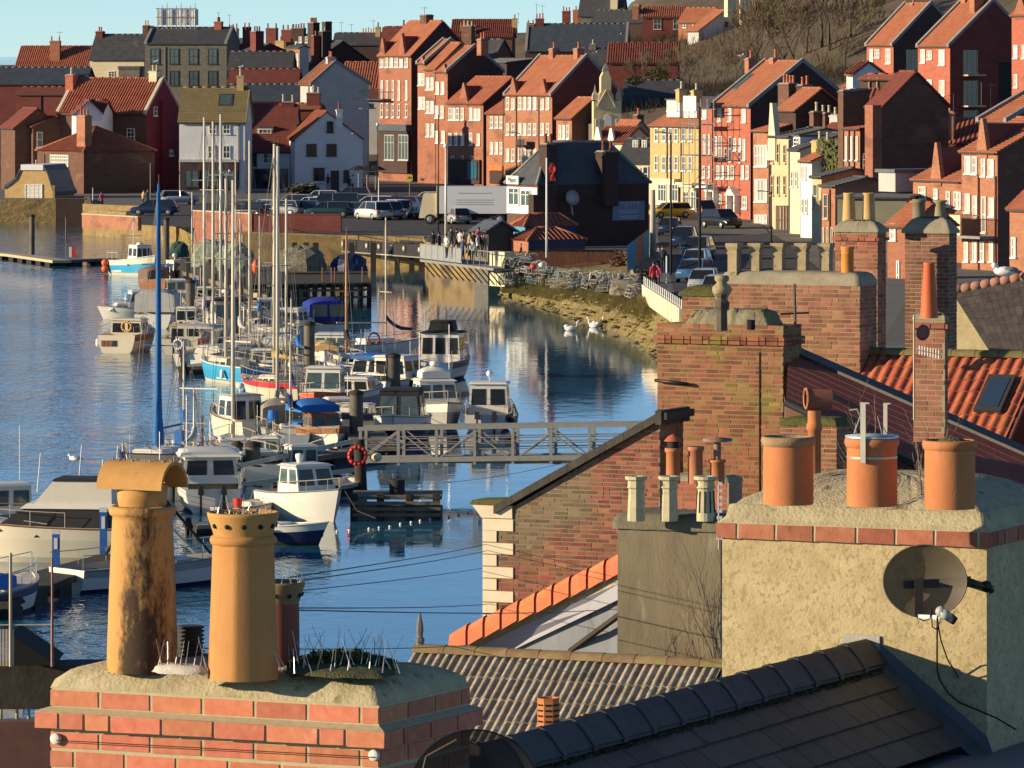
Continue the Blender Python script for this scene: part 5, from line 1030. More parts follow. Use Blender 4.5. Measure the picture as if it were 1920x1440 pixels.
q.loft(rings, True); q.build('sail_sleeve', SAILB, b.o); q = MB(); q.box(-3.9,-3.5,-.7,-.3,1.2,2.1); q.build('dodger', BLUC, b.o); b.tubef('solar_post', [(-3.0,1.1,1.1),(-3.0,1.1,3.0)], .06, mat('rust',(.16,.05,.03),(.25,.09,.05),6))
b.aerial(-4.2,.5,1.2,3.4); b.tubef('cross_tree', [(-4.2,-.7,4.3),(-4.2,1.5,4.3)], .05, WHTP)
b = Boat('white hard topped boat with a domed roof and ladder at its stern', 392, 950, 96, 8, 3.2, 1.2, GELW, GELW, NAVY); b.cabin(-1.2,1.9,2.8,1.3,z0=1.2,w1=2.4,side=3,front=3,back=2,gm=GLS,roof=GELW,sf=.4,over=.35,rt=.2); b.canopy(-1.3,1.6,2.9,2.55,.2,GELW,.16,'hard_top'); b.rail(0,1,.7); b.outboard(.6); b.aerial(0,1.1,2.9,2.5); b.outboard(-.5)
b = Boat('white cabin boat with pale green windscreen, bow to the right, in the near raft', 574, 972, 303, 6.0, 2.7, 1.25, GELW, GELW, GELW); b.cabin(-.9,1.1,2.1,1.35,z0=1.15,w1=1.85,side=2,front=2,back=1,gm=GLT,sf=.45,over=.15,v=(.4,.9)); b.rail(.4,1,.5); b.outboard(.1); q = MB(); q.lathe([(.12,0),(.2,.25),(.2,.4),(.02,.45)],10,(-.6,0,2.6)); q.build('lamp', WHTP, b.o); b.tubef('mooring_rope', [(3.2,.2,1.5),(3.8,.5,.6),(4.8,.9,.3)], .03, WIRE)
b = Boat('low open black boat with white seats beside the octagonal pot', 528, 1020, 338, 4.6, 1.9, .85, NAVY, GELW, BLKC, cock=(.02,.7)); q = MB(); q.box(-1.4,.2,-.7,.7,.6,.95); q.build('seat', GELW, b.o); b.fender(.5,-1,NAVY,.14)
b = Boat('long white yacht with a grey deck between the two buff chimney pots', 292, 1098, 40, 9.0, 3.0, 1.0, GELW, GELG, NAVY, deck=DECK, cat='yacht', name='sailing_yacht')
b.rail(0,1,.6); b.cabin(-1,1.6,1.6,.4,side=3,front=1,v=(.3,.75))
for i, (x0,y0,z0,x1,y1,z1,r,m) in enumerate([(1.7,-.4,1.3,-.9,.4,3.9,.10,PALEG),(2.6,-.3,1.2,-.6,-.5,4.3,.06,BLKC),(-2.4,.2,1.4,.6,.4,4.8,.07,BLKC),(-1.6,.2,1.3,.1,.6,4.4,.13,mat('spar_pink_white',(.62,.52,.47)))]): b.tubef('spar', [(x0,y0,z0),(x1,y1,z1)], r, m)
q = MB(); q.ball((-1.0,-.6,2.5), .35, 8, 1, 1, 1.6); q.tube((-1,-.6,1.2),(-1,-.6,2.2),.16,.2); q.path([(-.9,-.6,2.2),(-1.4,-.7,1.7),(-.6,-.9,1.0),(.3,-.9,1.2)],.05); q.build('tarpaulined_motor', BLKC, b.o)
b = Boat('large white flybridge cruiser with black screen covers in the left foreground', 104, 1050, 173, 9.2, 3.6, 1.55, GELC, GELC, GELC, deck=GELW, sheer=.25, rake=1.1, cock=(.02,.2), full=.6)
c = b.cabin(-2.6,2.6,3.0,1.0,z0=1.35,w1=2.4,m=BLKC,roof=False,side=2,front=3,back=1,gm=BLKC,sf=1.5,sb=.1,v=(.1,.9)); c = b.cabin(-3.0,1.3,2.6,.22,z0=2.32,w1=2.5,m=GELW,side=0,front=0,sf=.3,roof=False,name='fly_deck')
c = b.cabin(-2.7,.7,2.3,.95,z0=2.54,w1=2.0,m=mat('canvas_cream',(.60,.54,.42),(.70,.63,.50),2,.8),roof=BLKC,side=0,front=0,sf=.8,sb=.05,name='bridge_cover'); b.rail(.35,1,.65,COPE)
q = MB()
for sd in (1,-1): q.hexa([(-1.6,sd*1.68,1.10),(.6,sd*1.72,1.12),(.6,sd*1.74,1.12),(-1.6,sd*1.70,1.10)],[(-1.4,sd*1.68,1.38),(.3,sd*1.72,1.40),(.3,sd*1.74,1.40),(-1.4,sd*1.70,1.38)])
q.build('side_window', GLS, b.o); b.tubef('bow_rail_line', [(0,1.8,1.7),(4.4,.1,2.1),(0,-1.8,1.7)], .02, STEEL, 4)
for x,y,h in ((.6,1.0,1.7),(-2.4,-1,1.9),(-2.0,.3,1.4),(-.8,-1.0,1.9),(-3.6,0,.9)): b.aerial(x,y,3.0,h,WHTP,.02,-.15)
b = cruiser('dark windowed cabin boat at the left edge behind the flybridge cruiser', 8, 1000, 110, 7, 2.8, 1.2, GELG, NAVY, wh=1.2, gm=GLT); b.aerial(-1,.5,2.5,4.2,WHTP,.025,.25); b.aerial(-1.2,-.4,2.5,2.5); b.outboard(.3)
b = Boat('white yacht bow with steel rails at the left edge', 6, 1148, 75, 6.5, 2.5, 1.1, GELW, NAVY, NAVY, cat='yacht', name='sailing_yacht')
b.rail(0,1,.7,STEEL); b.aerial(-.6,.2,1.1,6.0,COPE,.025); b.canopy(-2.6,-.6,1.6,1.1,.5,BLUC,.1)
b = Boat('small open tender with a red bucket behind the octagonal pot', 470, 972, 60, 4.6, 1.9, .7, GELG, GELW, GELG, cock=(.02,.8)); q = MB(); q.lathe([(.16,0),(.24,.5)],10,(-.8,.2,.5)); q.build('bucket', REDB, b.o); b.outboard(0); q = MB(); q.box(-.2,.5,-.4,.4,.5,.8); q.build('seat', GELW, b.o)
b = Boat('long pale open rowing boat tied below the timber jetty', 520, 556, 182, 5.4, 1.9, .75, GELC, GELC, GELC, cock=(.05,.85), name='rowing_boat')
b = cruiser('small white cabin boat ahead of the timber jetty piles', 505, 606, 100, 6, 2.4, .9, gm=GLT, wh=.9); b = cruiser('little white launch between the pilot boat and the pale masts', 470, 622, 80, 6.2, 2.4, 1.0, GELW, NAVY, gm=GLT, wh=.8)
b = cruiser('grey and white cabin boat half hidden behind the black canopied cruiser', 672, 760, 75, 6.5, 2.6, 1.0, GELG, GELW, wh=.6)
b = Boat('dark moored dinghy with an outboard beside the gangway foot', 640, 926, 70, 4.2, 1.8, .6, BLKC, GELG, BLKC, cock=(.02,.8)); b.outboard(0)
b = cruiser('white cabin cruiser behind the light green rails', 480, 900, 100, 7, 2.8, 1.1, GELW, NAVY, wh=.4, gm=GLT)

# smaller craft filling the raft
XB = [('little white day boat with a blue stripe left of the grey pile', 700,716,80,5,2.1,'c'),('small white cuddy boat with a grey bow tied outside the raft', 662,716,255,5,2.1,'c'),('small cream yacht with a short mast behind the varnished launch', 548,790,100,6,2.3,'y',560),
('small white yacht with a blue boom cover near the net heaps', 365,590,95,6,2.3,'y',430),('white day cruiser wedged between the pale masts', 498,700,85,5.4,2.2,'c'),('tiny grey tender floating beside the blue hulled yacht', 372,700,60,3,1.4,'d'),
('white cabin boat with a navy band beside the front pale pile', 412,906,100,5.6,2.3,'c'),('open dark skiff tied inside the gangway foot', 726,850,75,4.2,1.7,'d'),('small white cruiser moored behind the patrol boat', 785,742,85,5.6,2.3,'c'),
('cream sloop with a bare cream mast at the rear of the raft', 486,640,90,6.5,2.4,'y',405),('white cuddy boat with a dark screen at the tail of the left row', 330,566,95,5.4,2.2,'c'),('pale grey inflatable tender behind the long grey decked yacht', 420,1000,30,3.4,1.6,'d'),
('small white yacht with a pale boom next to the red striped yacht', 560,716,100,6,2.3,'y',600),('small tan topped cruiser behind the twin hulled boat', 388,578,90,5.4,2.2,'c'),('white sloop with a thin mast ahead of the twin hulled boat', 442,598,95,6,2.3,'y',300),('white day boat with a grey band tied by the grey hulled yacht', 352,628,85,5,2.1,'c'),
('small white yacht with a thin mast beside the pale wooden pile', 452,676,100,6,2.2,'y',410),('white sloop with a short mast at the stern of the varnished launch', 545,835,95,6,2.2,'y',640),('pale cabin boat under the middle slatted arm', 560,900,110,5.2,2.1,'c'),('little cream sloop behind the hard topped boat', 360,906,80,5.6,2.1,'y',730),('small grey dayboat outside the hard topped boat', 318,930,100,5,2,'c'),
('white yacht with a thin mast behind the blue sail sleeve yacht', 345,868,95,6.4,2.4,'y',640),('small white cuddy boat left of the hard topped boat', 262,934,80,5.4,2.2,'c'),('cream sloop with a short pole mast near the flybridge cruiser stern', 232,958,100,6,2.3,'y',830),('white day boat beside the back dark pile of the near raft', 500,872,85,5.2,2.1,'c'),
('low white speedboat between the bow of the launch and the pile', 636,800,285,5,2.0,'c')]
for i, a in enumerate(XB):
 if a[6] == 'c': b = cruiser(a[0], a[1], a[2], a[3], a[4], a[5], .85, GELW, [NAVY,GELW,GELG,BLUC][i%4], wh=.6+.15*(i%4), gm=[GLT,GLS][i%2]); b.aerial(0,.5,1.8,1.4); b.outboard(.1)
 elif a[6] == 'y': b = yacht(a[0], a[1], a[2], a[3], a[4], a[5], a[7], .85, [GELC,GELW][i%2], mm=[MASTC,ALUM][i%2], mr=.06, cover=[BLUC,GRYC,NAVY][i%3])
 else: b = Boat(a[0], a[1], a[2], a[3], a[4], a[5], .5, [GELG,TIMD][i%2], GELG, BLKC, cock=(.03,.8)); b.outboard()
# ================= piles, pontoons, gangway, bridge, walkway, quay clutter =================
def pile(label, px, pyt, pyb, w_=.55, m=None, cap=True):
 g = G(px, pyb); s_ = (pyb-HZ)/H; zt = H-(pyt-HZ)/s_; o = thing('mooring_pile', label, 'pile', g, 0, 'steel piles standing in the water')
 b = MB(); b.lathe([(w_/2,-2.5),(w_/2,zt)], 14); b.build('shaft', m or PILE, o); b = MB(); b.lathe([(w_/2+.03,zt-.12),(w_/2+.03,zt+.03),(.02,zt+.12)], 14); b.build('cap', TIMD, o)
for a in [('tall dark pile at the far left pontoon', 60,404,476,.48),('thin dark stake left of the stepped quay wall', 124,405,448,.16),('pile behind the blue sail sleeve', 312,410,492,.5),
 ('grey pile between the tan cruiser and the maroon trimmed boat', 357,527,600,.62),('pale wooden pile behind the grey hulled yacht', 440,562,648,.5),('dark thick pile in the centre of the raft', 580,606,718,.6),
 ('grey pile beside the launch with the wide side window', 737,666,748,.75),('stout pale pile where the gangway meets the pontoon', 668,735,836,.62),('front pale pile of the pair in the near raft', 445,832,900,.45),('back dark pile of the pair in the near raft', 474,832,905,.62)]:
 pile(a[0]+'', *a[1:])
for lb, px, pt, pb in (('blue painted post with a white top beside the flybridge cruiser bow',105,994,1064),('blue painted post at the flybridge cruiser stern',194,952,1030)):
 g = G(px,pb,.6); s_ = (pb-HZ)/(H-.6); o = thing('blue_post', lb, 'post', g); h_ = (pb-pt)/s_; b = MB(); b.box(-.12,.12,-.12,.12,-.3,h_*.9); b.build('shaft', mat('post_blue',(.02,.10,.36),(.03,.15,.44),4), o); b = MB(); b.box(-.13,.13,-.13,.13,h_*.9,h_); b.build('top_plate', WHTP, o); b = MB(); b.box(-.06,.06,-.135,-.125,h_*.5,h_*.8); b.build('number_label', WHTP, o)
def pontoon(label, pts, w_, z=.55, m=None, fl=None, skip=0):
 """pts: pixel points at deck height; walkway with planks over floats"""
 P_ = [G(x,y,z) for x,y in pts]; o = thing('pontoon', label, 'pontoon', P_[0]); o0 = P_[0]; k = 0
 for a, c in zip(P_, P_[1:]):
  d = (c-a); L = d.length; d.normalize(); n = Vector((-d.y,d.x,0)); nb = max(2, int(L/3.0))
  b = MB(); q = [a+n*w_/2, a-n*w_/2, c-n*w_/2, c+n*w_/2]; q = [v-o0 for v in q]; b.hexa([v+Vector((0,0,-.22)) for v in q], q); b.build('deck', m or TIMB, o)
  for i in range(nb):
   t0, t1 = (i+.1)/nb*L, (i+.62)/nb*L; b = MB(); q = [a+d*t0+n*w_*.46, a+d*t0-n*w_*.46, a+d*t1-n*w_*.46, a+d*t1+n*w_*.46]; q = [v-o0 for v in q]; b.hexa([v+Vector((0,0,-.75)) for v in q], [v+Vector((0,0,-.21)) for v in q]); b.build('float', fl or BLKC, o)
 return o
pontoon('pale floating pontoon with black openings at the far left', [(-60,468),(30,476),(116,488)], 1.6, .55, mat('pontoon_cream',(.42,.34,.19),(.52,.43,.26),2), BLKC)
pontoon('dark floating walkway leading to the blue fishing boat', [(116,487),(214,484)], 1.3, .5, TIMB)
pontoon('long central pontoon between the two rows of boats', [(700,832),(640,742),(560,660),(470,590),(395,545)], 1.8, .55, TIMB)
pontoon('near pontoon beside the flybridge cruiser', [(-30,1128),(110,1072),(230,1040)], 1.6, .6, TIMD)
pontoon('finger pontoon crossing behind the near raft', [(700,836),(520,862),(400,880)], 1.2, .5, TIMB)
pl = thing('landing_stage', 'dark weedy landing stage under the foot of the gangway', 'landing stage', G(735,925,.9)); b = MB(); b.box(-1.5,1.9,-1.5,1.5,-.9,-.55); b.box(-1.5,1.9,-1.5,1.5,-.12,.0)
b.build('deck', TIMB, pl)
for i, x in enumerate((-1.4,-.4,.7,1.7)):
 b = MB(); b.box(x-.14,x+.14,-1.55,-1.3,-1.8,.1); b.build('post', TIMD, pl)
for i in range(3): b = MB(); b.box(-1.45,1.85,-1.62,-1.56,-.75+i*.22,-.62+i*.22); b.build('board', TIMB, pl)
b = MB(); b.lathe([(.3,0),(.3,.55)],12,(.2,-.4,.0)); b.build('bollard', BLKC, pl)
# red warning boards on the far pontoon
for px, w_, lb, m in ((132,.22,'slim white and red post on the far left pontoon',WHTP),(138,.32,'red board on the far left pontoon',REDB)):
 g = G(px,482,.55); b = MB(); b.box(-w_/2,w_/2,-.08,.08,0,.85); tag(b.build('marker_post', m, None, g), lb, 'marker')
# gangway truss
A, C_ = G(672,864,.75), G(1240,864,1.2); A = P(676,868,46.2); C_ = P(1250,860,46.6)
gw = thing('gangway', 'long grey steel truss gangway across the water to the brick gable', 'gangway', A, atan2(C_.y-A.y, C_.x-A.x)); L = (C_.xy-A.xy).length; dz = C_.z-A.z; W_ = 1.25; Ht = 1.38
for yy in (0, W_):
 for nm, z, r in (('top_rail',Ht,.075),('lower_chord',.10,.10)): b = MB(); b.hexa([(-.1,yy-r,z-r),(L,yy-r,z-r+dz),(L,yy+r,z-r+dz),(-.1,yy+r,z-r)], [(-.1,yy-r,z+r),(L,yy-r,z+r+dz),(L,yy+r,z+r+dz),(-.1,yy+r,z+r)]); b.build(nm, GREYP, gw)
 for z in (.95,.72,.5): b = MB(); b.tube((0,yy,z),(L,yy,z+dz),.022,n=4); b.build('handrail', GREYP, gw)
 n = 8
 for i in range(n+1):
  x = L*i/n; b = MB(); b.box(x-.06,x+.06,yy-.06,yy+.06,-.12+dz*i/n,Ht+dz*i/n); b.build('upright', GREYP, gw)
  if i < n:
   b = MB(); zz = (.15,Ht-.05) if i % 2 == 0 else (Ht-.05,.15); b.tube((x,yy,zz[0]),(L*(i+1)/n,yy,zz[1]),.035,n=5); b.build('brace', GREYP, gw)
b = MB(); b.box(0,L,.07,W_-.07,.03,.12); b.build('walkway', mat('walkway_grey',(.20,.19,.16),(.28,.26,.22),2), gw)
# lifebuoy and slatted arms by the gangway foot
lb = thing('timber_dolphin', 'black leaning timber post carrying a lifebuoy at the gangway foot', 'post', P(685,935,47)); b = MB(); b.tube((-.1,0,-1.2),(-.25,0,2.35),.26,.22,8); b.build('shaft', TIMD, lb)
b = MB(); b.path([(.34*cos(a*pi/6),.34*sin(a*pi/6),0) for a in range(13)],.085,6); o = b.build('lifebuoy', REDB, None, lb.location+Vector((-.30,-.38,1.75))); o.rotation_euler = (pi/2,0,.2); tag(o,'red lifebuoy hanging on the black leaning timber post','lifebuoy')
b = MB(); b.ball((0,0,0),.2,8,1.3,1,1); o = b.build('buoy', mat('buoy_cream',(.65,.55,.32),(.72,.62,.4),5), None, P(705,857,47)); tag(o,'cream net float beside the red lifebuoy','buoy')
for i, (x0,y0,x1,y1,s0,s1) in enumerate([(412,882,664,827,47,44.5),(412,914,674,880,47,45.5),(400,930,676,930,47,46.5)]):
 a, c = P(x0,y0,s0), P(x1,y1,s1); o = thing('slatted_arm', ('highest','middle','lowest')[i]+' of the three pale green slatted arms reaching left from the timber post', 'rail', a); n = 7; d = c-a
 for j in range(n):
  p, q = d*(j/n), d*((j+.985)/n); b = MB(); b.hexa([p+Vector((0,-.06,-.09)),q+Vector((0,-.06,-.09)),q+Vector((0,.06,-.09)),p+Vector((0,.06,-.09))],[p+Vector((0,-.06,.10)),q+Vector((0,-.06,.10)),q+Vector((0,.06,.10)),p+Vector((0,.06,.10))]); b.build('slat', PALEG, o)
  b = MB(); b.tube(q+Vector((-.3,-.09,-.14)),q+Vector((.1,-.09,-.18)),.04,n=4); b.build('clip', DKMT, o)
# navigation string of white floats
fl = thing('float_line', 'curved string of small white floats on the water', 'float line', G(515,1010))
ptsf = [(515,1022),(540,1014),(560,1011),(582,1008),(604,1003),(632,998),(655,996),(692,993),(711,991),(731,989),(751,984),(771,981),(788,978),(806,976),(824,973),(842,970),(860,966),(878,962)]
for px, py in ptsf: b = MB(); b.ball(G(px,py)-fl.location+Vector((0,0,.03)), .055, 6); b.build('float', WHTP, fl)
# swing bridge girder
def barrier(name, label, cat, pts, s0, s1=None): pass
bd = thing('footbridge', 'low black girder footbridge with pale roundels across the inlet', 'bridge', P(540,462,22.2), 0); A = P(540,462,22.2); C_ = P(792,460,23.4); d = C_-A; L = d.xy.length; bd.rotation_euler.z = atan2(d.y,d.x)
b = MB(); b.box(0,L,0,.3,0,.95); b.build('girder', BLKC, bd); b = MB(); b.box(0,L,.3,3.2,.2,.45); b.build('bridge_deck', TIMB, bd); b = MB(); b.box(0,L,3.2,3.5,0,.95); b.build('girder', BLKC, bd)
b = MB(); b.box(-.2,L+.2,-.06,.02,-.12,-.02); b.build('lower_flange', COPG, bd)
for i in range(11):
 x = L*(.06+.09*i) if i < 10 else L*.98; b = MB(); b.lathe([(.02,0),(.21,.0),(.21,.05),(.02,.05)],10); o = b.build('roundel', COPE, bd, (x,-.02,.55)); o.rotation_euler = (pi/2,0,0)
 b = MB(); b.tube((x+.38,-.03,.1),(x+.38,-.03,.95),.03,n=4); b.build('rib', BLKC, bd)
b = MB(); b.tube((0,-.05,1.5),(L,-.05,1.5),.03,n=4);
for i in range(12): b.tube((L*i/11,-.05,.9),(L*i/11,-.05,1.5),.025,n=4)
b.build('handrail', DKMT, bd)
# inlet quay piles under and beside the bridge
for i, px in enumerate((552,574,592,660,700,745,772,790)):
 g = G(px,508); b = MB(); b.box(-.22,.22,-.2,.2,-1,2.3); tag(b.build('timber_pile', TIMD, None, g), 'dark timber pile under the black footbridge', 'pile', 'timber piles under the footbridge')
# timber fish jetty with piles and creels
def seg(pts, z): return [G(x,y,z) for x,y in pts]
jt = thing('timber_jetty', 'dark timber jetty on piles in front of the black footbridge', 'jetty', G(500,540,1.6)); o0 = jt.location
q = [G(470,534,1.7),G(692,530,1.7),G(688,498,1.7),G(455,498,1.7)]; b = MB(); b.hexa([v-o0+Vector((0,0,-.3)) for v in q],[v-o0 for v in q]); b.build('deck', TIMD, jt)
for i in range(14):
 f = i/13; p = q[0].lerp(q[1], f)-o0; b = MB(); b.box(p.x-.16,p.x+.16,p.y-.25,p.y+.05,-2.6,.15); b.build('pile', TIMD, jt)
for z in (-.45,-.95): b = MB(); a, c = q[0]-o0, q[1]-o0; b.hexa([(a.x,a.y-.28,z),(c.x,c.y-.28,z),(c.x,c.y-.2,z),(a.x,a.y-.2,z)],[(a.x,a.y-.28,z+.16),(c.x,c.y-.28,z+.16),(c.x,c.y-.2,z+.16),(a.x,a.y-.2,z+.16)]); b.build('rubbing_board', TIMB, jt)
b = MB();
for px in (605,622,628,680): p = G(px,528,1.7)-o0; b.tube(p-Vector((0,.3,2.2)), p+Vector((0,-.3,1.0)), .05, n=5)
b.build('ladder_rail', TEAK, jt)
# left part: net heaps on jetty along the raft
jt2 = thing('timber_jetty', 'long pale timber jetty with net heaps running behind the tall masts', 'jetty', G(400,520,1.6)); o0 = jt2.location
q = [G(330,505,1.6),G(470,545,1.6),G(470,505,1.6),G(340,482,1.6)]; b = MB(); b.hexa([v-o0+Vector((0,0,-.3)) for v in q],[v-o0 for v in q]); b.build('deck', TIMB, jt2)
for i in range(12):
 p = q[0].lerp(q[1], i/11)-o0; b = MB(); b.box(p.x-.15,p.x+.15,p.y-.25,p.y+.05,-2.4,.5+.3*(i%3)); b.build('pile', TIMB if i%2 else TIMD, jt2)
def heap(label, cx, cy, z, w_, d, h, m, seed, cat='net heap', name='net_heap', n=14):
 rr = random.Random(seed); c = G(cx,cy,z); b = MB(); rings = []
 for j in range(7):
  f = j/6; rr_ = cos(f*pi/2)**.6; rings.append([Vector((w_/2*rr_*cos(2*pi*i/n)*(1+(rr.random()-.5)*.35), d/2*rr_*sin(2*pi*i/n)*(1+(rr.random()-.5)*.35), h*sin(f*pi/2)*(1+(rr.random()-.5)*.15))) for i in range(n)])
 b.loft(rings, True, smooth=False)
 return tag(b.build(name, m, None, c), label, cat)
RH = mat('rope_heap', (.05,.045,.03), (.36,.32,.23), 7, 1, .08, 16)
heap('pile of pale green fishing net behind the left masts', 400, 500, 1.7, 3.4, 2.2, 2.0, NETG, 1); heap('second pile of green net beside a red float', 440, 508, 1.7, 2.8, 2.0, 2.1, NETG, 2)
heap('dark green heap of wet net near the fishing boat', 336, 482, 1.7, 1.6, 1.4, 1.2, mat('net_dark',(.02,.05,.045),(.04,.09,.075),4,1), 3); heap('brown rope heap on the dark jetty', 565, 508, 1.9, 3.6, 2.2, 1.8, RH, 4); heap('navy tarpaulin heap on the dark jetty', 655, 508, 1.9, 2.6, 1.8, 1.2, NAVY, 5)
b = MB(); b.ball((0,0,0), .4, 8, .8,.8,1.3); tag(b.build('buoy', ORGB, None, G(480,500,2.3)), 'red float on the jetty between the green nets and brown rope', 'buoy')
# lobster creels: open frames with netting
def creel_mesh():
 b = MB(); L, W2, Hh = .75, .5, .4
 for x in (-L/2,0,L/2):
  pts = [(x, W2/2*cos(a*pi/6), Hh*min(1,.15+sin(a*pi/6))) for a in range(7)]; b.path([(x,W2/2,0)]+pts+[(x,-W2/2,0)], .022, 4)
 for y, z in ((W2/2,0),(-W2/2,0),(W2/2*.87,Hh*.6),(-W2/2*.87,Hh*.6),(0,Hh)): b.tube((-L/2,y,z),(L/2,y,z),.02,n=4)
 for k in range(9):
  x = -L/2+L*k/8; b.path([(x, W2/2*cos(a*pi/6), Hh*min(1,.15+sin(a*pi/6))) for a in range(7)], .007, 3)
 for a in range(1,6): y, z = W2/2*cos(a*pi/6), Hh*min(1,.15+sin(a*pi/6)); b.tube((-L/2,y,z),(L/2,y,z),.007,n=3)
 b.k = 1; b.box(-L/2,L/2,-W2/2+.02,W2/2-.02,.0,.03); b.box(-.12,.12,-.1,.1,.03,.22); return b
CRM_ = [creel_mesh().mesh('lobster_creel', [m, m2]) for m, m2 in ((ROPE,TIMD),(mat('creel_grey',(.35,.32,.27),(.60,.56,.48),4,.9),BLKC),(mat('creel_blue_rope',(.14,.19,.20),(.36,.40,.38),4,.9),TIMD))]
rr = random.Random(11); ncr = 0
CG = 'lobster creels stacked on the stone bank'
for cx, cy, nx, nz, base in [(965,528,3,5,2.4),(990,524,3,5,2.4),(1015,526,4,4,2.4),(1042,530,4,3,2.4),(1068,533,4,3,2.4),(1095,536,4,3,2.4),(1120,538,4,3,2.4),(1150,541,4,3,2.4),(1178,545,4,3,2.4),(1198,552,3,2,2.4)]:
 for i in range(nx):
  for k in range(nz):
   if rr.random() < .12: continue
   base = bz(cx)+.05; g = G(cx+(i-nx/2)*17*.62+rr.random()*4, cy+rr.random()*6, base); g.z = base+k*.37
   o = obj('lobster_creel', CRM_[rr.randrange(3)], None, g, ((rr.random()-.5)*.3,(rr.random()-.5)*.3,rr.random()*3)); tag(o, 'lobster creel heaped on the stone bank in front of the fence', 'lobster creel', CG); ncr += 1
for i, (px, py, m, lb) in enumerate([(1000,500,REDB,'red tub among the creels at the left end'),(1016,497,WHTP,'white float on top of the creels'),(1163,520,LEAD,'grey sack in front of the creels')]):
 b = MB(); b.ball((0,0,0), .2, 8, 1.2,1,.9); tag(b.build('float' if i else 'tub', m, None, P(px,py,(540-HZ)/15.1)), lb, 'float' if i else 'tub')
heap('trailing grey green net at the left end of the lobster creels', 955, 534, 1.0, 1.4, 1.2, 1.9, NETG, 9); heap('tangled pale rope heap among the lobster creels', 1080, 540, 1.5, 3.4, 1.4, .8, RH, 10); heap('tangled rope heap near the white railing', 1185, 553, 2.0, 3.0, 1.5, 1.0, RH, 12)
heap('navy sack heap beside the lobster creels', 1140, 548, 1.8, 1.6, 1.0, .8, mat('sack_navy',(.02,.025,.04),(.05,.06,.08),4), 13)

# ---- walls and fences on the quay ----
def wall(name, label, pts, z0, z1, t, m, cat='wall', cap=None):
 P_ = [Vector(p) for p in pts]; o = thing(name, label, cat, P_[0]); o0 = P_[0]; b = MB(); cb = MB()
 for a, c in zip(P_, P_[1:]):
  d = Vector((c.x-a.x,c.y-a.y,0)).normalized(); n = Vector((-d.y,d.x,0))*t/2; q = [a-n-o0,c-n-o0,c+n-o0,a+n-o0]
  b.hexa([Vector((v.x,v.y,z0-o0.z)) for v in q],[Vector((v.x,v.y,z1-o0.z)) for v in q])
  if cap: n2 = n*1.3; q = [a-n2-o0,c-n2-o0,c+n2-o0,a+n2-o0]; cb.hexa([Vector((v.x,v.y,z1+.003-o0.z)) for v in q],[Vector((v.x,v.y,z1+.1-o0.z)) for v in q])
 b.build('wall_body', m, o)
 if cap: cb.build('coping', cap, o)
 return o
wall('quay_parapet', 'orange brown parapet with a capping left of the fishing boat', [G(157,418,2.8),G(262,424,2.8)], 2.4, 3.55, .35, W_ORG, cap=COPE)
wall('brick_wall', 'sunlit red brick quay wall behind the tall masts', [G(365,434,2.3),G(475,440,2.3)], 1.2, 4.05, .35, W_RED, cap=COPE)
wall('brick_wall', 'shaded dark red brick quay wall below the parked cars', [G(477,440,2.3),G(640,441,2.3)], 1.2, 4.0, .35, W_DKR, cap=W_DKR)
fn = wall('timber_fence', 'long brown board fence behind the lobster creels', [G(955,510,1.2),G(1165,512,1.2)], 1.2, 1.3, .1, TIMD, 'fence')
A, C_ = G(955,510,1.2), G(1170,512,1.2)
for i in range(62):
 p = A.lerp(C_, i/62)-A; b = MB(); b.box(p.x+.01,p.x+(C_-A).x/62-.015,p.y-.03,p.y+.03,0,1.52+.03*(i%3)); b.build('fence_board', mat('fence_brown',(.13,.055,.03),(.19,.085,.05),3,.9,rnd=.15), fn)
fg = thing('painted_fence', 'blue and orange painted board fence at the end of the brown fence', 'fence', G(1176,512,2.5)); A, C_ = G(1176,512,2.5), G(1216,478,2.5)
for i in range(16):
 p = (C_-A)*(i/16); d = (C_-A)/16*.9; b = MB(); b.hexa([p,p+d,p+d+Vector((.02,.05,0)),p+Vector((.02,.05,0))],[p+Vector((0,0,1.9)),p+d+Vector((0,0,1.9)),p+d+Vector((.02,.05,1.9)),p+Vector((.02,.05,1.9))]); b.build('fence_board', mat('fence_blue',(.02,.22,.36),(.04,.30,.45),3) if i < 6 or i > 11 else mat('fence_orange',(.42,.13,.05),(.5,.18,.07),3), fg)
cw = wall('concrete_wall', 'cream concrete wall with spiky white railings beside the bank', [G(1208,548,2.5),G(1278,594,2.5)], 1.9, 3.0, .3, W_CRM, 'wall')
A, C_ = G(1208,548,2.5), G(1278,594,2.5)
for i in range(20): p = (C_-A)*(i/19); b = MB(); b.tube(p+Vector((0,0,.45)),p+Vector((0,0,1.0)),.035,n=4); b.build('railing_post', WHTP, cw)
cw = wall('concrete_block', 'cream concrete quay block left of the kiosk', [G(927,520,1.4),G(955,522,1.4)], .8, 3.3, .8, W_CRM, 'wall')
b = MB();
for i in range(9): b.tube((.15+i*.3,0,1.3),(.15+i*.3,0,1.75),.03,n=4)
b.tube((0,0,1.75),(3,0,1.72),.03,n=4); b.build('railing', COPE, cw)
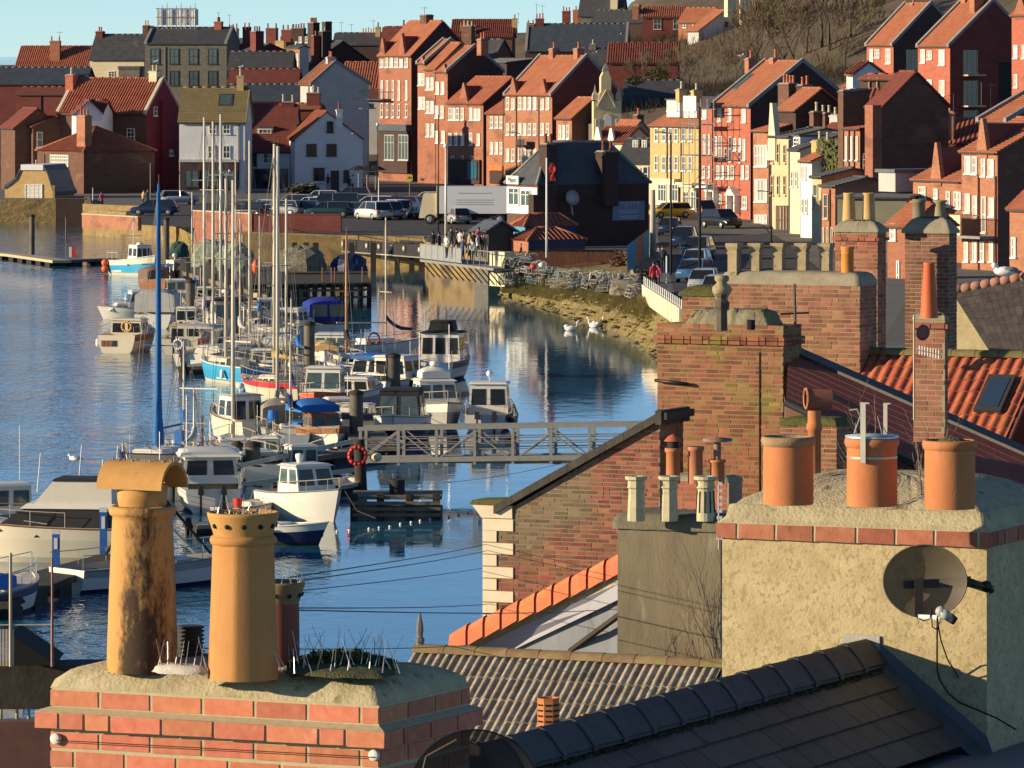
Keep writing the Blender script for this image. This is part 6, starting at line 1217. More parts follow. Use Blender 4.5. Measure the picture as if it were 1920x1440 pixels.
# steel walkway with grey railings on brackets
A, C_ = P(792,486,25.3), P(930,503,26.2); wk = thing('quay_walkway', 'grey railed walkway on slanting brackets above the weedy wall', 'walkway', A, atan2(C_.y-A.y,C_.x-A.x)); L = (C_.xy-A.xy).length; dz = C_.z-A.z
b = MB(); b.hexa([(0,-.2,-.18),(L,-.2,-.18+dz),(L,3,-.18+dz),(0,3,-.18)],[(0,-.2,0),(L,-.2,dz),(L,3,dz),(0,3,0)]); b.build('deck', COPG, wk)
for i in range(13):
 x = L*.98*i/12; z = dz*i/12; b = MB(); b.box(x-.03,x+.03,-.2,-.14,z,z+1.15); b.build('railing_post', GREYP, wk)
 b = MB(); b.tube((x+.2,-.2,z-.1),(x+.7,.7,z-1.3),.05,n=4); b.build('bracket', DKMT, wk)
 if i < 7: b = MB(); b.box(x+.04,x+L*.98/12-.04,-.185,-.16,z+.08,z+1.1); b.build('railing_panel', mat('panel_grey',(.22,.24,.24),(.30,.32,.32),2,.6), wk)
b = MB(); b.hexa([(0,-.2,1.12),(L,-.2,1.12+dz),(L,-.13,1.12+dz),(0,-.13,1.12)],[(0,-.2,1.18),(L,-.2,1.18+dz),(L,-.13,1.18+dz),(0,-.13,1.18)]); b.build('handrail', GREYP, wk)
pst = G(921,532); b = MB(); b.box(-.28,.28,-.25,.25,-1,4.6); tag(b.build('timber_pile', TIMB, None, pst), 'thick square wooden pile at the right end of the railed walkway', 'pile')
# shelter and kiosks
h = House('low shelter with a pale sheet roof and dark side by the walkway', 915, 889, 962, 24.6, 474, 432, 416, 66, W_GST, LEAD, D=None, name='shelter', gwall=mat('shelter_green',(.035,.045,.04),(.05,.06,.055),1), ridge=False, over=.3)
BK = mat('kiosk_blue', (.05,.25,.40), (.08,.32,.47), 1.2, .6); BK2 = mat('kiosk_navy', (.015,.035,.09), (.03,.05,.12), 1.2)
for xc, xl, xr, sc, ev, ap, lb, fm_ in [(984,962,1078,24.25,425,402,'blue wooden kiosk with a low orange pantiled pyramid roof', BK),(990,984,1096,24.7,452,428,'smaller kiosk in front with a striped pantiled pyramid roof and navy fascia', W_ORG)]:
 h = House(lb, xc, xl, xr, sc, 480, ev, ap, 62, fm_, R_RED, 'pan', hip=True, cope=R_ORG, name='kiosk', L=None if xl == 962 else 3.4, cat='kiosk')
 b = MB(); b.prism([(.004,0,h.e-.55),(.004,h.D,h.e-.55),(.004,h.D,h.e-.02),(.004,0,h.e-.02)],(.12,0,0)); b.build('fascia', BK2, h.o); b = MB(); b.prism([(.002,0,0),(.002,h.D,0),(.002,h.D,h.e-.55),(.002,0,h.e-.55)],(.06,0,0)); b.build('side_wall', BK2 if xl == 962 else W_BRN, h.o)
 if xl == 962: h.wf([(966,972,432,465),(974,981,432,465)], 'grid', fm=BK, gm=GLT)
# flagpoles, lamp posts, masts on land
def pole(label, px, pyt, pyb, r=.07, m=None, name='lamp_post', cat='lamp post', z=LZ, head=None, s_=None, group=None):
 s_ = s_ or (pyb-HZ)/(H-z); g = P(px,pyb,s_); h_ = (pyb-pyt)/s_; o = thing(name, label, cat, g, 0, group); b = MB(); b.tube((0,0,-.5),(0,0,h_),r,r*.7,8); b.build('pole', m or COPG, o)
 if head == 'lamp': b = MB(); b.tube((0,0,h_),(-.7,0,h_+.1),.04,n=4); b.box(-1.1,-.6,-.12,.12,h_+.03,h_+.15); b.build('lamp_head', COPE, o)
 if head == 'ball': b = MB(); b.ball((0,0,h_+.1),.2,8); b.build('lamp_head', WHTP, o)
 if head == 'lantern': b = MB(); b.lathe([(.1,0),(.2,.45),(.26,.5),(.03,.75)],6,(0,0,h_),False); b.build('lamp_head', BLKC, o)
 return o, h_
o, h_ = pole('white flagpole with a drooping red flag beside the kiosks', 1025,296,470,.09,WHTP,'flagpole','flagpole',s_=26.2)
b = MB(); b.loft([[Vector((.1+.12*j+.06*sin(k*1.3+j), .05*sin(k+j*2), h_-.35-k*.16)) for j in range(5)] for k in range(9)]); b.build('flag', REDB, o)
pole('tall silver lamp post in front of the white lorry', 836,276,470,.11,ALUM,head='ball'); pole('thin dark post left of the lorry', 822,215,440,.06,DKMT); pole('leaning tall pale pole in front of the harbour office corner', 1224,356,482,.26,mat('pole_pale',(.42,.36,.27),(.52,.45,.34),2),'pole','pole');
pole('tall black lamp post beside the yellow stone house', 1258,250,560,.09,BLKC,head='lamp',s_=27.5); pole('tall black lamp post rising in front of the painted red house', 1312,200,545,.10,BLKC,s_=29); pole('black street lamp by the pale yellow house', 1446,360,470,.08,BLKC,head='lamp',s_=24)
pole('double lantern lamp at the corner of the tall terrace house', 708,235,350,.06,BLKC,head='ball'); pole('black wall lantern post beside the white gable', 690,205,350,.05,BLKC,head='lamp'); pole('slim white lamp post above the creels near the bollards', 360,360,470,.05,WHTP); pole('tall black lantern pole near the terrace shopfronts', 975,250,440,.06,BLKC,s_=21,head='lamp')
pole('white speed camera like pole on the quay by the terrace', 710,332,412,.06,WHTP); pole('leaning white pole by the parked cars near the red railing', 1250,480,560,.07,WHTP,'bollard_pole','pole',s_=28.5); pole('white marker pole in the street beside the cars', 1275,456,492,.05,WHTP,'bollard_pole','pole',s_=25)
o, h_ = pole('yellow square sign on a short post beyond the car park', 768,337,385,.05,COPG,'sign_post','sign'); b = MB(); b.box(-.3,.3,-.06,0,h_-.1,h_+.5); b.build('sign_plate', YELL, o); text('RES', .22, FRD, o, (0,-.07,h_+.2), 0)
pole('small round lamp pole beside the quay railings', 174,352,400,.05,WHTP,s_=18.5); pole('tall lamp post in front of the maroon gable house', 282,305,400,.06,COPG,s_=18.8)
# ================= cars, lorry, people, birds =================
def wheel_mesh():
 b = MB(); b.lathe([(.31,-.1),(.33,-.06),(.33,.06),(.31,.1)],14); b.k = 1; b.lathe([(.19,.101),(.17,.11),(.02,.105)],10); b.lathe([(.02,-.105),(.17,-.11),(.19,-.101)],10); return b.mesh('wheel', [TYRE, mat('wheel_rim',(.4,.4,.4),None,rough=.4,metal=.6)])
WM = wheel_mesh()
CARM = {}
def car_meshes(kind, col):
 if (kind, col) in CARM: return CARM[(kind, col)]
 Lc, W2, hb, ht = {'hatch':(3.9,.84,.90,1.45),'estate':(4.5,.88,.92,1.48),'suv':(4.4,.92,1.02,1.68),'van':(4.9,.95,1.15,1.95)}[kind]
 m = mat('car_'+col, {'white':(.62,.62,.60),'silver':(.36,.37,.38),'black':(.018,.018,.020),'navy':(.02,.035,.08),'blue':(.05,.14,.28),'red':(.42,.02,.03),'teal':(.03,.07,.075),'grey':(.12,.12,.125),'yellow':(.75,.45,.02)}[col], None, rough=.25, spec=.6)
 b = MB(); st = [(-.5,.45,.62,.92),(-.485,.30,.86,.98),(-.30,.24,.98,1.0),(0,.22,1.0,1.0),(.28,.24,.97,.99),(.44,.28,.86,.95),(.495,.38,.66,.86)]
 rings = [[Vector((Lc*t, -W2*w_, z0)), Vector((Lc*t, -W2*w_, hb*zf*.75)), Vector((Lc*t, -W2*w_*.94, hb*zf)), Vector((Lc*t, W2*w_*.94, hb*zf)), Vector((Lc*t, W2*w_, hb*zf*.75)), Vector((Lc*t, W2*w_, z0))] for t, z0, zf, w_ in st]
 b.loft(rings, True, True, True); f0, f1, r0, r1 = ((.30,.12,-.47,-.40) if kind != 'van' else (.36,.24,-.49,-.47)); f0, f1, r0, r1 = [Lc*v for v in (f0,f1,r0,r1)]; wb, wt = W2*.93, W2*.76
 g = MB(); g.hexa([(r0,-wb,hb-.05),(f0,-wb,hb-.05),(f0,wb,hb-.05),(r0,wb,hb-.05)], [(r1,-wt,ht-.04),(f1,-wt,ht-.04),(f1,wt,ht-.04),(r1,wt,ht-.04)])
 b.hexa([(r1-.03,-wt-.02,ht-.05),(f1+.03,-wt-.02,ht-.05),(f1+.03,wt+.02,ht-.05),(r1-.03,wt+.02,ht-.05)], [(r1+.05,-wt+.08,ht),(f1-.05,-wt+.08,ht),(f1-.05,wt-.08,ht),(r1+.05,wt-.08,ht)])
 for x in ((f0+f1)/2, 0, (r0+r1)/2):
  for sd in (1,-1):
   xa = x; top = f1 if x > .5 else r1 if x < -.5 else 0; bot = f0 if x > .5 else r0 if x < -.5 else 0; b.tube((bot,sd*(wb+.005),hb-.05),(top,sd*(wt+.005),ht-.04),.035,n=4)
 CARM[(kind, col)] = (b.mesh('body', m), g.mesh('windows', GLS), Lc, W2, hb); return CARM[(kind, col)]
hl = MB(); hl.box(-.05,.03,-.16,.16,-.07,.07); HL = hl.mesh('headlight', LENS); tl2 = MB(); tl2.box(-.03,.05,-.14,.14,-.09,.09); TL2 = tl2.mesh('tail_light', REDB); pl_ = MB(); pl_.box(0,.02,-.26,.26,-.06,.06); PLM = pl_.mesh('number_plate', mat('plate',(.65,.62,.45)))
def car(label, kind, col, p, hd, group='cars parked on the quay'):
 bm_, gm_, Lc, W2, hb = car_meshes(kind, col); o = thing('parked_car' if kind != 'van' else 'parked_van', label, 'car' if kind != 'van' else 'van', p, radians(hd), group); obj('body', bm_, o); obj('windows', gm_, o)
 for x in (-.31,.31):
  for sd in (1,-1): w_ = obj('wheel', WM, o, (Lc*x, sd*(W2-.09), .33)); w_.rotation_euler = (-pi/2*sd,0,0)
 for sd in (1,-1): obj('headlight', HL, o, (Lc*.475,sd*W2*.66,hb*.70)); obj('tail_light', TL2, o, (-Lc*.495,sd*W2*.72,hb*.78))
 obj('number_plate', PLM, o, (-Lc*.502,0,hb*.6)); return o
GQ = lambda px, py: G(px, py, LZ+.035)
for lb, k, c, px, py, hd in [
 ('dark blue car behind the stepped quay wall beside the maroon house','estate','navy',290,404,175),('pale grey car under the shade of the maroon gable','hatch','silver',336,384,10),
 ('black hatchback at the left end of the front row of parked cars','hatch','black',470,408,150),('white hatchback second from the left in the front row','hatch','white',500,403,140),('silver car behind the thick pale mast','estate','silver',530,405,150),
 ('teal grey hatchback left of the long dark estate','hatch','teal',563,405,168),('dark teal estate parked broadside above the brick wall','estate','teal',616,408,178),('pale blue hatchback beside the dark teal estate','hatch','blue',664,408,165),
 ('white car nose to the railing, first right of the blue hatchback','suv','white',700,412,120),('silver grey car second right of the blue hatchback','suv','silver',722,411,118),('white suv at the head of the ramp railing','suv','white',742,408,116),
 ('blue grey hatchback in front of the lorry','hatch','grey',768,408,115),('navy hatchback beside the red car','hatch','navy',788,410,112),('dark grey estate left of the red car','estate','grey',805,412,112),('red hatchback in front of the white lorry','hatch','red',826,418,115),
 ('silver hatchback right of the red car','hatch','silver',850,420,118),('white hatchback beyond the row, left of the lorry cab','hatch','white',804,387,170),('silver car in the back row above the long mast','hatch','silver',552,392,165),
 ('black suv right of the white lorry tail','suv','black',905,412,150),('silver estate half hidden by the white lorry','estate','silver',890,405,160),('white car in the second row behind the dark estate','estate','white',700,396,170),('black car in the second row by the cottage','hatch','black',660,378,175),
 ('pale car in the second row near the palm','hatch','white',600,384,175),('white hatchback in the second row left of the dark green van','hatch','white',582,398,172),('silver car in the second row above the brick wall end','estate','silver',668,392,170),('navy hatchback in the second row behind the white suv','hatch','navy',722,394,165),('red brown car at the back by the yellow sign','hatch','red',775,396,160),('dark car in the second row behind the pale blue one','estate','black',745,398,168)]: car(lb, k, c, GQ(px,py), hd)
car('dark green van parked behind the dark teal estate','van','teal',GQ(625,400),178)
for lb, k, c, px, py, hd in [('dark car at the top of the street row beside the black lamp post','hatch','navy',1256,441,262),('navy car second down the street row','suv','navy',1282,466,262),('grey car third down the street row','suv','grey',1310,486,258),
 ('silver hatchback fourth down the street row','hatch','silver',1306,506,258),('pale blue car fifth down the street row','estate','blue',1302,528,256),('silver blue car at the bottom of the street row beside the white railing','estate','silver',1320,548,262),
 ('bright yellow car in front of the yellow stone house','hatch','yellow',1256,409,200),('small silver car peeping over the six pot chimney cap','hatch','silver',1344,560,262)]: car(lb, k, c, GQ(px,py), hd, 'cars parked along the street')
cc = car('black car with its boot raised in front of the painted red house','suv','black',GQ(1352,428),300,'cars parked along the street'); b = MB(); b.hexa([(-2.0,-.7,1.6),(-1.9,-.7,1.62),(-1.9,.7,1.62),(-2.0,.7,1.6)],[(-2.5,-.65,2.35),(-2.4,-.65,2.37),(-2.4,.65,2.37),(-2.5,.65,2.35)]); b.build('raised_tailgate', mat('car_black',(0,0,0)), cc)
# lorry
lo = thing('box_lorry','white box lorry with faint lettering parked beside the harbour office','lorry',GQ(884,420),radians(176)); b = MB(); b.box(-3.6,2.9,-1.15,1.15,.95,3.35); b.build('box_body', mat('lorry_white',(.56,.58,.60),(.62,.64,.66),.8,.5), lo); b = MB(); b.hexa([(3.0,-1.05,.55),(4.6,-1.05,.55),(4.6,1.05,.55),(3.0,1.05,.55)],[(3.0,-1.0,2.7),(4.2,-1.0,2.7),(4.2,1.0,2.7),(3.0,1.0,2.7)]); b.box(2.95,3.02,-1.2,1.2,.95,3.4); b.build('cab', W_CRM, lo)
b = MB(); b.hexa([(4.53,-.9,1.6),(4.56,-.9,1.6),(4.56,.9,1.6),(4.53,.9,1.6)],[(4.28,-.85,2.5),(4.31,-.85,2.5),(4.31,.85,2.5),(4.28,.85,2.5)]); b.build('windscreen', GLS, lo); b = MB(); b.box(-3.6,4.3,-.9,.9,.55,.95); b.build('chassis', BLKC, lo)
for x in (-2.6,3.6):
 for sd in (1,-1): w_ = obj('wheel', WM, lo, (x,sd*.95,.45)); w_.rotation_euler = (-pi/2*sd,0,0); w_.scale = (1.4,1.4,1.6)
b = MB()
for k, (w_, z) in enumerate(((3.0,2.75),(3.4,2.15),(3.2,1.95),(3.4,1.75))): b.box(-.4-w_/2,-.4+w_/2,1.151,1.158,z-.035,z+.035)
b.build('lettering', mat('letter_faint',(.25,.28,.32)), lo)
# people
PMESH = {}
COATS = {'red':(.60,.03,.04),'dark':(.02,.02,.025),'white':(.62,.60,.56),'tan':(.45,.30,.15),'pink':(.50,.08,.16),'blue':(.06,.12,.25),'grey':(.15,.15,.15),'green':(.06,.11,.06)}
def person_mesh(pose, coat):
 if (pose, coat) in PMESH: return PMESH[(pose, coat)]
 st = {'stand':(.08,-.08,.0),'walk':(.24,-.26,.1),'lean':(.1,-.04,.18)}[pose]; a, c, ln = st
 V = [((0,0,.95),.16),((0,.02,1.2),.15),((0,0+ln*.3,1.42),.17),((0,.0+ln*.4,1.52),.065),((0,ln*.5,1.60),.095),((0,ln*.5,1.72),.09),
         ((-.1,0,.88),.10),((-.11,a*.6,.48),.07),((-.11,a*.3 if a > .15 else a,.07),.05),((-.11,a*.3+.13,.04),.045),((.1,0,.88),.10),((.11,c*.4,.48),.07),((.11,c,.07),.05),((.11,c+.13,.04),.045),
         ((-.20,ln*.3,1.40),.07),((-.25,-.04+a*.2,1.13),.05),((-.23,.10+ln,.92),.04),((-.225,.14+ln,.84),.035),((.20,ln*.3,1.40),.07),((.25,.02-a*.2,1.13),.05),((.23,.12+ln,.94),.04),((.225,.16+ln,.86),.035)]
 E = [(0,1),(1,2),(2,3),(3,4),(4,5),(0,6),(6,7),(7,8),(8,9),(0,10),(10,11),(11,12),(12,13),(2,14),(14,15),(15,16),(16,17),(2,18),(18,19),(19,20),(20,21)]
 me = bpy.data.meshes.new('tmp'); me.from_pydata([v for v, r in V], E, []); ob = bpy.data.objects.new('tmp', me); COL.objects.link(ob); md = ob.modifiers.new('s','SKIN'); sk = me.skin_vertices[0].data
 for i, (v, r) in enumerate(V): sk[i].radius = (r, r*.8)
 sk[0].use_root = True; ob.modifiers.new('u','SUBSURF').levels = 1; dg = bpy.context.evaluated_depsgraph_get(); m2 = bpy.data.meshes.new_from_object(ob.evaluated_get(dg)); bpy.data.objects.remove(ob); m2.name = 'body'
 m2.materials.clear(); m2.materials.append(mat('coat_'+coat, COATS[coat])); m2.materials.append(mat('trousers_dark',(.03,.032,.04))); m2.materials.append(SKIN); m2.materials.append(BLKC)
 for p in m2.polygons:
  z = p.center.z; p.material_index = 3 if z < .1 else 1 if z < .84 and abs(p.center.x) < .2 else 2 if z > 1.52 or (abs(p.center.x) > .19 and z < .92) else 0; p.use_smooth = True
 hb_ = MB(); hb_.ball((0,ln*.5-.03,1.70),.105,8,1,1,1.05); PMESH[(pose, coat)] = (m2, hb_.mesh('hair', mat('hair_dark',(.03,.02,.015)))); return PMESH[(pose, coat)]
def person(label, p, pose, coat, rz=0, sc=1, group=None):
 a, h_ = person_mesh(pose, coat); o = thing('person', label, 'person', p, radians(rz), group); obj('body', a, o); obj('hair', h_, o); o.scale = (sc,)*3; return o
person('person in a bright red coat standing by the white railing', G(1226,545,2.5), 'stand','red',20,1.05); person('person in pink red beside the red coated one at the railing', G(1233,543,2.5), 'stand','pink',-30,.95)
person('person in dark clothes walking down the street past the lamp posts', G(1243,512,2.5), 'walk','dark',170,1.05); person('person with a pale hood walking beside the dark clothed walker', G(1236,510,2.5), 'walk','grey',160)
person('person with a backpack in pink on the path right of the stone house', P(191,392,18.4), 'lean','pink',30); person('person in orange tan leaning by the parked car', P(268,388,18.4), 'lean','tan',-60); person('grey clothed person beside the tan coated one', P(277,387,18.4), 'stand','grey',40)
for i, (px, py, s_, pose, c, lb) in enumerate([(812,478,25.4,'stand','dark','person in black at the left end of the walkway'),(824,480,25.4,'walk','dark','dark coated person second on the walkway'),(838,484,25.7,'lean','white','person in a white coat leaning on the walkway railing'),
 (846,470,24.6,'stand','grey','grey coated person behind the white coated one'),(855,472,24.6,'walk','dark','person in dark clothes on the walkway behind the railing posts'),(863,474,24.7,'stand','white','person in a pale top near the middle of the walkway'),
 (872,476,24.9,'lean','tan','large person in a tan coat in the walkway crowd'),(880,480,25.2,'stand','tan','second tan coated person by the right railing'),(888,478,25.0,'walk','dark','dark coated person left of the shelter'),
 (896,482,25.3,'stand','white','person in white by the shelter post'),(904,482,25.3,'stand','dark','person in black under the shelter'),(898,470,24.6,'walk','pink','pink topped person behind the shelter post'),(868,490,26.0,'stand','blue','blue coated person at the open railing'),(884,492,26.0,'stand','white','pale clothed person seated low by the open railing'),
 (737,402,19.6,'stand','red','person in a red jacket among the parked cars'),(742,400,19.5,'stand','dark','dark clothed person beside the red jacket'),(615,357,17.2,'stand','dark','person in black outside the white cottage'),(655,360,17.2,'walk','dark','person passing the cottage corner'),(661,358,17.2,'stand','white','person in white by the cottage umbrellas'),
 (683,360,17.2,'stand','tan','person in tan by the cottage umbrellas'),(500,352,17.0,'stand','tan','person in tan in the shade of the white shopfront'),(495,354,17.0,'stand','grey','person in grey beside the shaded shopfront')]): person(lb, P(px,py,s_), pose, c, i*67%360, 1.0, 'people on the quay')
# cafe umbrellas
for i, px in enumerate((672,688,704)): o = thing('cafe_umbrella', ('left','middle','right')[i]+' dark cafe umbrella beside the white cottage','umbrella',P(px,356,17.3),0,'cafe umbrellas'); b = MB(); b.tube((0,0,0),(0,0,2.5),.04,n=5); b.build('pole', COPE, o); b = MB(); b.lathe([(1.3,2.15),(.6,2.5),(.02,2.65)],8,smooth=False,cap=False); b.build('canopy', BLKC, o)
# birds
def gull_mesh(fly=False):
 b = MB(); b.ball((0,0,.16),.11,10,2.0,.9,.85); b.ball((.20,0,.27),.06,8); b.tube((.12,0,.2),(.2,0,.27),.05,.045,8)
 if fly:
  for sd in (1,-1): b.add([(.1,sd*.05,.2),(-.08,sd*.05,.2),(-.02,sd*.4,.34),(.12,sd*.38,.34),(-.12,sd*.78,.22),(-.02,sd*.75,.23)],[(0,1,2,3),(3,2,4,5)])
 b.k = 1
 if not fly: b.ball((-.07,0,.19),.10,10,2.0,.95,.62); b.tube((.0,.03,.06),(.0,.03,0),.008,n=4); b.tube((.0,-.03,.06),(.0,-.03,0),.008,n=4)
 b.tube((-.2,0,.16),(-.33,0,.15),.04,.02,6); b.k = 2; b.tube((.25,0,.265),(.31,0,.25),.014,.004,5); return b.mesh('herring_gull', [GULLW, GULLG, YELL])
GM, GF = gull_mesh(), gull_mesh(True)
def gull(label, px, py, s_, rz=0, fly=False, sc=1): o = obj('gull', GF if fly else GM, None, P(px,py,s_), (0,0,radians(rz))); o.scale = (sc,)*3; tag(o, label, 'bird', 'gulls')
gull('gull resting on the pink ridge at the right edge', 1884,524,88,175,sc=1.1); gull('gull perched on the roof of the flybridge cruiser', 140,868,53,160); gull('gull flying low over the dark road beyond the yellow sign', 792,340,17,20,True); gull('gull flying in front of the white cottage', 660,254,17.2,60,True,.9)
gull('gull on the ridge of the far terrace house roof', 1115,103,16.4,30,sc=1.3); gull('gull on the coping of the painted red house', 1389,108,20.2,10,sc=1.2); gull('gull standing on the pinnacle of the stone front', 1133,132,17,90,sc=1.3); gull('gull on the radar of the tug like boat', 805,630,33,100); gull('gull on the left chimney of the maroon house', 292,118,17,0,sc=1.1); gull('gull on the chimney of the mossy roofed house', 452,128,17,0,sc=1.1)
gull('gull standing on a mast top light post in the left mast group', 425,330,30,45,sc=1.2); gull('gull on the white pale mast cap left of the black canopied cruiser', 466,717,38,30)
for i, (px, py) in enumerate(((1070,620),(1114,614),(1121,612))):
 b = MB(); b.ball((0,0,.14),.26,10,1.5,.8,.75); b.path([(.3,0,.2),(.42,0,.35),(.40,0,.55),(.5,0,.62)],.05,6); b.ball((.52,0,.62),.06,6); b.ball((-.25,0,.27),.16,8,1.2,.8,.8); b.k = 1; b.tube((.56,0,.61),(.64,0,.58),.025,.01,5); o = b.build('swan', [GULLW, ORGB], None, G(px,py)); o.rotation_euler = (0,0,(0,2.6,.6)[i]); tag(o, ('swan alone on the water off the stone bank','left swan of the pair off the stone bank','right swan of the pair off the stone bank')[i], 'bird')
# television aerials on the roofs
def aerial_m():
 b = MB(); b.tube((0,0,0),(0,0,1.9),.03,n=4); b.tube((-.5,0,1.75),(.5,0,1.75),.02,n=4)
 for k in range(6): b.tube((-.45+k*.18,-.25,1.75),(-.45+k*.18,.25,1.75),.012,n=3)
 return b.mesh('tv_aerial', DKMT)
AM = aerial_m()
for i, (px, py, s_, lb) in enumerate([(112,72,12,'the red chimney of the far left pantiled house'),(410,36,12.6,'the right chimney of the stone mansion'),(659,58,12,'the dark skyline roof'),(796,30,15.9,'the first terrace chimney'),(1006,20,11.6,'the slate roof right of the skyline pantiles'),(1017,22,11.6,'the neighbouring chimney right of the skyline pantiles'),(972,36,11,'the end of the skyline pantiles'),
 (1402,115,19.6,'the ridge of the painted red house'),(1417,108,19.6,'the middle of the painted red house ridge'),(1470,108,19.6,'the right end of the painted red house ridge'),(1352,150,18,'the wall left of the painted red house'),(1840,180,24,'the stack above the pointed gablet'),(1788,200,22,'the dark gable behind the french windows'),(1858,182,24,'the right stack above the balcony house'),(640,54,12,'the big black stack'),(1600,160,22,'the striped brick stacks'),(430,40,11.6,'the cream skyline chimney'),(700,50,11.3,'the row of cream pots')]):
 o = obj('tv_aerial', AM, None, P(px,py,s_)-Vector((0,0,.8)), (0,0,i*1.3)); tag(o, 'thin television aerial above '+lb, 'aerial', 'roof aerials')
# ================= foreground roofs and chimneys =================
YW = 25
def pl(px0, s0, yaw=YW):
 a = radians(yaw); X0, Y0 = (px0-960)/s0, F/s0; ca, sa = cos(a), sin(a)
 def f(px, py, y=0):
  k = (px-960)/F; x = (k*(Y0+y*ca)-X0-y*sa)/(ca+k*sa); Y = Y0-x*sa+y*ca; return Vector((x, y, H-(py-HZ)*Y/F))
 def g(px, x=0): k = (px-960)/F; X1, Y1 = X0+x*ca, Y0-x*sa; return (k*Y1-X1)/(sa-k*ca)
 def toloc(p): d = Vector((p.x-X0, p.y-Y0)); return Vector((d.x*ca-d.y*sa, d.x*sa+d.y*ca, p.z))
 return f, g, (X0, Y0, 0), -a, toloc
def slab(x0, x1, y0, y1, z0, hs, ins, nx=28, ny=10, amp=.008, seed=1):
 """mound of mortar: rings of a rectangle, heights hs at insets ins"""
 rr = random.Random(seed); b = MB(); rings = []
 for h, i in zip(hs, ins):
  r = []; a0, a1, b0, b1 = x0+i, x1-i, y0+i, y1-i
  for k in range(nx): r.append((a0+(a1-a0)*k/nx, b0))
  for k in range(ny): r.append((a1, b0+(b1-b0)*k/ny))
  for k in range(nx): r.append((a1-(a1-a0)*k/nx, b1))
  for k in range(ny): r.append((a0, b1-(b1-b0)*k/ny))
  j = amp if i > .01 else amp*.3
  rings.append([Vector((p[0]+(rr.random()-.5)*j, p[1]+(rr.random()-.5)*j, z0+h+(rr.random()-.5)*j)) for p in r])
 b.loft(rings, True); n = len(rings[-1]); c = sum(rings[-1], Vector())/n; b.add(rings[-1]+[c+Vector((0,0,.01))], [(i,(i+1)%n,n) for i in range(n)], True); return b
def sooty():
 m = bpy.data.materials.new('pot_buff_sooty'); m.use_nodes = True; n, l = m.node_tree.nodes, m.node_tree.links; b = n['Principled BSDF']; b.inputs['Roughness'].default_value = .85
 tc = n.new('ShaderNodeTexCoord'); mp = n.new('ShaderNodeMapping'); mp.inputs['Scale'].default_value = (1,1,.45); l.new(tc.outputs['Object'], mp.inputs[0])
 def noise(sc, det=6): t = n.new('ShaderNodeTexNoise'); t.inputs['Scale'].default_value = sc; t.inputs['Detail'].default_value = det; t.inputs['Roughness'].default_value = .7; l.new(mp.outputs[0], t.inputs[0]); return t.outputs[0]
 def mth(op, a, c=None, v=None): q = n.new('ShaderNodeMath'); q.operation = op; l.new(a, q.inputs[0]); (l.new(c, q.inputs[1]) if c is not None else None); q.inputs[1].default_value = v if v is not None and c is None else q.inputs[1].default_value; return q.outputs[0]
 sp = n.new('ShaderNodeSeparateXYZ'); l.new(tc.outputs['Object'], sp.inputs[0])
 x = mth('MULTIPLY', sp.outputs[0], v=7.0); x2 = mth('SUBTRACT', x, v=.35); xx = mth('MULTIPLY', x2, x2); xb = mth('MULTIPLY', xx, v=-.8)      # soot run down the seaward side
 zz = mth('MULTIPLY', sp.outputs[2], v=-.42); bias = mth('ADD', xb, zz); sp1 = mth('MULTIPLY', noise(60, 4), v=.55); sp2 = noise(14, 8); f1 = mth('ADD', sp1, sp2); f2 = mth('ADD', f1, bias)
 mr = n.new('ShaderNodeMapRange'); mr.inputs[1].default_value = .38; mr.inputs[2].default_value = .66; l.new(f2, mr.inputs[0])
 r = n.new('ShaderNodeValToRGB'); r.color_ramp.elements[0].color = (.46,.225,.055,1); r.color_ramp.elements[1].color = (.56,.31,.10,1); l.new(noise(9), r.inputs[0])
 mx = n.new('ShaderNodeMix'); mx.data_type = 'RGBA'; l.new(mr.outputs[0], mx.inputs[0]); l.new(r.outputs[0], mx.inputs[6]); mx.inputs[7].default_value = (.055,.030,.014,1); l.new(mx.outputs[2], b.inputs['Base Color'])
 bp = n.new('ShaderNodeBump'); bp.inputs['Distance'].default_value = .002; l.new(noise(70), bp.inputs['Height']); l.new(bp.outputs[0], b.inputs['Normal']); return m
# --- left red brick chimney ---
f, g, loc, rz, tl = pl(709, 492, 26)
c1 = thing('chimney_stack', 'large new red brick chimney stack in the left foreground with buff pots', 'chimney', loc, rz)
L = -f(97,1300).x; D = g(876); zc = lambda py: H-(py-HZ)/492.0
zt1 = zc(1322); b = MB(); b.box(-L+.0035,.0075,-.0075,D,zt1-12,zt1-.002); zz = zc(1399); b.box(-L-.043,.048,-.048,D+.04,zz+.001,zz+.064); b.build('mortar_core', MO, c1)
rows = [(zc(1358),.012,0,0),(zc(1399),.055,.045,.5)]+[(zc(1399)-.075*(k+1)-.004,.012,0,k%2*.5) for k in range(11)]
for i, (z, pr, ex, off) in enumerate(rows):
 for side, ln, rzz in ((0,L,0),(1,D,pi/2)):
  x0, x1 = (-ln-ex, ex+.008 if ex else .006) if side == 0 else (0, ln+ex)
  x = x0-(.115 if (i%2) else 0); k = 0; rr = random.Random(i*7+side)
  while x < x1:
   bl = .215 if not (i < 2 and rr.random() < .12) else .10
   a, e = max(x, x0), min(x+bl, x1)
   if e-a > .03:
    me = brick_mesh(.215, .061, pr, BR, .004); R = Matrix.Rotation(rzz,4,'Z')
    o = obj('brick', me, c1, R@Vector(((a+e)/2, (0 if side == 0 else 0), z+(rr.random()-.5)*.003)), (0,(rr.random()-.5)*.006,rzz)); o.scale = ((e-a)/.215, 1, 1)
   x += bl+.015; k += 1
b = MB(); e = .052   # sloping mortar ledge on the oversailing course, closed at the corner
zL, zM = zc(1399)+.063, zc(1358)-.003
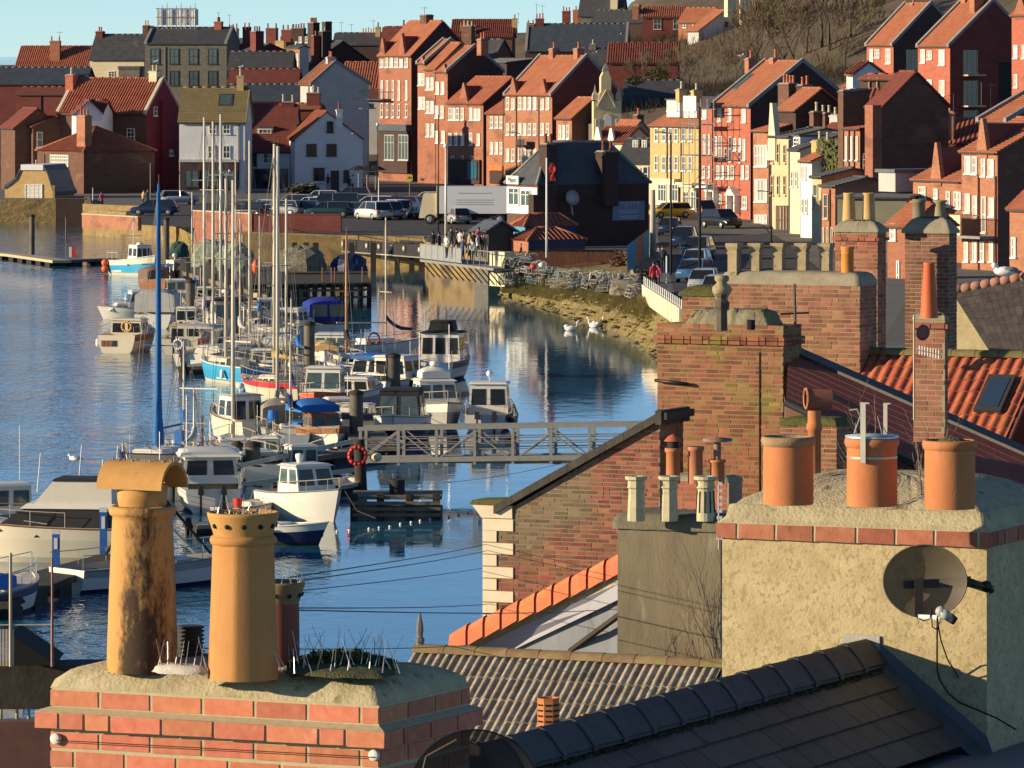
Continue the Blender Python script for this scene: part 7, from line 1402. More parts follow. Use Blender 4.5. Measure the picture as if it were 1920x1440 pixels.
for A, B_, C_, D_ in (((-L-e,-e,zL),(e,-e,zL),(.004,-.004,zM),(-L,-.004,zM)), ((e,-e,zL),(e,D+e,zL),(.004,D,zM),(.004,-.004,zM))): b.quad(A,B_,C_,D_)
b.box(-L,-.001,-.02,.02,zc(1399)-.003,zL); b.box(-.02,.02,-.02,D,zc(1399)-.003,zL-.001); b.box(-L-.05,-.0,-.045,.0,zL-.012,zL-.002); b.box(.0,.045,-.045,D,zL-.012,zL-.002); b.build('mortar_ledge', MO, c1)
fl_ = slab(-L-.004,.004,-.004,D,zt1-.004,[0,.035,.07,.095,.105,.11],[0,.012,.06,.15,.26,.36],44,30,.010,3); fl_.build('flaunching', FLAU, c1); zp = zt1+.098
def at(px, py, z, tlf): s_ = (py-HZ)/(H-z); return tlf(Vector(((px-960)/s_, F/s_, z)))
def smooth_prof(p): return p
def pot_thing(label, parent_loc, rz, lp, build, name='chimney_pot', group=None):
 R = Matrix.Rotation(rz,4,'Z'); w = Vector(parent_loc)+R@Vector(lp); return thing(name, label, 'chimney pot', w, rz, group)
# pot A
pa = pot_thing('tall stained buff chimney pot roofed by a half round tile', loc, rz, at(267,1243,zp,tl), None)
b = MB(); b.lathe([(.135,-.03),(.139,0),(.139,.03),(.137,.10),(.130,.30),(.121,.50),(.118,.56),(.117,.575),(.128,.582),(.133,.596),(.128,.612),(.113,.618),(.108,.60)], 40); b.build('body', sooty(), pa)
b = MB(); b.lathe([(.090,.60),(.098,.64),(.100,.70),(.085,.70),(.08,.62)], 32); b.build('neck', POTY, pa)
b = MB(); r0, r1, n = .108, .094, 18; hl = .145
ro = [[Vector((x, r*cos(pi*i/n)*1.0, .685+r*sin(pi*i/n))) for i in range(n+1)] for x, r in ((-hl,r0),(hl,r0))]; ri = [[Vector((x, r*cos(pi*i/n), .685+r*sin(pi*i/n))) for i in range(n+1)] for x, r in ((-hl,r1),(hl,r1))]
b.loft(ro); b.loft([q[::-1] for q in ri]); b.loft([ro[1],ri[1]],smooth=False); b.loft([ri[0],ro[0]],smooth=False); b.quad(ro[0][0],ro[1][0],ri[1][0],ri[0][0]); b.quad(ri[0][-1],ri[1][-1],ro[1][-1],ro[0][-1]); b.build('half_round_tile', POTY, pa)
b = MB(); rr = random.Random(2)
for i in range(40): b.ball((-.13+.25*rr.random(), (rr.random()-.5)*.05, .685+r0), .003+.003*rr.random(), 5)
b.build('gravel', CONC, pa, kind='stuff')
# pot B
pb = pot_thing('octagonal buff chimney pot with a ring of round holes in its crown', loc, rz, at(456,1262,zp,tl), None)
b = MB(); b.loft([[Vector((R_*(.45+.55*cos(pi/8)/cos((2*pi*i/64)%(pi/4)-pi/8))*1.03*cos(2*pi*i/64+.25), R_*(.45+.55*cos(pi/8)/cos((2*pi*i/64)%(pi/4)-pi/8))*1.03*sin(2*pi*i/64+.25), z_)) for i in range(64)] for R_, z_ in ((.137,-.02),(.135,.02),(.126,.26),(.118,.505))], True); b.lathe([(.112,.49),(.126,.50),(.130,.515),(.124,.528),(.114,.532)], 36); b.build('body', mat('pot_buff_orange',(.46,.205,.058),(.54,.26,.08),6,.8,.001,150,c3=(.16,.08,.04),s3=60,t3=.70), pb)
b = MB(); b.lathe([(.114,.53),(.118,.545),(.138,.605),(.140,.618),(.130,.622),(.122,.60),(.02,.595)], 36); cr = b.build('crown', POTY, pb)
for k in range(12):
 a = 2*pi*k/12; b = MB(); b.lathe([(.0095,0),(.0095,.006),(.001,.006)], 12); o = b.build('vent_hole', SOOT, cr, (cos(a)*.1262, sin(a)*.1262, .572)); o.rotation_euler = Euler((0,radians(90+16),a));
b = MB()
for i in range(40): a = rr.random()*6.28; q = rr.random()*.12; b.ball((q*cos(a), q*sin(a), .612), .004+.004*rr.random(), 5)
b.build('gravel', CONC, pb, kind='stuff')
def spikes(label, pts, base_m=None, lean=.25, n_each=1, hgt=.09, seed=4, name='bird_spikes'):
 rr = random.Random(seed); o = thing(name, label, 'bird spikes', pts[0]); o0 = Vector(pts[0])
 for p in pts:
  q = Vector(p)-o0; b = MB(); t = q+Vector(((rr.random()-.5)*lean*.16, (rr.random()-.5)*lean*.16, hgt*(.7+.5*rr.random()))); b.tube(q, t, .0013, .0010, 4); b.tube(q, q.lerp(t,.35), .0028, .002, 5); b.build('spike', STEEL, o)
 return o
R1 = Matrix.Rotation(rz,4,'Z'); wl = lambda v: Vector(loc)+R1@v
spikes('thin steel bird spikes around the crown of the octagonal pot', [wl(at(456,1262,zp,tl)+Vector((.11*cos(a),.11*sin(a),.615))) for a in [.3,1.1,1.9,2.6,3.4,4.1,4.7,5.2,5.8]], hgt=.07)
# pot C and ribbed vent
pc = pot_thing('dark red chimney pot with a pierced buff crown behind the octagonal pot', loc, rz, at(523,1246,zp,tl), None)
b = MB(); b.lathe([(.082,-.02),(.079,.24)], 28); b.build('body', POTD, pc); b = MB(); b.lathe([(.076,.235),(.080,.245),(.103,.315),(.100,.325),(.09,.31),(.02,.305)], 28); cr = b.build('crown', mat('pot_buff_dull',(.22,.15,.07),(.30,.21,.11),12,.9), pc)
for k in range(10):
 a = 2*pi*k/10; b = MB(); b.lathe([(.009,0),(.009,.006),(.001,.006)], 10); o = b.build('vent_hole', SOOT, cr, (cos(a)*.0905, sin(a)*.0905, .275)); o.rotation_euler = Euler((0,radians(90+18),a))
spikes('bird spikes on top of the dark red chimney pot', [wl(at(523,1246,zp,tl)+Vector((.08*cos(a),.08*sin(a),.31))) for a in [.1,.7,1.5,2.4,3.3,4.0,4.6,5.3,5.9]], hgt=.05, seed=9)
pv = pot_thing('short black ribbed flue vent between the two buff pots', loc, rz, at(357,1232,zp,tl), None, 'ribbed_vent'); b = MB(); pr_ = []
for k in range(8): pr_ += [(.046,k*.016),(.056,k*.016+.005),(.056,k*.016+.009),(.046,k*.016+.013)]
b.lathe(pr_, 24); b.build('body', mat('vent_black',(.03,.027,.022),(.06,.052,.04),20,.7), pv)
# mortar lump and dirt with spikes
lc = at(338,1262,zp,tl); b = MB(); rings = []; rr = random.Random(5)
for j in range(6):
 f_ = j/5; rings.append([Vector((.12*cos(2*pi*i/20)*cos(f_*pi/2)**.45*(1+(rr.random()-.5)*.12), .045*sin(2*pi*i/20)*cos(f_*pi/2)**.45*(1+(rr.random()-.5)*.2), .035*sin(f_*pi/2)+(rr.random()-.5)*.008)) for i in range(20)])
b.loft(rings, True); o = b.build('mortar_lump', mat('mortar_white',(.42,.38,.31),(.60,.55,.46),40,.95,.004,160), None, wl(lc)); o.rotation_euler = (0,0,rz); tag(o,'lump of pale mortar bedding a row of spikes between the buff pots','mortar lump')
spikes('bird spikes standing in the pale mortar lump', [wl(lc+Vector((-.10+.026*i, (rr.random()-.5)*.03, .02))) for i in range(9)], hgt=.11, seed=6, lean=.5)
dc = [at(px,py,zp,tl) for px,py in ((535,1262),(600,1270),(660,1272),(720,1272),(745,1262),(700,1250),(640,1243),(580,1243),(540,1248))]
b = MB(); c0 = sum(dc, Vector())/len(dc); rings = [[c0+(p-c0)*k+Vector(((rr.random()-.5)*.01,(rr.random()-.5)*.01,h+(rr.random()-.5)*.006)) for p in [dc[i//4].lerp(dc[(i//4+1)%9],(i%4)/4) for i in range(36)]] for k, h in ((1,.0),(.92,.014),(.75,.022),(.5,.028),(.2,.03))]
b.loft(rings, True); o = b.build('dirt_patch', DIRT, None, loc); o.rotation_euler = (0,0,rz); o['kind'] = 'stuff'
b = MB()
for i in range(1800):
 a = rr.random(); px = 540+200*a; py = 1246+12*rr.random(); p = at(px, py, zp, tl); h = (.015+.05*sin(a*pi)**1.2*(1-.3*rr.random()))*(.4+.6*rr.random()); an = rr.random()*6.28; r = .008+.008*rr.random()
 b.add([p+Vector((r*cos(an+k*2.1),r*sin(an+k*2.1),h+r*(k-1))) for k in range(3)], [(0,1,2)])
o = b.build('moss_cushion', MOSS, None, loc, kind='stuff'); o.rotation_euler = (0,0,rz)
spikes('long row of bird spikes in the dirt on the red brick chimney', [wl(at(520+i*8.2, 1268-3*(i%4)-(8 if i%5 == 0 else 0), zp, tl)+Vector((0,0,.01))) for i in range(29)], hgt=.12, seed=7, lean=.6)
spikes('back row of fine bird spikes behind the moss', [wl(at(560+i*7.5, 1244, zp, tl)+Vector((0,0,.01))) for i in range(24)], hgt=.12, seed=8, lean=.9)
for lb_, px, py, y in (('white plastic disc holding the wire at the left corner of the brick chimney',106,1385,-.02),('pale plastic disc holding the wire at the right corner of the brick chimney',703,1416,-.02)):
 b = MB(); b.lathe([(.0225,0),(.0225,.012),(.018,.016),(.001,.016)], 20); o = b.build('wire_disc', mat('plastic_white',(.62,.60,.54)), None, wl(f(px,py,y))); o.rotation_euler = (pi/2,0,rz); tag(o, lb_, 'disc')
b = MB(); b.tube(wl(f(106,1388,-.04)), wl(f(703,1420,-.04)), .0018, n=4); tag(b.build('wire', WIRE), 'thin dark wire stretched along the front of the red brick chimney', 'wire')
# black mesh dish
def dish(name, label, c, r, nrm, m, sx=1, sz=1):
 o = thing(name, label, 'satellite dish', c); b = MB(); rings = []
 for j in range(7): q = j/6; rings.append([Vector((r*q*cos(2*pi*i/40)*sx, r*q*sin(2*pi*i/40)*sz, .28*r*q*q)) for i in range(40)])
 b.loft(rings, True); d = b.build('reflector', m, o); d.rotation_euler = Vector(nrm).to_track_quat('Z','Y').to_euler()
 b = MB(); rim = rings[-1]+[rings[-1][0]]; b.path(rim, .004, 5); q = b.build('rim', m if m is MESHK else mat('dish_rim',(.16,.13,.09)), o); q.rotation_euler = d.rotation_euler; return o
c = P(882,1486,508); dd = dish('satellite_dish', 'black mesh satellite dish below the right side of the red brick chimney', c, .245, (.15,-1,-.05), MESHK)
b = MB(); b.tube((-.02,.03,.0),(-.22,-.05,-.1),.01); b.path([(-.05,-.05,.20),(-.16,-.05,.14),(-.19,-.04,.02),(-.18,-.02,-.1)],.006); b.build('arm', COPE, dd)

# --- right rendered chimney ---
f, g, loc, rz, tl = pl(1850, 390, 24); R2 = Matrix.Rotation(rz,4,'Z'); wl2 = lambda v, loc=loc, R2=R2: Vector(loc)+R2@v
c2 = thing('chimney_stack', 'wide rendered ochre chimney stack with three orange pots in the right foreground', 'chimney', loc, rz)
L = -f(1354,1012).x; D = 1.15; zb = H-(1027-HZ)/390; b = MB(); nx = 40; nz = 30; rr = random.Random(1)
b.box(-L,0,0,D,zb-2.4,zb); b.build('rendered_wall', STUC, c2)
b = MB(); b.box(-L-.018,.0185,-.0185,D-.01,zb+.001,zb+.077); b.build('mortar_core', mat('mortar_cream',(.42,.36,.22),(.55,.48,.32),20,.95), c2)
BR2 = mat('brick_band_red',(.30,.085,.050),(.44,.17,.10),14,.9,.003,120,c3=(.17,.09,.06),s3=11,t3=.60,rnd=.18)
for side, ln, rzz in ((0,L,0),(1,D,pi/2)):
 x = -ln-.022 if side == 0 else -.022; x1 = .022 if side == 0 else ln
 k = 0
 while x < x1-.02:
  e = min(x+(.185 if k % 3 else .205)*(1 if rr.random() > .15 else .5), x1); me = brick_mesh(.2, .074, .024, BR2, .005); o = obj('brick', me, c2, Matrix.Rotation(rzz,4,'Z')@Vector(((x+e)/2, 0, zb+.002)), (0,0,rzz)); o.scale = ((e-x)/.2,1,1); x = e+.016; k += 1
s1 = slab(-L-.006,.006,-.006,D,zb+.077,[0,.012,.028,.085,.090],[-.012,.0,.02,.035,.06],50,30,.004,5); s1.build('mortar_fillet', FLAU, c2)
s2 = slab(-L+.04,-.04,.04,D-.04,zb+.155,[0,.03,.065,.10,.13,.145],[0,.03,.10,.17,.26,.36],60,30,.011,6); s2.build('flaunching', mat('flaunching_rough',(.30,.24,.14),(.48,.40,.26),18,.95,.008,80,c3=(.18,.14,.07),s3=9,t3=.60), c2); zp = zb+.285
for px, py, lb_, kind in ((1478,925,'orange chimney pot with a lichened rim, left of the three',0),(1635,928,'orange chimney pot with a metal lid and straps, middle of the three',1),(1781,933,'orange chimney pot with moss in its mouth, right of the three',2)):
 lp = at(px,py,zp,tl); o = thing('chimney_pot', lb_, 'chimney pot', wl2(lp), rz, 'orange pots on the rendered chimney')
 b = MB(); b.lathe([(.119,-.05),(.120,.0),(.119,.225)], 40);
 b.k = 1; b.lathe([(.119,.225),(.126,.232),(.131,.25),(.128,.268),(.112,.272),(.104,.262),(.104,.16)], 40, cap=False); b.build('body', [POTO, mat('rim_lichen',(.25,.16,.08),(.40,.26,.14),18,.9,.003,120) if kind == 0 else POTO], o)
 b = MB(); b.lathe([(.105,.20),(.001,.205)], 24, cap=False); b.build('inner_shadow', SOOT, o)
 if kind == 1:
  b = MB(); b.lathe([(.126,.272),(.128,.282),(.001,.292)], 36); b.build('lid', mat('lid_zinc',(.42,.50,.50),(.58,.66,.66),10,.4,metal=.5), o)
  for x, y, z0, h_, w_ in ((.005,-.135,.16,.28,.013),(.06,.02,.28,.15,.010)): b = MB(); b.box(x-w_,x+w_,y-.002,y+.002,z0,z0+h_); b.box(x-w_,x+w_*2.5,y-.003,y+.003,z0+h_,z0+h_+.006); b.build('strap', mat('strap_steel',(.40,.36,.29),(.52,.48,.40),8,.4,metal=.5), o)
  b = MB(); b.path([(-.09,.0,.29),(-.06,.0,.37),(-.075,.0,.405),(-.11,-.01,.40)],.003,4); b.path([(.05,.0,.29),(.02,.02,.37)],.002,4); b.build('bent_wire', STEEL, o); b = MB(); b.lathe([(.1215,.176),(.1215,.186)], 36, cap=False); b.build('clamp_band', mat('strap_steel',(.4,.36,.29)), o)
 if kind == 2: b = MB(); b.ball((.0,.03,.25), .075, 12, 1.1,1,.45); b.build('moss', MOSS, o)
# rough twigs behind the pots
def twigs(label, base, n, h_, spread, seed, m=TWIG, name='dry_twigs', r=.004, lean=(0,0)):
 rr = random.Random(seed); b = MB()
 def grow(p, d, l, r, dep):
  for k in range(4):
   q = p+d*l/4; b.tube(p, q, r, r*.85, 3, False); p = q; r *= .85; d = (d+Vector(((rr.random()-.5)*.25,(rr.random()-.5)*.25,(rr.random()-.3)*.12))).normalized()
   if dep and rr.random() < .75: grow(p, (d+Vector(((rr.random()-.5)*1.5,(rr.random()-.5)*1.2,(rr.random()-.2)*.8))).normalized(), l*.5, r*.7, dep-1)
 for i in range(n): grow(Vector(((rr.random()-.5)*spread,(rr.random()-.5)*spread*.4,0)), Vector(((rr.random()-.5)*.5+lean[0],(rr.random()-.5)*.4+lean[1],1)).normalized(), h_*(.6+.5*rr.random()), r, 2)
 return tag(b.build(name, m, None, base), label, 'dead plant')
twigs('dry upright stems behind the middle and right orange pots', wl2(at(1705,918,zp,tl)+Vector((0,.3,-.05))), 9, .32, .16, 3)
twigs('few dry stems between the left and middle orange pots', wl2(at(1572,918,zp,tl)+Vector((0,.3,-.05))), 3, .34, .08, 5)
# brown dish on the render
c = wl2(f(1735,1088,-.22)); dd = dish('satellite_dish', 'brown mesh satellite dish fixed to the rendered chimney', c, .200, (-.10,-1,.02), MESHD, 1, .87); dd.location = c
dd.rotation_euler = (0,0,0)
b = MB(); b.hexa([(-.11,-.05,-.035),(.22,.02,-.035),(.22,.06,-.035),(-.11,-.01,-.035)],[(-.11,-.05,.0),(.22,.02,.015),(.22,.06,.015),(-.11,-.01,.0)]); b.build('bracket', DKMT, dd)
b = MB(); b.box(-.055,-.015,-.07,-.03,-.17,.01); b.build('upright_bar', DKMT, dd); b = MB(); b.tube((.20,.04,-.01),(.33,.16,-.06),.022,n=8); b.tube((.30,.10,-.04),(.30,.25,-.04),.03,n=8); b.build('wall_arm', DKMT, dd)
b = MB(); b.hexa([(-.04,-.09,-.175),(.09,-.25,-.165),(.09,-.23,-.165),(-.04,-.06,-.175)],[(-.04,-.09,-.155),(.09,-.25,-.145),(.09,-.23,-.145),(-.04,-.06,-.155)]); b.build('boom_arm', STEEL, dd)
b = MB(); b.tube((.055,-.25,-.125),(.10,-.25,-.155),.026,.022,14); b.ball((.055,-.25,-.125),.027,10); b.k = 1; b.tube((.10,-.25,-.155),(.125,-.25,-.172),.024,.020,14); b.build('receiver_head', [mat('lnb_grey',(.36,.35,.31),(.46,.45,.40),12,.5),BLKC], dd)
cb = [(1758,1155,-.42),(1757,1200,-.30),(1757,1255,-.12),(1762,1275,-.05),(1778,1300,-.04),(1800,1318,-.03),(1830,1330,-.05),(1868,1346,-.12),(1905,1368,-.25)]
b = MB(); b.path([wl2(f(*q)) for q in cb], .0042, 6); tag(b.build('cable', WIRE), 'black cable looping down from the brown dish to the lead roof', 'cable')
b = MB(); b.path([wl2(f(*q)) for q in [(1757,1160,-.42),(1764,1200,-.25),(1776,1235,-.10),(1797,1270,-.01)]], .0038, 6); tag(b.build('cable', WIRE), 'second black cable running straight down behind the slate roof edge', 'cable')
b = MB(); b.path([wl2(f(*q)) for q in [(1720,1158,-.3),(1732,1164,-.38),(1744,1160,-.42),(1746,1140,-.42),(1748,1175,-.4),(1755,1180,-.4),(1763,1165,-.42)]], .003, 6); tag(b.build('cable', WIRE), 'small cable loops under the receiver of the brown dish', 'cable')
# grey mortar patch + flashing
b = MB(); b.prism([f(1572,1230,-.012),f(1580,1195,-.012),f(1586,1188,-.012),f(1649,1193,-.012),f(1649,1235,-.012)],(0,.010,0)); b.build('mortar_patch', mat('patch_grey',(.33,.31,.27),(.44,.42,.37),9,.9,.003,60), c2)
sa_ = f(1625,1215); zr = sa_.z; xr = sa_.x
sl = tan(radians(38)); b = MB(); b.prism([(xr,-.010,zr-.06),(xr+.04,-.010,zr+.05),(xr+.62,-.010,zr-.62*sl+.085),(.03,-.010,zr-.62*sl+.02),(.03,-.010,zr-.62*sl-.5),(xr,-.010,zr-.4)],(0,.0095,0)); b.build('lead_flashing', LEAD, c2)
# --- slate roof running towards the viewer from the rendered chimney ---
ro_ = thing('slate_roof', 'dark slate roof with mossy ridge tiles in the bottom right corner', 'roof', loc, rz); Ln = 5.0
def sp_(u, v, h, side=1):   # u along ridge towards viewer, v down slope
 return Vector((xr+side*v*cos(radians(38)), -u, zr-.045-v*sin(radians(38))))+Vector((side*sin(radians(38))*h,0,cos(radians(38))*h))
W_ = .61
for sd in (1,-1):
 b = MB(); b.hexa([sp_(0,0,-.03,sd),sp_(Ln,0,-.03,sd),sp_(Ln,W_ if sd > 0 else 1.6,-.03,sd),sp_(0,W_ if sd > 0 else 1.6,-.03,sd)],[sp_(0,0,0,sd),sp_(Ln,0,0,sd),sp_(Ln,W_ if sd > 0 else 1.6,0,sd),sp_(0,W_ if sd > 0 else 1.6,0,sd)]); b.build('roof_base', SLAT, ro_)
 ga, sw = .142, .255; cache = {}
 m_ = SLAT if sd > 0 else SLAB; q = MB(); a = sp_(0,0,0,sd); c_ = [sp_(u,v,h,sd)-a for u, v, h in ((.003,-.02,.003),(sw-.003,-.02,.003),(sw-.003,ga+.03,.017),(.003,ga+.03,.017))]; t_ = Vector((sd*sin(radians(38))*.008,0,cos(radians(38))*.008)); q.hexa(c_,[v+t_ for v in c_]); me = q.mesh('slate', m_)
 for j in range(4 if sd > 0 else 7):
  for i in range(int(Ln/sw)):
   p = sp_(i*sw+(sw/2 if j%2 else 0), .06+j*ga, 0, sd)-sp_(0,0,0,sd)+sp_(0,0,0,sd); o = obj('slate', me, ro_, p, ((rr.random()-.5)*.008,(rr.random()-.5)*.012,(rr.random()-.5)*.01))
n = 14; tl_ = .33
for i in range(n):
 b = MB(); prf = [(-.112,-.075),(-.065,-.012),(-.022,.030),(0,.036),(.022,.030),(.065,-.012),(.112,-.075)]; k = 1.0
 rg = [[Vector((xr+x*kk, -y, zr+z*kk+.01+dz)) for x, z in prf] for y, kk, dz in ((i*tl_,1,0),(i*tl_+.03,1.0,0),((i+1)*tl_-.05,1.0,.004),((i+1)*tl_-.03,1.06,.005),((i+1)*tl_,1.06,.005))]
 b.loft(rg, smooth=False); b.loft([[v-Vector((0,0,.018)) for v in r[::-1]] for r in rg]); b.poly(rg[0]); b.poly(rg[-1][::-1]); b.build('ridge_tile', RIDS, ro_)
b = MB()
for i in range(1500):
 u = rr.random()*4.2; p = sp_(u, .115+(rr.random()-.5)*.035, .008+rr.random()*.01); a = rr.random()*6; r = .008+rr.random()*.008; b.add([p+Vector((r*cos(a+k*2.1), r*sin(a+k*2.1), rr.random()*.014)) for k in range(3)], [(0,1,2)])
b.build('moss', MOSS, ro_, kind='stuff')
b = MB(); rings = []
for i in range(14):
 f_ = i/13; p = sp_(0, .0+f_*.82, .0); rings.append([p+Vector(((rr.random()-.5)*.01, -.10-.02*rr.random(), .01)), p+Vector((0,-.05,.03+.01*rr.random())), p+Vector((0,-.005,.06+.01*rr.random()))])
b.loft(rings); b.build('mortar_fillet', mat('fillet_dark',(.05,.055,.06),(.09,.095,.10),14,.9,.006,50), ro_)
e = sp_(0,W_,0); lr = thing('lead_roof', 'flat blue grey lead roof below the slates at the bottom right', 'roof', loc, rz); b = MB(); b.box(e.x-.02, e.x+2.2, -6.5, -.002, e.z-.35, e.z-.06); b.box(.02, e.x+2.2, -.001, 2.5, e.z-.36, e.z-.061); b.build('lead_sheet', mat('lead_sheet',(.10,.115,.135),(.15,.165,.185),1.2,.5,.004,6), lr)
b = MB(); b.box(-2.6, e.x+2.0, -5.2, D-.05, zb-4.5, e.z-.37); b.build('house_body', STUC, lr)
# --- grey stucco chimney with stone pots ---
f, g, loc, rz, tl = pl(1351, 145); R = Matrix.Rotation(rz,4,'Z')
def W3(v): return Vector(loc)+R@v
c3 = thing('chimney_stack', 'weathered grey rendered chimney stack with three pale stone pots', 'chimney', loc, rz); L = -f(1158,1000).x; z1 = f(1351,998).z; z0 = f(1351,1300).z; b = MB(); b.box(-L,0,0,.9,z0,z1); b.build('rendered_wall', STUG, c3)
z2 = f(1351,972).z; slab(-L-.05,.05,-.05,.95,z1,[0,.10,.19,.21],[0,0,.04,.15],20,10,.02,8).build('cap', mat('cap_grey',(.10,.09,.06),(.19,.165,.11),4,.95,.01,30), c3)
for i, (px, w_, lb_, m, n_) in enumerate(((1193,.115,'left octagonal stone pot on the grey rendered chimney',POTC,8),(1255,.115,'middle octagonal stone pot, broken at the top, on the grey rendered chimney',POTC,8),(1323,.125,'fluted cream pot on the grey rendered chimney',POTC,16))):
 lp = at(px,968,z1+.2,tl); o = thing('chimney_pot', lb_, 'chimney pot', W3(lp), rz, 'pale pots on the grey rendered chimney'); b = MB(); h_ = .52
 b.lathe([(w_,-.06),(w_,.0),(w_*.86,h_*.68),(w_*1.05,h_*.72),(w_*.95,h_*.78),(w_*.95,h_*.88),(w_*1.25,h_*.92),(w_*1.25,h_),(w_*.8,h_),(w_*.7,h_*.8)], n_, smooth=False, cap=False); b.build('body', m, o)
 if n_ == 16:
  for k in range(10): a = 2*pi*k/10; q = MB(); q.hexa([(w_*.98,-.008,.05),(w_*1.03,-.008,.05),(w_*1.03,.008,.05),(w_*.98,.008,.05)],[(w_*.88,-.008,.33),(w_*.93,-.008,.33),(w_*.93,.008,.33),(w_*.88,.008,.33)]); q.build('flute', SOOT, o, rot=(0,0,a))
twigs('tangle of bare creeper stems over the grey rendered chimney', W3(Vector((-.12,-.12,f(1351,1240).z))), 16, 1.25, .5, 21, r=.005, lean=(-.25,0)); twigs('fine dry stems at the foot of the grey rendered chimney', W3(Vector((-.7,-.10,f(1351,1245).z))), 7, .45, .7, 22, r=.004)
# small red chimney with slim orange pots behind
f, g, loc, rz, tl = pl(1366, 128); c4 = thing('chimney_stack', 'small red brick chimney with slim orange pots behind the stone pots', 'chimney', loc, rz); L = -f(1242,900).x; z1 = f(1366,905).z; b = MB(); b.box(-L+.01,.008,-.008,.5,z1-1.6,z1); b.build('mortar_core', MOM, c4)
brickface(c4,(0,0,0),0,[(-L,z1-1.5),(0,z1-1.5),(0,z1),(-L,z1)],mat('brick_mid_red',(.30,.085,.05),(.40,.14,.08),5,.9,rnd=.12),budget=300,seed=3); slab(-L-.02,.02,-.02,.5,z1,[0,.05,.09],[0,.02,.12],12,6,.01,4).build('flaunching', CONC, c4)
for px, pyt, r_, lb_, cowl in ((1262,840,.105,'slim orange pot with a small cowl, left of the three slim pots',1),(1304,837,.11,'slim orange pot with a flared rim, middle of the three slim pots',0),(1345,862,.11,'slim orange pot with a flat metal cowl, right of the three slim pots',2)):
 lp = at(px,900,z1+.07,tl); s_ = (900-HZ)/(H-z1-.07); h_ = (900-pyt)/s_; o = thing('chimney_pot', lb_, 'chimney pot', Vector(loc)+Matrix.Rotation(rz,4,'Z')@lp, rz); b = MB(); b.lathe([(r_,-.05),(r_*.96,h_*.85),(r_*1.15,h_*.88),(r_*1.15,h_),(r_*.8,h_),(r_*.7,h_*.7)], 18, cap=False); b.build('body', POTO if cowl != 0 else mat('pot_pinkish',(.42,.15,.08),(.5,.2,.11),6,.8), o)
 if cowl == 1: b = MB(); b.lathe([(r_*.8,h_),(r_*.8,h_+.1)],12); b.k = 1; b.lathe([(r_*1.3,h_+.1),(r_*.7,h_+.17),(.01,h_+.2)],12); b.build('cowl', [BLKC, POTR], o)
 if cowl == 2: b = MB(); b.lathe([(r_*.5,h_),(r_*.5,h_+.25)],8); b.lathe([(r_*2.0,h_+.27),(r_*2.0,h_+.31),(.01,h_+.33)],14); b.build('cowl', mat('cowl_rust',(.20,.12,.08),(.30,.18,.12),6,.7), o)
ae = thing('tv_aerial', 'white television aerial standing upright beside the grey rendered chimney', 'aerial', P(1348,1030,150)); b = MB(); b.tube((0,0,0),(0,0,.85),.012,n=5); b.build('mast', COPE, ae)
for k in range(9): b = MB(); b.box(-.035+.01*k*.3,.04,-.01,.01,.12+k*.085,.16+k*.085); b.build('element', WHTP, ae)
# --- gable with cream quoins ---
f, g, loc, rz, tl = pl(1237, 121); gb = thing('gabled_house', 'old red brick gable with cream quoins at its left corner and tarred coping', 'house', loc, rz)
xq = f(963,1000).x; zA = f(1237,785).z; zB = f(963,948).z; zL = f(1237,1310).z; Dg = .9
b = MB(); b.prism([(xq-.55,-.0095,zL),(.008,-.0095,zL),(.008,-.0095,zA-.02),(xq,-.0095,zB-.02),(xq-.5,-.0095,zB-.05)],(0,Dg,0)); b.build('mortar_wall', MOD, gb)
pk = f(1100,900); brickface(gb,(0,0,0),0,[(xq-.3,zL),(0,zL),(0,zA-.01),(xq,zB-.02),(xq-.3,zB-.03)],BRG,bl=.19,bh=.053,mj=.015,jit=.007,proud=.014,bond='mixed',seed=12,vis=lambda c: hypot(c[0]-pk.x, (c[1]-pk.z)*1.3))
brickface(gb,(0,0,0),pi/2,[(0,zL),(Dg,zL),(Dg,zA),(0,zA)],BRM,bl=.22,bh=.062,mj=.012,jit=.008,proud=.01,seed=13,budget=60)
for i in range(12):
 yt = 971+i*22.5; w_ = 962 if i % 2 == 0 else 931; a, c_ = f(905,yt+21.6,-.03), f(w_,yt,-.03)
 if i == 0: a = f(905,994,-.03)
 b = MB(); b.box(a.x, c_.x, -.035, .25, a.z, f(905,yt).z-.006); b.build('quoin', CRST, gb)
a, c_ = f(885,950,-.05), f(960,950,-.05); zt_ = f(905,946).z; zb_ = f(905,970).z; x0 = f(905,970).x
b = MB(); b.hexa([(x0,-.045,zb_),(c_.x,-.045,zb_),(c_.x,.3,zb_),(x0,.3,zb_)],[(a.x,-.06,zt_),(c_.x,-.06,zt_),(c_.x,.3,zt_),(a.x,.3,zt_)]); b.build('kneeler', CRST, gb); b = MB(); b.hexa([(a.x-.04,-.08,zt_+.002),(f(945,0).x,-.08,zt_+.002),(f(945,0).x,.5,zt_+.002),(a.x-.04,.5,zt_+.002)],[(a.x,-.05,zt_+.07),(f(950,0).x,-.05,zt_+.10),(f(950,0).x,.5,zt_+.10),(a.x,.5,zt_+.07)]); b.build('kneeler_moss', MOSS, gb)
q0, q1 = f(925,948,-.12), f(1240,770,-.12)
for i in range(9):
 a, c_ = q0.lerp(q1, i/9), q0.lerp(q1, (i+.985)/9); b = MB(); b.hexa([a+Vector((0,0,-.13)),c_+Vector((0,0,-.13)),c_+Vector((0,Dg+.1,-.13)),a+Vector((0,Dg+.1,-.13))],[a,c_,c_+Vector((0,Dg+.1,0)),a+Vector((0,Dg+.1,0))]); b.build('coping_stone', TARR, gb)
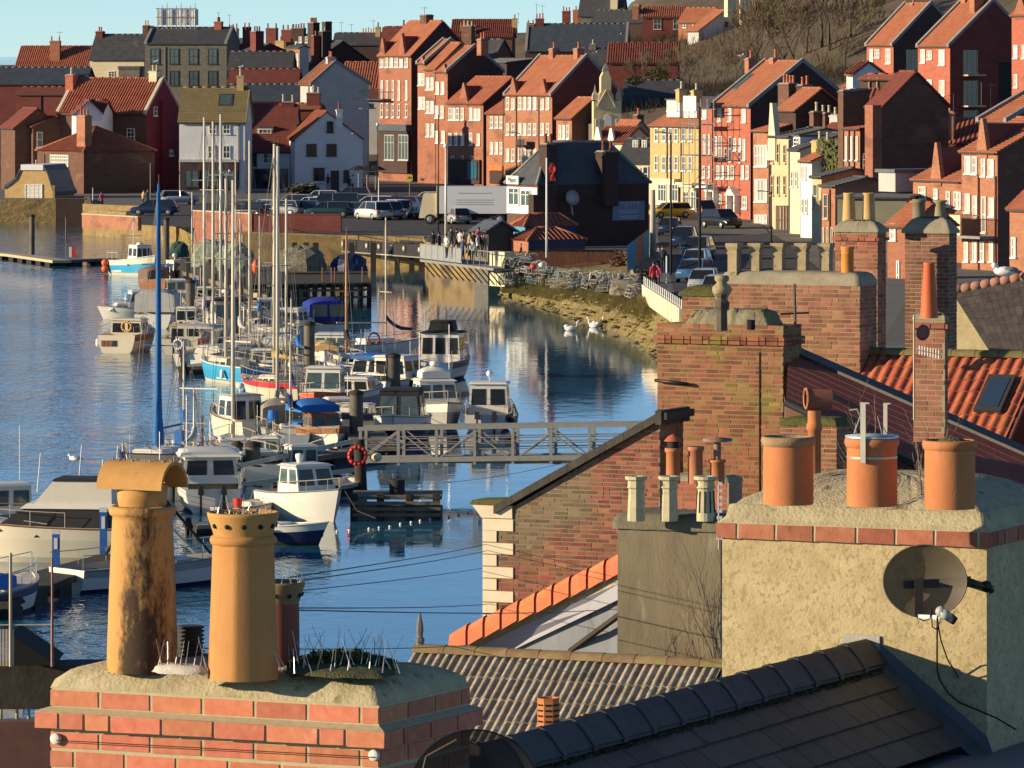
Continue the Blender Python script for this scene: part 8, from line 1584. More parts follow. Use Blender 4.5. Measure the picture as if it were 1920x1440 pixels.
b = MB(); b.box(-.02,.08,-.13,Dg+.1,q1.z-.22,q1.z+.0); b.box(.08,.16,-.10,Dg+.1,q1.z-.14,q1.z-.03); b.build('coping_return', TARR, gb)
# --- mossy tall chimney ---
def stack(label, px1, s0, px0, pyt, pyb, m, mo=MOM, D=.9, cap='round', bandpy=None, seed=1, caph=.12, bl=.195, bh=.056, mj=.016, budget=300, capm=None, jit=.006, extra=None, dpx=None, sb=60):
 f, g, loc, rz, tl = pl(px1, s0); o = thing('chimney_stack', label, 'chimney', loc, rz); L = -f(px0,pyt).x; z1, z0 = f(px1,pyt).z, f(px1,pyb).z
 if dpx: D = g(dpx)
 b = MB(); b.box(-L+.004,.0080,-.0080,D,z0-(5 if s0 < 130 else 0),z1); b.build('mortar_core', mo, o)
 brickface(o,(0,0,0),0,[(-L,z0),(0,z0),(0,z1),(-L,z1)],m,bl=bl,bh=bh,mj=mj,proud=.012,jit=jit,seed=seed,budget=budget-sb,bond='mixed',vis=lambda c: -c[1])
 brickface(o,(0,0,0),pi/2,[(0,z0),(D,z0),(D,z1),(0,z1)],m,bl=bl,bh=bh,mj=mj,proud=.012,jit=jit,seed=seed+1,budget=sb,vis=lambda c: -c[1])
 if bandpy:
  for py in bandpy:
   zz = f(px1,py).z;
   for sd, ln, r_ in ((0,L,0),(1,D,pi/2)): brickface(o,(0,0,0),r_,[(-ln-.05,zz),(.05,zz),(.05,zz+bh+.004),(-ln-.05,zz+bh+.004)] if sd == 0 else [(-.05,zz),(ln+.05,zz),(ln+.05,zz+bh+.004),(-.05,zz+bh+.004)],m,bl=bl,bh=bh,mj=mj,proud=.06,jit=jit,seed=seed+5)
 cm = capm or CONC
 if cap == 'round': slab(-L-.02,.02,-.02,D+.02,z1,[0,caph*.5,caph*.85,caph,caph*1.02],[0,.015,.06,.14,.22],24,12,.015,seed).build('cap', cm, o)
 elif cap == 'dome': slab(-L-.05,.05,-.05,D+.05,z1,[0,.05,caph*.5,caph*.8,caph*.95,caph],[0,.0,.06,.13,.22,.32],20,12,.02,seed).build('cap', cm, o)
 def wl_(v): return Vector(loc)+Matrix.Rotation(rz,4,'Z')@v
 return o, f, g, tl, wl_, z1, D, L
def spot(tl, wl_, px, py, z): return wl_(at(px,py,z,tl))
BRM2 = mat('brick_mossy',(.17,.055,.030),(.33,.135,.070),2.2,.9,.004,50,c3=(.22,.165,.040),s3=1.3,t3=.565,rnd=.34)
o, f, g, tl, wl_, z1, D, L = stack('broad mossy old brick chimney stack with a lumpy mortar top', 1468, 118.5, 1233, 612, 1010, BRM2, mat('mortar_mossy',(.18,.145,.06),(.30,.245,.12),1.5,.95), D=.75, cap=None, bandpy=[648,640], seed=31)
slab(-L+.45,-.28,.05,.7,z1,[0,.10,.20,.24],[0,.05,.1,.2],30,10,.05,9).build('cap', mat('cap_lumpy',(.16,.135,.085),(.30,.26,.17),3,.95,.02,14,c3=(.22,.18,.04),s3=1.5,t3=.56), o)
f2 = f; b = MB(); x0 = f(1425,700).x; b.box(x0-.01,x0+.01,-.022,-.004,f(1425,1000).z,f(1425,660).z); b.build('dark_joint', SOOT, o)
b = MB(); a, c_ = f(1228,713,-.1), f(1290,720,-.1); b.tube(a,c_,.03); b.build('iron_bar', DKMT, o)
p = spot(tl,wl_,1352,612,z1+.2); po = thing('chimney_pot','dark ornate stone pot with a bulbous head on the mossy chimney','chimney pot',p,rz); b = MB(); b.lathe([(.13,-.1),(.12,.35),(.14,.40),(.17,.45),(.17,.55),(.10,.62),(.09,.66),(.12,.70),(.12,.74),(.05,.76)],8,smooth=False); b.build('body', mat('finial_dark',(.06,.05,.035),(.16,.135,.09),6,.9), po); po.scale = (.75,.75,.66)
p = spot(tl,wl_,1408,612,z1+.15); b = MB(); b.lathe([(.065,-.05),(.065,.10),(.05,.10),(.045,.0)],12,cap=False); tag(b.build('flue_stub', SOOT, None, p),'short black flue stub on the mossy chimney','flue')
po = thing('aerial_pole','thin rusty aerial pole rising from the valley behind the mossy chimney','pole',P(1487,790,117)); b = MB(); b.path([(0,0,-.4),(.02,0,.3),(.05,0,.9),(.02,0,2.2)],.022,5); b.tube((-.2,0,1.72),(.25,0,1.74),.015,n=4); b.build('pole', DKMT, po)
# lower brick return right of it
o, f, g, tl, wl_, z1, D, L = stack('low mossy brick wall stepping down right of the broad chimney', 1568, 124, 1462, 800, 1010, BRM2, D=.6, cap='round', seed=41, capm=MOSS, budget=160, sb=10)
p = P(1527,848,126); po = thing('chimney_pot','orange clay pot with a goose neck cowl above the dull red roof','chimney pot',p,rz); b = MB(); b.lathe([(.10,-.5),(.10,.32),(.118,.33),(.118,.42),(.10,.44),(.10,.62)],18); b.build('body', POTO, po); b = MB(); b.tube((.20,.15,.78),(-.10,-.05,.80),.15,.15,16,False); b.k = 1; b.tube((-.03,0,.80),(-.09,-.04,.80),.128,.128,16); b.build('cowl', [mat('cowl_clay',(.25,.08,.05),(.32,.11,.07),5,.8), SOOT], po)
b = MB(); b.path([Vector((-.11+.0,-.06,.80))+Vector((.08*cos(a*.628+.6)*0+.15*sin(a*.628)*.55, -.15*sin(a*.628)*.83, .15*cos(a*.628))) for a in range(11)],.018,5); b.build('cowl_rim', POTO, po)
# --- six pot chimney ---
o, f, g, tl, wl_, z1, D, L = stack('long brick chimney stack with a smooth cement top and six pots', 1612, 112, 1353, 537, 760, mat('brick_warm_brown',(.19,.075,.040),(.34,.155,.083),2.4,.9,.003,50,rnd=.34), D=.75, cap='round', seed=51, caph=.22, budget=300, sb=10)
for i, px in enumerate((1377,1417,1460,1505,1549)):
 p = spot(tl,wl_,px,510,z1+.2); po = thing('chimney_pot', 'square weathered stone pot, '+('first','second','third','fourth','fifth')[i]+' from the left on the six pot chimney', 'chimney pot', p, rz+pi/4*0, 'stone pots on the six pot chimney'); b = MB(); w_ = .085; b.box(-w_,w_,-w_,w_,-.05,.36); b.box(-w_*1.1,w_*1.1,-w_*1.1,w_*1.1,.30,.34); b.hexa([(-w_,-w_,.36),(w_,-w_,.36),(w_,w_,.36),(-w_,w_,.36)],[(-w_*1.35,-w_*1.35,.43),(w_*1.35,-w_*1.35,.43),(w_*1.35,w_*1.35,.43),(-w_*1.35,w_*1.35,.43)]); b.box(-w_*1.35,w_*1.35,-w_*1.35,w_*1.35,.43,.49); b.build('body', POTS, po)
 po.rotation_euler.z = rz+(i*13%7-3)*.03
p = spot(tl,wl_,1589,513,z1+.2); po = thing('chimney_pot','plain orange ringed pot at the right end of the six pot chimney','chimney pot',p,rz); b = MB(); b.lathe([(.105,-.08),(.105,.33),(.112,.34),(.105,.35),(.105,.37),(.112,.38),(.105,.39),(.118,.42),(.118,.46),(.09,.46),(.08,.3)],22,cap=False); b.build('body', mat('pot_amber',(.55,.20,.035),(.62,.25,.05),5,.7), po)
o, f, g, tl, wl_, z1, D, L = stack('low mossy topped brick stack left of the six pot chimney', 1352, 110.5, 1279, 556, 700, BRM2, D=.7, cap='dome', seed=61, capm=MOSS, caph=.18, budget=150, sb=5)
p = spot(tl,wl_,1350,560,z1+.05); po = thing('chimney_pot','dark vase shaped stone finial left of the six pot chimney','chimney pot',p+Vector((0,-.8,0)),rz); b = MB(); b.lathe([(.10,-.2),(.10,.05),(.16,.15),(.16,.22),(.08,.30),(.12,.34),(.12,.40),(.08,.42)],14); b.build('body', POTS, po)
# --- two buff pots chimney and domed dark chimney, behind ---
o, f, g, tl, wl_, z1, D, L = stack('tall brick chimney stack with two smooth buff pots', 1645, 104, 1566, 436, 700, mat('brick_rough_red',(.25,.075,.045),(.42,.16,.09),2.6,.9,.003,50,rnd=.34), dpx=1660, cap='dome', bandpy=[452], seed=71, caph=.22, budget=300, sb=60)
for i, px in enumerate((1592,1629)):
 p = spot(tl,wl_,px,412,z1+.2); po = thing('chimney_pot', ('left','right')[i]+' of the two smooth buff pots on the tall brick stack','chimney pot',p,rz,'smooth buff pots'); b = MB(); b.lathe([(.125,-.08),(.12,.02),(.10,.46),(.108,.47),(.108,.49),(.08,.49),(.075,.3)],24,cap=False); b.build('body', mat('pot_ochre',(.52,.30,.10),(.62,.39,.16),5,.8), po)
o, f, g, tl, wl_, z1, D, L = stack('dark domed brick chimney stack with two squat stone pots', 1779, 103, 1697, 438, 660, mat('brick_sooty',(.13,.05,.035),(.26,.115,.075),2.2,.9,.003,50,rnd=.3), dpx=1793, cap='dome', seed=81, caph=.30, budget=260, sb=50)  # brick colour darkened for the shadow of the neighbouring stack
for i, (px, h_) in enumerate(((1723,.36),(1762,.34))):
 p = spot(tl,wl_,px,410,z1+.24); po = thing('chimney_pot', ('left grey','right tapering')[i]+' squat stone pot on the dark domed chimney','chimney pot',p,rz); b = MB(); b.lathe([(.13,-.12),(.12,.0),(.115,h_*.8),(.13,h_*.83),(.13,h_*.88),(.12,h_*.9),(.12,h_),(.09,h_),(.08,h_*.6)] if i == 0 else [(.15,-.12),(.12,.05),(.095,h_*.82),(.13,h_*.9),(.13,h_),(.09,h_),(.08,h_*.6)],20,cap=False); b.build('body', POTS if i else mat('pot_olive',(.17,.14,.09),(.25,.21,.14),6,.9), po)
# --- slim chimney with tall red pot ---
o, f, g, tl, wl_, z1, D, L = stack('slim dark brick chimney with a tall tapering red pot', 1771, 137, 1713, 600, 830, BRP, dpx=1776, cap='round', bandpy=[616], seed=91, caph=.10, budget=200, sb=30)
p = spot(tl,wl_,1742,588,z1+.1); po = thing('chimney_pot','tall tapering bright red orange pot','chimney pot',p,rz); b = MB(); b.lathe([(.125,-.06),(.118,.02),(.075,.66),(.078,.67),(.078,.70),(.055,.70),(.05,.4)],24,cap=False); b.build('body', mat('pot_scarlet',(.55,.10,.03),(.63,.135,.045),3,.6), po)
ae = thing('tv_aerial','white comb shaped television aerial on the slim dark chimney','aerial',P(1712,800,139)); b = MB(); b.tube((0,-.2,.1),(0,-.2,1.52),.014,n=5); b.tube((.03,-.22,1.05),(.36,-.22,.98),.01,n=4); b.build('mast', COPE, ae)
for k in range(8): x = .07+k*.037; z = 1.045-k*.008; b = MB(); b.tube((x,-.22,z-.06),(x,-.22,z+.06),.007,n=4); b.build('element', WHTP, ae)
b = MB(); b.lathe([(.02,0),(.09,.02),(.11,.05),(.03,.02)],14); q_ = b.build('small_dish', mat('dish_red',(.25,.10,.08)), ae, (.10,-.1,1.28)); q_.rotation_euler = (radians(95),0,.5)
# --- red pantiled roof at the right edge ---
def tiled(label, px1, s0, px0, pyr, n_rows, cw, gauge, pitch, m, ridge_m, name='pantiled_roof', extra=0, base_m=None, th=.018, bulge=.035, eave=True, ridgel=.42, left_verge=False, rid_r=.11, stop=None):
 f, g, loc, rz, tl = pl(px1, s0); o = thing(name, label, 'roof', loc, rz); z = f(px1,pyr).z; L = -f(px0,pyr).x; a = radians(pitch); L += extra
 nc = int(L/cw); q = MB(); n = 8; prof = [(cw*k/n, bulge*max(0, sin(pi*min(1,(k/n)/.72))) if k/n < .72 else -bulge*.25*sin(pi*(k/n-.72)/.28)) for k in range(n+1)]
 rg = []
 for v, h in ((0,0),(gauge+.04,.016)): rg.append([Vector((x, -v*cos(a)-(-(y+h))*0-sin(a)*(y+h), -v*sin(a)+cos(a)*(y+h))) for x, y in prof])
 q.loft(rg); q.loft([rg[1], [p-Vector((0,-sin(a)*th,cos(a)*th)) for p in rg[1]]], smooth=False); me = q.mesh('tile', m); cells = [(j,i) for j in range(n_rows) for i in range(nc)]
 rr = random.Random(7); rest = MB()
 def pos(j,i): return Vector((-L+i*cw, -(.05+j*gauge)*cos(a), z-(.05+j*gauge)*sin(a)+(rr.random()-.5)*.004))
 vis = [c for c in cells if c[0]*1000+c[1] >= 0]
 vis.sort(key=lambda c: (stop(c) if stop else 0));
 for j, i in vis[:300]: t = obj('tile', me, o, pos(j,i), ((rr.random()-.5)*.02,(rr.random()-.5)*.02,(rr.random()-.5)*.02))
 for j, i in vis[300:]:
  p = pos(j,i); rest.add([Vector(v.co)+p for v in me.vertices], [tuple(pp.vertices) for pp in me.polygons], True)
 if vis[300:]: rest.build('tiling', m, o, kind='stuff')
 b = MB(); W = n_rows*gauge+.02; b.hexa([(-L,0,z-.09),(0,0,z-.09),(0,-W*cos(a),z-.09-W*sin(a)),(-L,-W*cos(a),z-.09-W*sin(a))],[(-L,0,z-.02),(0,0,z-.02),(0,-W*cos(a),z-.02-W*sin(a)),(-L,-W*cos(a),z-.02-W*sin(a))]);
 b.hexa([(-L,0,z-.09),(0,0,z-.09),(0,W*cos(a)*.8,z-.09-W*sin(a)*.8),(-L,W*cos(a)*.8,z-.09-W*sin(a)*.8)],[(-L,0,z-.02),(0,0,z-.02),(0,W*cos(a)*.8,z-.02-W*sin(a)*.8),(-L,W*cos(a)*.8,z-.02-W*sin(a)*.8)]); b.build('roof_base', base_m or SOOT, o)
 nr = int(L/ridgel)
 for i in range(nr+1):
  x0, x1 = -L+i*ridgel, min(-L+(i+1)*ridgel-.008, 0.02)
  if x1 <= x0: continue
  b = MB(); b.loft([[Vector((x, rid_r*cos(pi*k/8)*1.15, z-.03+(rid_r+dr)*sin(pi*k/8))) for k in range(9)] for x, dr in ((x0,0),(x1,.006))]); b.add([(x0,rid_r*cos(pi*k/8)*1.15,z-.03+rid_r*sin(pi*k/8)) for k in range(9)],[tuple(range(9))]); b.build('ridge_tile', ridge_m, o)
 return o, f, g, tl, loc, rz, z, L, a
RT = mat('tile_red_moss',(.36,.085,.040),(.52,.15,.070),3,.8,.005,40,c3=(.24,.07,.045),s3=4,t3=.6,rnd=.16)
o, f, g, tl, loc, rz, z, L, a = tiled('red pantiled roof with a mossy ridge and a small roof light at the right edge', 1960, 113, 1612, 668, 11, .19, .30, 36, RT, mat('ridge_moss',(.13,.11,.04),(.24,.18,.07),4,.95,.01,40), base_m=R_DRD, stop=lambda c: c[0])
a_ = a; x0, x1 = f(1829,735,-1.2).x, f(1880,735,-1.2).x
b = MB(); v0, v1 = .62, 1.55; hh = .10; q = lambda x, v, h: Vector((x, -v*cos(a_)-h*sin(a_), z-v*sin(a_)+h*cos(a_)))
b.hexa([q(x0,v0,0),q(x1,v0,0),q(x1,v1,0),q(x0,v1,0)],[q(x0,v0,hh),q(x1,v0,hh),q(x1,v1,hh),q(x0,v1,hh)]); b.k = 1; b.hexa([q(x0+.07,v0+.1,hh-.01),q(x1-.07,v0+.1,hh-.01),q(x1-.07,v1-.08,hh-.01),q(x0+.07,v1-.08,hh-.01)],[q(x0+.07,v0+.1,hh+.01),q(x1-.07,v0+.1,hh+.01),q(x1-.07,v1-.08,hh+.01),q(x0+.07,v1-.08,hh+.01)]); b.build('roof_light', [FRD, mat('glass_blue_dark',(.03,.05,.09),None,rough=.15)], o)
# dull red shaded roof slope running down to the right with gutter
dr = thing('red_tiled_roof','plain dull red roof slope in shade running down behind the orange pots','roof',P(1475,700,118)); o0 = dr.location
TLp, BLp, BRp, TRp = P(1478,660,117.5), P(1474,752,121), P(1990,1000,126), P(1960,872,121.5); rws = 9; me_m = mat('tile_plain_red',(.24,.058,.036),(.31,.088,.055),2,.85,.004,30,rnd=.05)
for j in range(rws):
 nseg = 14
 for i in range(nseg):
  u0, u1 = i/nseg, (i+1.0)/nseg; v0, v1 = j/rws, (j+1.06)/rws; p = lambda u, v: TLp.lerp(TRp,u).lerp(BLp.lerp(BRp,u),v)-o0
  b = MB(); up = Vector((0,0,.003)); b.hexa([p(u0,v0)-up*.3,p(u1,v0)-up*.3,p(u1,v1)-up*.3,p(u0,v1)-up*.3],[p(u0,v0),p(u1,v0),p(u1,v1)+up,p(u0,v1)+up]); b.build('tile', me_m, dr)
b = MB(); b.path([BLp-o0+Vector((0,-.1,-.02)),BRp-o0+Vector((0,-.1,-.02))],.06,6); b.build('gutter', WIRE, dr); b = MB(); b.path([P(1552,740,123)-o0,P(1612,768,123)-o0],.045,5); b.build('metal_strip', DKMT, dr)
b = MB(); b.hexa([TLp-o0+Vector((0,0,-.06)),TRp-o0+Vector((0,0,-.06)),TRp-o0+Vector((.1,.5,-.06)),TLp-o0+Vector((.1,.5,-.06))],[TLp-o0+Vector((0,0,.05)),TRp-o0+Vector((0,0,.05)),TRp-o0+Vector((.1,.5,.1)),TLp-o0+Vector((.1,.5,.1))]); b.build('valley_gutter', SLAT, dr)
b = MB(); b.hexa([BLp-o0+Vector((0,.05,-3)),BRp-o0+Vector((0,.05,-3)),BRp-o0+Vector((0,.6,-3)),BLp-o0+Vector((0,.6,-3))],[BLp-o0+Vector((0,.05,-.05)),BRp-o0+Vector((0,.05,-.05)),BRp-o0+Vector((0,.6,.05)),BLp-o0+Vector((0,.6,.05))]); b.build('house_wall', W_BRN, dr)
# dark roof with pink ridge and cream wall, gull on it
f, g, loc, rz, tl = pl(1970, 88); dk = thing('dark_roof','dark pantiled roof with a pink ridge at the right edge under the gull','roof',loc,rz)
A_, B__ = f(1788,545), f(1970,505); C2, D2 = f(1790,560), f(1850,660)
b = MB(); pts = [f(1786,548),f(1970,512),f(1970,660,-1.6),f(1852,652,-1.2)]; b.prism(pts,(0,.12,-.05)); b.build('roof_slope', mat('slope_black',(.025,.020,.018),(.06,.05,.045),5,.9,.02,12,sx=2), dk)
for i in range(10):
 a1, a2 = pts[0].lerp(pts[1],i/10), pts[0].lerp(pts[1],(i+.97)/10); b = MB(); b.tube(a1+Vector((0,0,.03)),a2+Vector((0,0,.05)),.10,.10,8); b.build('ridge_tile', mat('ridge_pink',(.26,.12,.09),(.36,.18,.13),6,.9), dk)
for j in range(8):
 for i in range(12):
  p = lambda u, v: pts[0].lerp(pts[1],u).lerp(pts[3].lerp(pts[2],u),v); u0, v0 = i/12, j/8; b = MB(); h_ = Vector((0,-.012,.022)); b.hexa([p(u0,v0),p(u0+.08,v0),p(u0+.08,v0+.13),p(u0,v0+.13)],[p(u0,v0)+h_*.4,p(u0+.08,v0)+h_*.4,p(u0+.08,v0+.13)+h_,p(u0,v0+.13)+h_]); b.build('tile', mat('slope_tile',(.03,.024,.022),(.07,.058,.052),5,.9,rnd=.2), dk)
b = MB(); b.prism([f(1768,560,.2),f(1790,556,.2),f(1856,660,.2),f(1768,660,.2)],(0,.3,0)); b.build('rendered_wall', STUC, dk)
b = MB(); b.prism([f(1655,640,.5),f(1700,560,.5),f(1770,560,.5),f(1770,645,.5)],(0,.3,0)); b.build('dark_panel', mat('panel_black',(.03,.033,.036),(.05,.053,.056),2), dk)
# --- lichened pantile roof, bottom centre ---
o, f, g, tl, loc, rz, z, L, a = tiled('lichen covered ribbed tile roof with a clay ridge in the bottom centre', 1362, 148, 782, 1246, 4, .117, .40, 36, TILEG, RIDG, extra=.02, base_m=mat('base_dark',(.05,.04,.03)), bulge=.030, ridgel=.45, rid_r=.10)
W5 = lambda v: Vector(loc)+Matrix.Rotation(rz,4,'Z')@v
fi = thing('roof_finial','pointed grey lead finial at the left end of the lichened roof','finial',W5(Vector((-L+.06,0,z+.05)))); b = MB(); b.lathe([(.055,-.05),(.055,.04),(.065,.05),(.065,.09),(.045,.10),(.042,.13),(.052,.20),(.045,.28),(.002,.46)],8,smooth=False); b.build('spike', mat('finial_grey',(.11,.10,.095),(.18,.17,.16),12,.7), fi)
b = MB(); b.hexa([(-L+.1,-1.42,z-1.4),(-1.0,-1.42,z-1.4),(-1.0,-1.0,z-1.4),(-L+.1,-1.0,z-1.4)],[(-L+.1,-1.42,z-1.02),(-1.0,-1.42,z-1.02),(-1.0,-1.0,z-1.02),(-L+.1,-1.0,z-1.02)]); b.build('concrete_parapet', CONC, o)
b = MB(); b.box(-L,-.05,-1.35,2.0,z-6,z-1.38); b.build('house_wall', W_BRN, o)
vt = thing('vent_pot','terracotta vent pot with rows of slots in front of the lichened roof','chimney pot',P(1028,1357,205)); b = MB(); b.lathe([(.108,-.1),(.108,.22),(.112,.235),(.10,.24),(.09,.1)],8,smooth=False,cap=False); b.build('body', POTO, vt)
for k in range(8):
 a2 = pi/8*0+k*pi/4
 for j in range(4): b = MB(); b.box(-.030,.030,-.004,.003,.02+j*.05,.036+j*.05); q_ = b.build('slot', SOOT, vt, (sin(a2)*.1005,-cos(a2)*.1005,0)); q_.rotation_euler = (0,0,a2)
vt = thing('vent_pot','second terracotta pot mostly hidden behind the slate ridge','chimney pot',P(1110,1372,215)); b = MB(); b.lathe([(.085,-.1),(.09,.12),(.10,.13),(.10,.15),(.08,.15)],16,cap=False); b.build('body', POTO, vt)
# --- orange verge roof with white bargeboard ---
vr = thing('verge_roof','sloping line of orange verge tiles with a white bargeboard below the brick gable','roof',P(840,1212,125)); o0 = vr.location; A_, B__ = P(842,1203,125), P(1165,1052,127.5)
n = 10
for i in range(n):
 p, q = A_.lerp(B__,i/n)-o0, A_.lerp(B__,(i+1.02)/n)-o0; up = Vector((0,0,.09)); b = MB(); w = Vector((.10,.30,0)); k = .012*(1)
 rg = [[x+w*(-.05)+Vector((0,0,-.19)), x+w*(-.05)+Vector((0,0,.02)), x+w*.1+Vector((0,0,.10)), x+w*.6+Vector((0,0,.12)), x+w*1.0+Vector((0,0,.04))] for x in (p, q+Vector((-.01,-.03,.03)))]
 b.loft(rg, smooth=False); b.poly(rg[0][::-1]); b.poly(rg[1]); b.build('verge_tile', TILEO, vr)
def strip(name, a0, a1, b0, b1, y, m, t=.05): b = MB(); q = [P(*a0)-o0,P(*a1)-o0,P(*b1)-o0,P(*b0)-o0]; q = [v+Vector((0,y,0)) for v in q]; b.prism(q,(.02,t,0)); return b.build(name, m, vr)
strip('mortar_bed',(872,1207,125),(1165,1075,127.5),(892,1216,125),(1165,1094,127.5),.06,FLAU)
strip('bargeboard',(892,1214,125),(1165,1092,127.5),(935,1232,125),(1165,1122,127.5),.03,mat('board_lilac',(.30,.29,.33),(.36,.35,.39),2,.6))  # lilac grey puts the white board's shade into its colour
strip('gable_wall',(925,1225,125),(1165,1118,127.5),(1000,1300,125),(1165,1300,127.5),.12,mat('wall_blue_grey',(.14,.15,.17),(.24,.25,.26),1.5,.9,c3=(.06,.06,.06),s3=2.5,t3=.6,sz=.4))
b = MB(); b.tube(P(1062,1226,126)-o0,P(1165,1150,128)-o0,.05,n=5); b.build('downpipe', TIMD, vr); strip('lean_to_roof',(1095,1210,125),(1165,1150,127.5),(1080,1260,125),(1165,1260,127.5),.05,mat('leanto_olive',(.07,.065,.045),(.12,.11,.075),4,.95))
# --- bottom left yard ---
yd = thing('boat_shed','dark shed with a pale sheet roof and brown brick wall in the bottom left corner','shed',P(50,1440,100)); o0 = yd.location
def pq(name, pts, m, d=(0,.5,0)): b = MB(); b.prism([P(*p)-o0 for p in pts], d); return b.build(name, m, yd)
pq('gable_roof',[(20,1190,103),(104,1247,103),(20,1249,103)],SOOT,(0,2,0)); pq('back_wall',[(-60,1249,102),(205,1247,102),(205,1330,102),(-60,1330,102)],TIMD,(0,1,0)); pq('pale_roof_sheet',[(-60,1244,99.5),(52,1243,99.5),(50,1284,98),(-60,1290,98)],mat('sheet_pale',(.42,.45,.42),(.54,.57,.53),2),(0,.05,-.03)); pq('shed_wall',[(-60,1286,99),(46,1284,99),(42,1345,99),(-60,1350,99)],W_GRW)
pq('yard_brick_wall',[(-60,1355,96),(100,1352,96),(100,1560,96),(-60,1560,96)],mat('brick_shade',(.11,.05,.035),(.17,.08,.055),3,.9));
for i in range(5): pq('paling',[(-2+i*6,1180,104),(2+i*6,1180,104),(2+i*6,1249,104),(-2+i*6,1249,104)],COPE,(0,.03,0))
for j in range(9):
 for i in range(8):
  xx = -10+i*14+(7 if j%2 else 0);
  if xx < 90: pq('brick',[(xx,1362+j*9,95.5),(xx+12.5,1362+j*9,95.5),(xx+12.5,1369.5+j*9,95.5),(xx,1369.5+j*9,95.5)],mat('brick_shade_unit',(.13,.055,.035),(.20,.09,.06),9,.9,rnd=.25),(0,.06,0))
for i, px in enumerate((2,32,54)):
 b = MB(); b.tube((0,0,0),(0,0,.40),.035,.02,8); tag(b.build('stump_mast', COPE, None, P(px,1348,101)), ('first','second','third')[i]+' short pale spike above the brown brick wall, counting from the left edge', 'post')
po = thing('mast_pole','thin rust red pole crossing the water behind the brick chimney','pole',P(98,1250,104)); b = MB(); b.tube((0,0,0),(0,0,1.95),.022,n=5); b.tube((0,0,0),(0,0,.9),.028,n=5); b.build('pole', mat('pole_rust',(.26,.12,.09),(.36,.2,.15),5), po); b = MB(); b.tube((-1.2,0,.75),(.0,0,.75),.014,n=4); b.build('rail', COPE, po)
po = thing('mast_pole','pale pole rising at the left edge in front of the yacht bow','pole',P(20,1250,104)); b = MB(); b.tube((0,0,0),(0,0,2.05),.03,n=5); b.build('pole', COPE, po)
# --- overhead wires ---
for i, (x0,y0,s0,x1,y1,s1) in enumerate([(540,1083,300,960,1008,95),(540,1092,300,965,1020,95),(300,1134,300,960,1056,98),(520,1140,300,962,1128,100),(520,1143,300,1160,1142,130),(330,1215,300,930,1206,120),(140,1215,110,330,1240,250),(840,905,95,1050,870,95)]):
 A_, B__ = P(x0,y0,s0), P(x1,y1,s1); b = MB(); pts = [A_.lerp(B__,t/8)+Vector((0,0,-.04*sin(pi*t/8))) for t in range(9)]; b.path(pts, .0045, 4); tag(b.build('overhead_wire', WIRE), ['upper thin wire reaching the cream quoins','second thin wire reaching the cream quoins','long rising wire crossing the calm water','wire meeting the lower quoin','lowest wire running behind the grey chimney','wire behind the bird spikes','wire above the dark shed roof','short wire over the gable coping'][i], 'wire')
# ================= trees and planting =================
BARK = mat('bark_grey', (.060,.043,.028), (.11,.082,.052), 3, .95); TWG = mat('twig_brown', (.15,.105,.062), (.28,.20,.125), .3, 1, c3=(.15,.13,.065), s3=.12, t3=.52)
def tree_meshes(seed, h, spread=1.0):
 rr = random.Random(seed); T = MB(); C = MB()
 def grow(p, d, l, r, dep):
  n = 3
  for k in range(n):
   q = p+d*l/n; (T if dep >= 4 else C).tube(p, q, r, r*.84, 5 if dep >= 4 else 3, False); p = q; r *= .84
   d = (d+Vector((rr.gauss(0,.12),rr.gauss(0,.12),.05))).normalized()
   if dep <= 3 and dep > 0 and k < 2 and rr.random() < .55: sub(p, d, l*.6, r*.55, dep-1)
  if dep > 0:
   for j in range(3 if dep > 1 else 5): sub(p, d, l*(.62+.2*rr.random()), r*.66, dep-1)
 def sub(p, d, l, r, dep):
  a = Vector((rr.gauss(0,1),rr.gauss(0,1),rr.gauss(0,.5))).normalized(); grow(p, (d+a*.62*spread+Vector((0,0,.12))).normalized(), l, max(r,.034), dep)
 grow(Vector((0,0,-.5)), Vector((0,0,1)), h*.30, h*.022, 5)
 return T.mesh('trunk', BARK), C.mesh('crown', TWG)
TM = [tree_meshes(s, 15.5, sp) for s, sp in ((3,1.0),(8,.85),(15,1.15))]
rr = random.Random(4)
TP = []
for row, (py, s_, x0, x1, n, sc) in enumerate([(60,10.6,1425,1650,10,.9),(110,11.6,1415,1630,11,.8),(150,12.8,1405,1610,10,.68),(175,13.4,1185,1420,12,.30),(30,9.8,1420,1900,8,1.0)]):
 for i in range(n): TP.append((x0+(x1-x0)*(i+.5)/n+rr.uniform(-9,9), py+rr.uniform(-8,14), s_*(1+rr.uniform(-.02,.02)), sc*rr.uniform(.8,1.15), row))
RN = ('on the hilltop row of the bare wood','in the upper middle row of the bare wood','in the lower middle row of the bare wood','in the front scrubby row below the wood','on the far crest behind the bare wood')
PL = ('first','second','third','fourth','fifth','sixth','seventh','eighth','ninth','tenth','eleventh','twelfth'); cnt = {}
for px, py, s_, sc, row in TP:
 k = cnt.get(row, 0); cnt[row] = k+1; p = P(px,py,s_); p.z = ground_z(p.x,p.y)-.2; t, c = TM[rr.randrange(3)]
 o = thing('bare_tree', 'leafless brown tree, '+PL[k]+' from the left '+RN[row], 'tree', p, rr.random()*6, 'leafless trees on the hillside'); obj('trunk', t, o); obj('crown', c, o); sc *= 1.2; o.scale = (sc,sc,sc*rr.uniform(1.15,1.5))
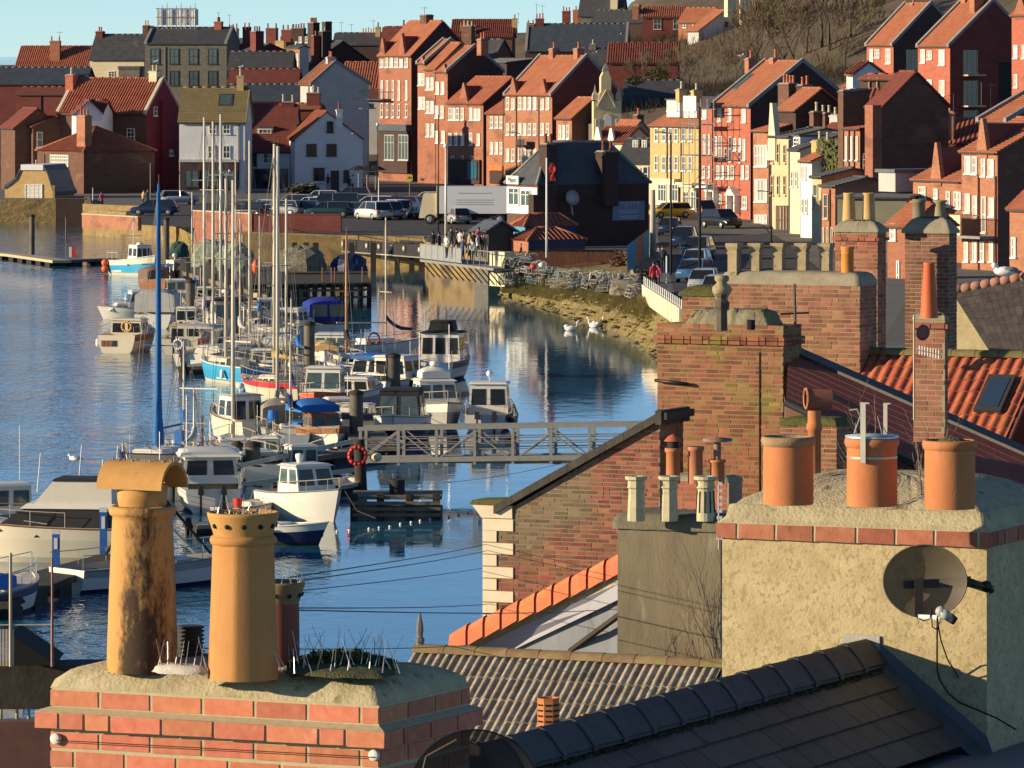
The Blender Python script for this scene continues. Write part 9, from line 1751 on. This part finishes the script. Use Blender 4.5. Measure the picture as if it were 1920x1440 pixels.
# low scrub: one mass of fine stems
b = MB()
for i in range(9000):
 s_ = rr.uniform(10.5,14.6); px = rr.uniform(1140,1660); p = P(px,100,s_); p.z = ground_z(p.x,p.y)-.2; h = rr.uniform(.6,2.4); d = Vector((rr.gauss(0,.35),rr.gauss(0,.35),1)).normalized()*h
 w_ = Vector((rr.uniform(.03,.07),0,0)); b.add([p-w_,p+w_,p+d], [(0,1,2)]); q = p+d*.5; e = Vector((rr.gauss(0,.5),rr.gauss(0,.4),.5)); b.add([q-w_*.6,q+w_*.6,q+e], [(0,1,2)])
b.build('hillside_scrub', mat('scrub_dark',(.05,.035,.02),(.10,.07,.042),.3,1), kind='stuff')
LEAF = mat('evergreen_leaf', (.06,.065,.018), (.15,.14,.05), 1.5, .8)
def bush(label, p, w_, h_, n, seed, m=LEAF, ls=.16):
 rr = random.Random(seed); o = thing('bush', label, 'bush', p); b = MB()
 for i in range(n):
  v = Vector((rr.gauss(0,1),rr.gauss(0,1),rr.gauss(0,1))).normalized()*(rr.random()**.33); q = Vector((v.x*w_/2*(1+.25*sin(v.z*9)), v.y*w_/2, h_*.5+v.z*h_*.5)); a = rr.random()*6.28; l = ls*rr.uniform(.6,1.3); u = Vector((cos(a),sin(a),rr.uniform(-.5,.5)))*l; w2 = Vector((-sin(a),cos(a),rr.uniform(-.8,.8)))*l*.6
  b.add([q-u,q+w2,q+u,q-w2],[(0,1,2,3)])
 b.build('foliage', m, o); b = MB(); b.tube((0,0,-.3),(0,0,h_*.5),.06,n=5); b.build('stem', BARK, o)
bush('olive evergreen bush behind the stone front', P(1232,152,14.6), 3.8, 1.8, 900, 1); bush('smaller olive bush left of the olive evergreen', P(1192,160,14.5), 2.4, 1.3, 500, 2)
for i, (px, w_) in enumerate(((560,2.2),(580,1.6))): bush(('spiky grey green palm like plant in front of the white cottage','small grey plant beside the spiky plant')[i], P(px,366,17.6), w_, 1.2, 350, 5+i, mat('palm_leaf',(.10,.10,.06),(.20,.19,.12),2,.9), .35)
bush('dark ivy mass on the quay wall left of the sail sleeve', P(318,438,19.4), 2.6, 1.5, 600, 7, mat('ivy_dark',(.025,.03,.012),(.07,.07,.03),2,.9)); bush('low bramble patch on the weedy wall behind the masts', P(345,446,20), 3.0, .9, 500, 8, mat('bramble',(.10,.085,.03),(.2,.17,.07),2,.9)); bush('reddish dry bush at the end of the brown fence', P(1162,520,25.5), 1.6, 2.0, 350, 9, mat('dry_bush',(.12,.07,.04),(.20,.12,.07),2,.9)); bush('green shrub beside the red coated person', P(1205,540,28.5), 1.8, 1.3, 350, 10)
# grass tufts along the bank top
b = MB()
for i in range(15000):
 t = rr.random(); f_ = rr.random()**1.3*.75; px = 943+(1290-943)*t; py = 522+(590-522)*t**1.8; p = G(px, py, bz(px)); p2 = G(px-3, py+40+40*t, 0); q = p.lerp(p2, f_); q.z += .12*sin(f_*pi)+.03; d = Vector((rr.gauss(0,.10),rr.gauss(0,.10),rr.uniform(.12,.42))); b.add([q+Vector((-.03,0,0)),q+Vector((.03,0,0)),q+d],[(0,1,2)])
b.build('bank_grass', mat('grass_dry',(.10,.095,.028),(.27,.22,.075),.5,1), kind='stuff')
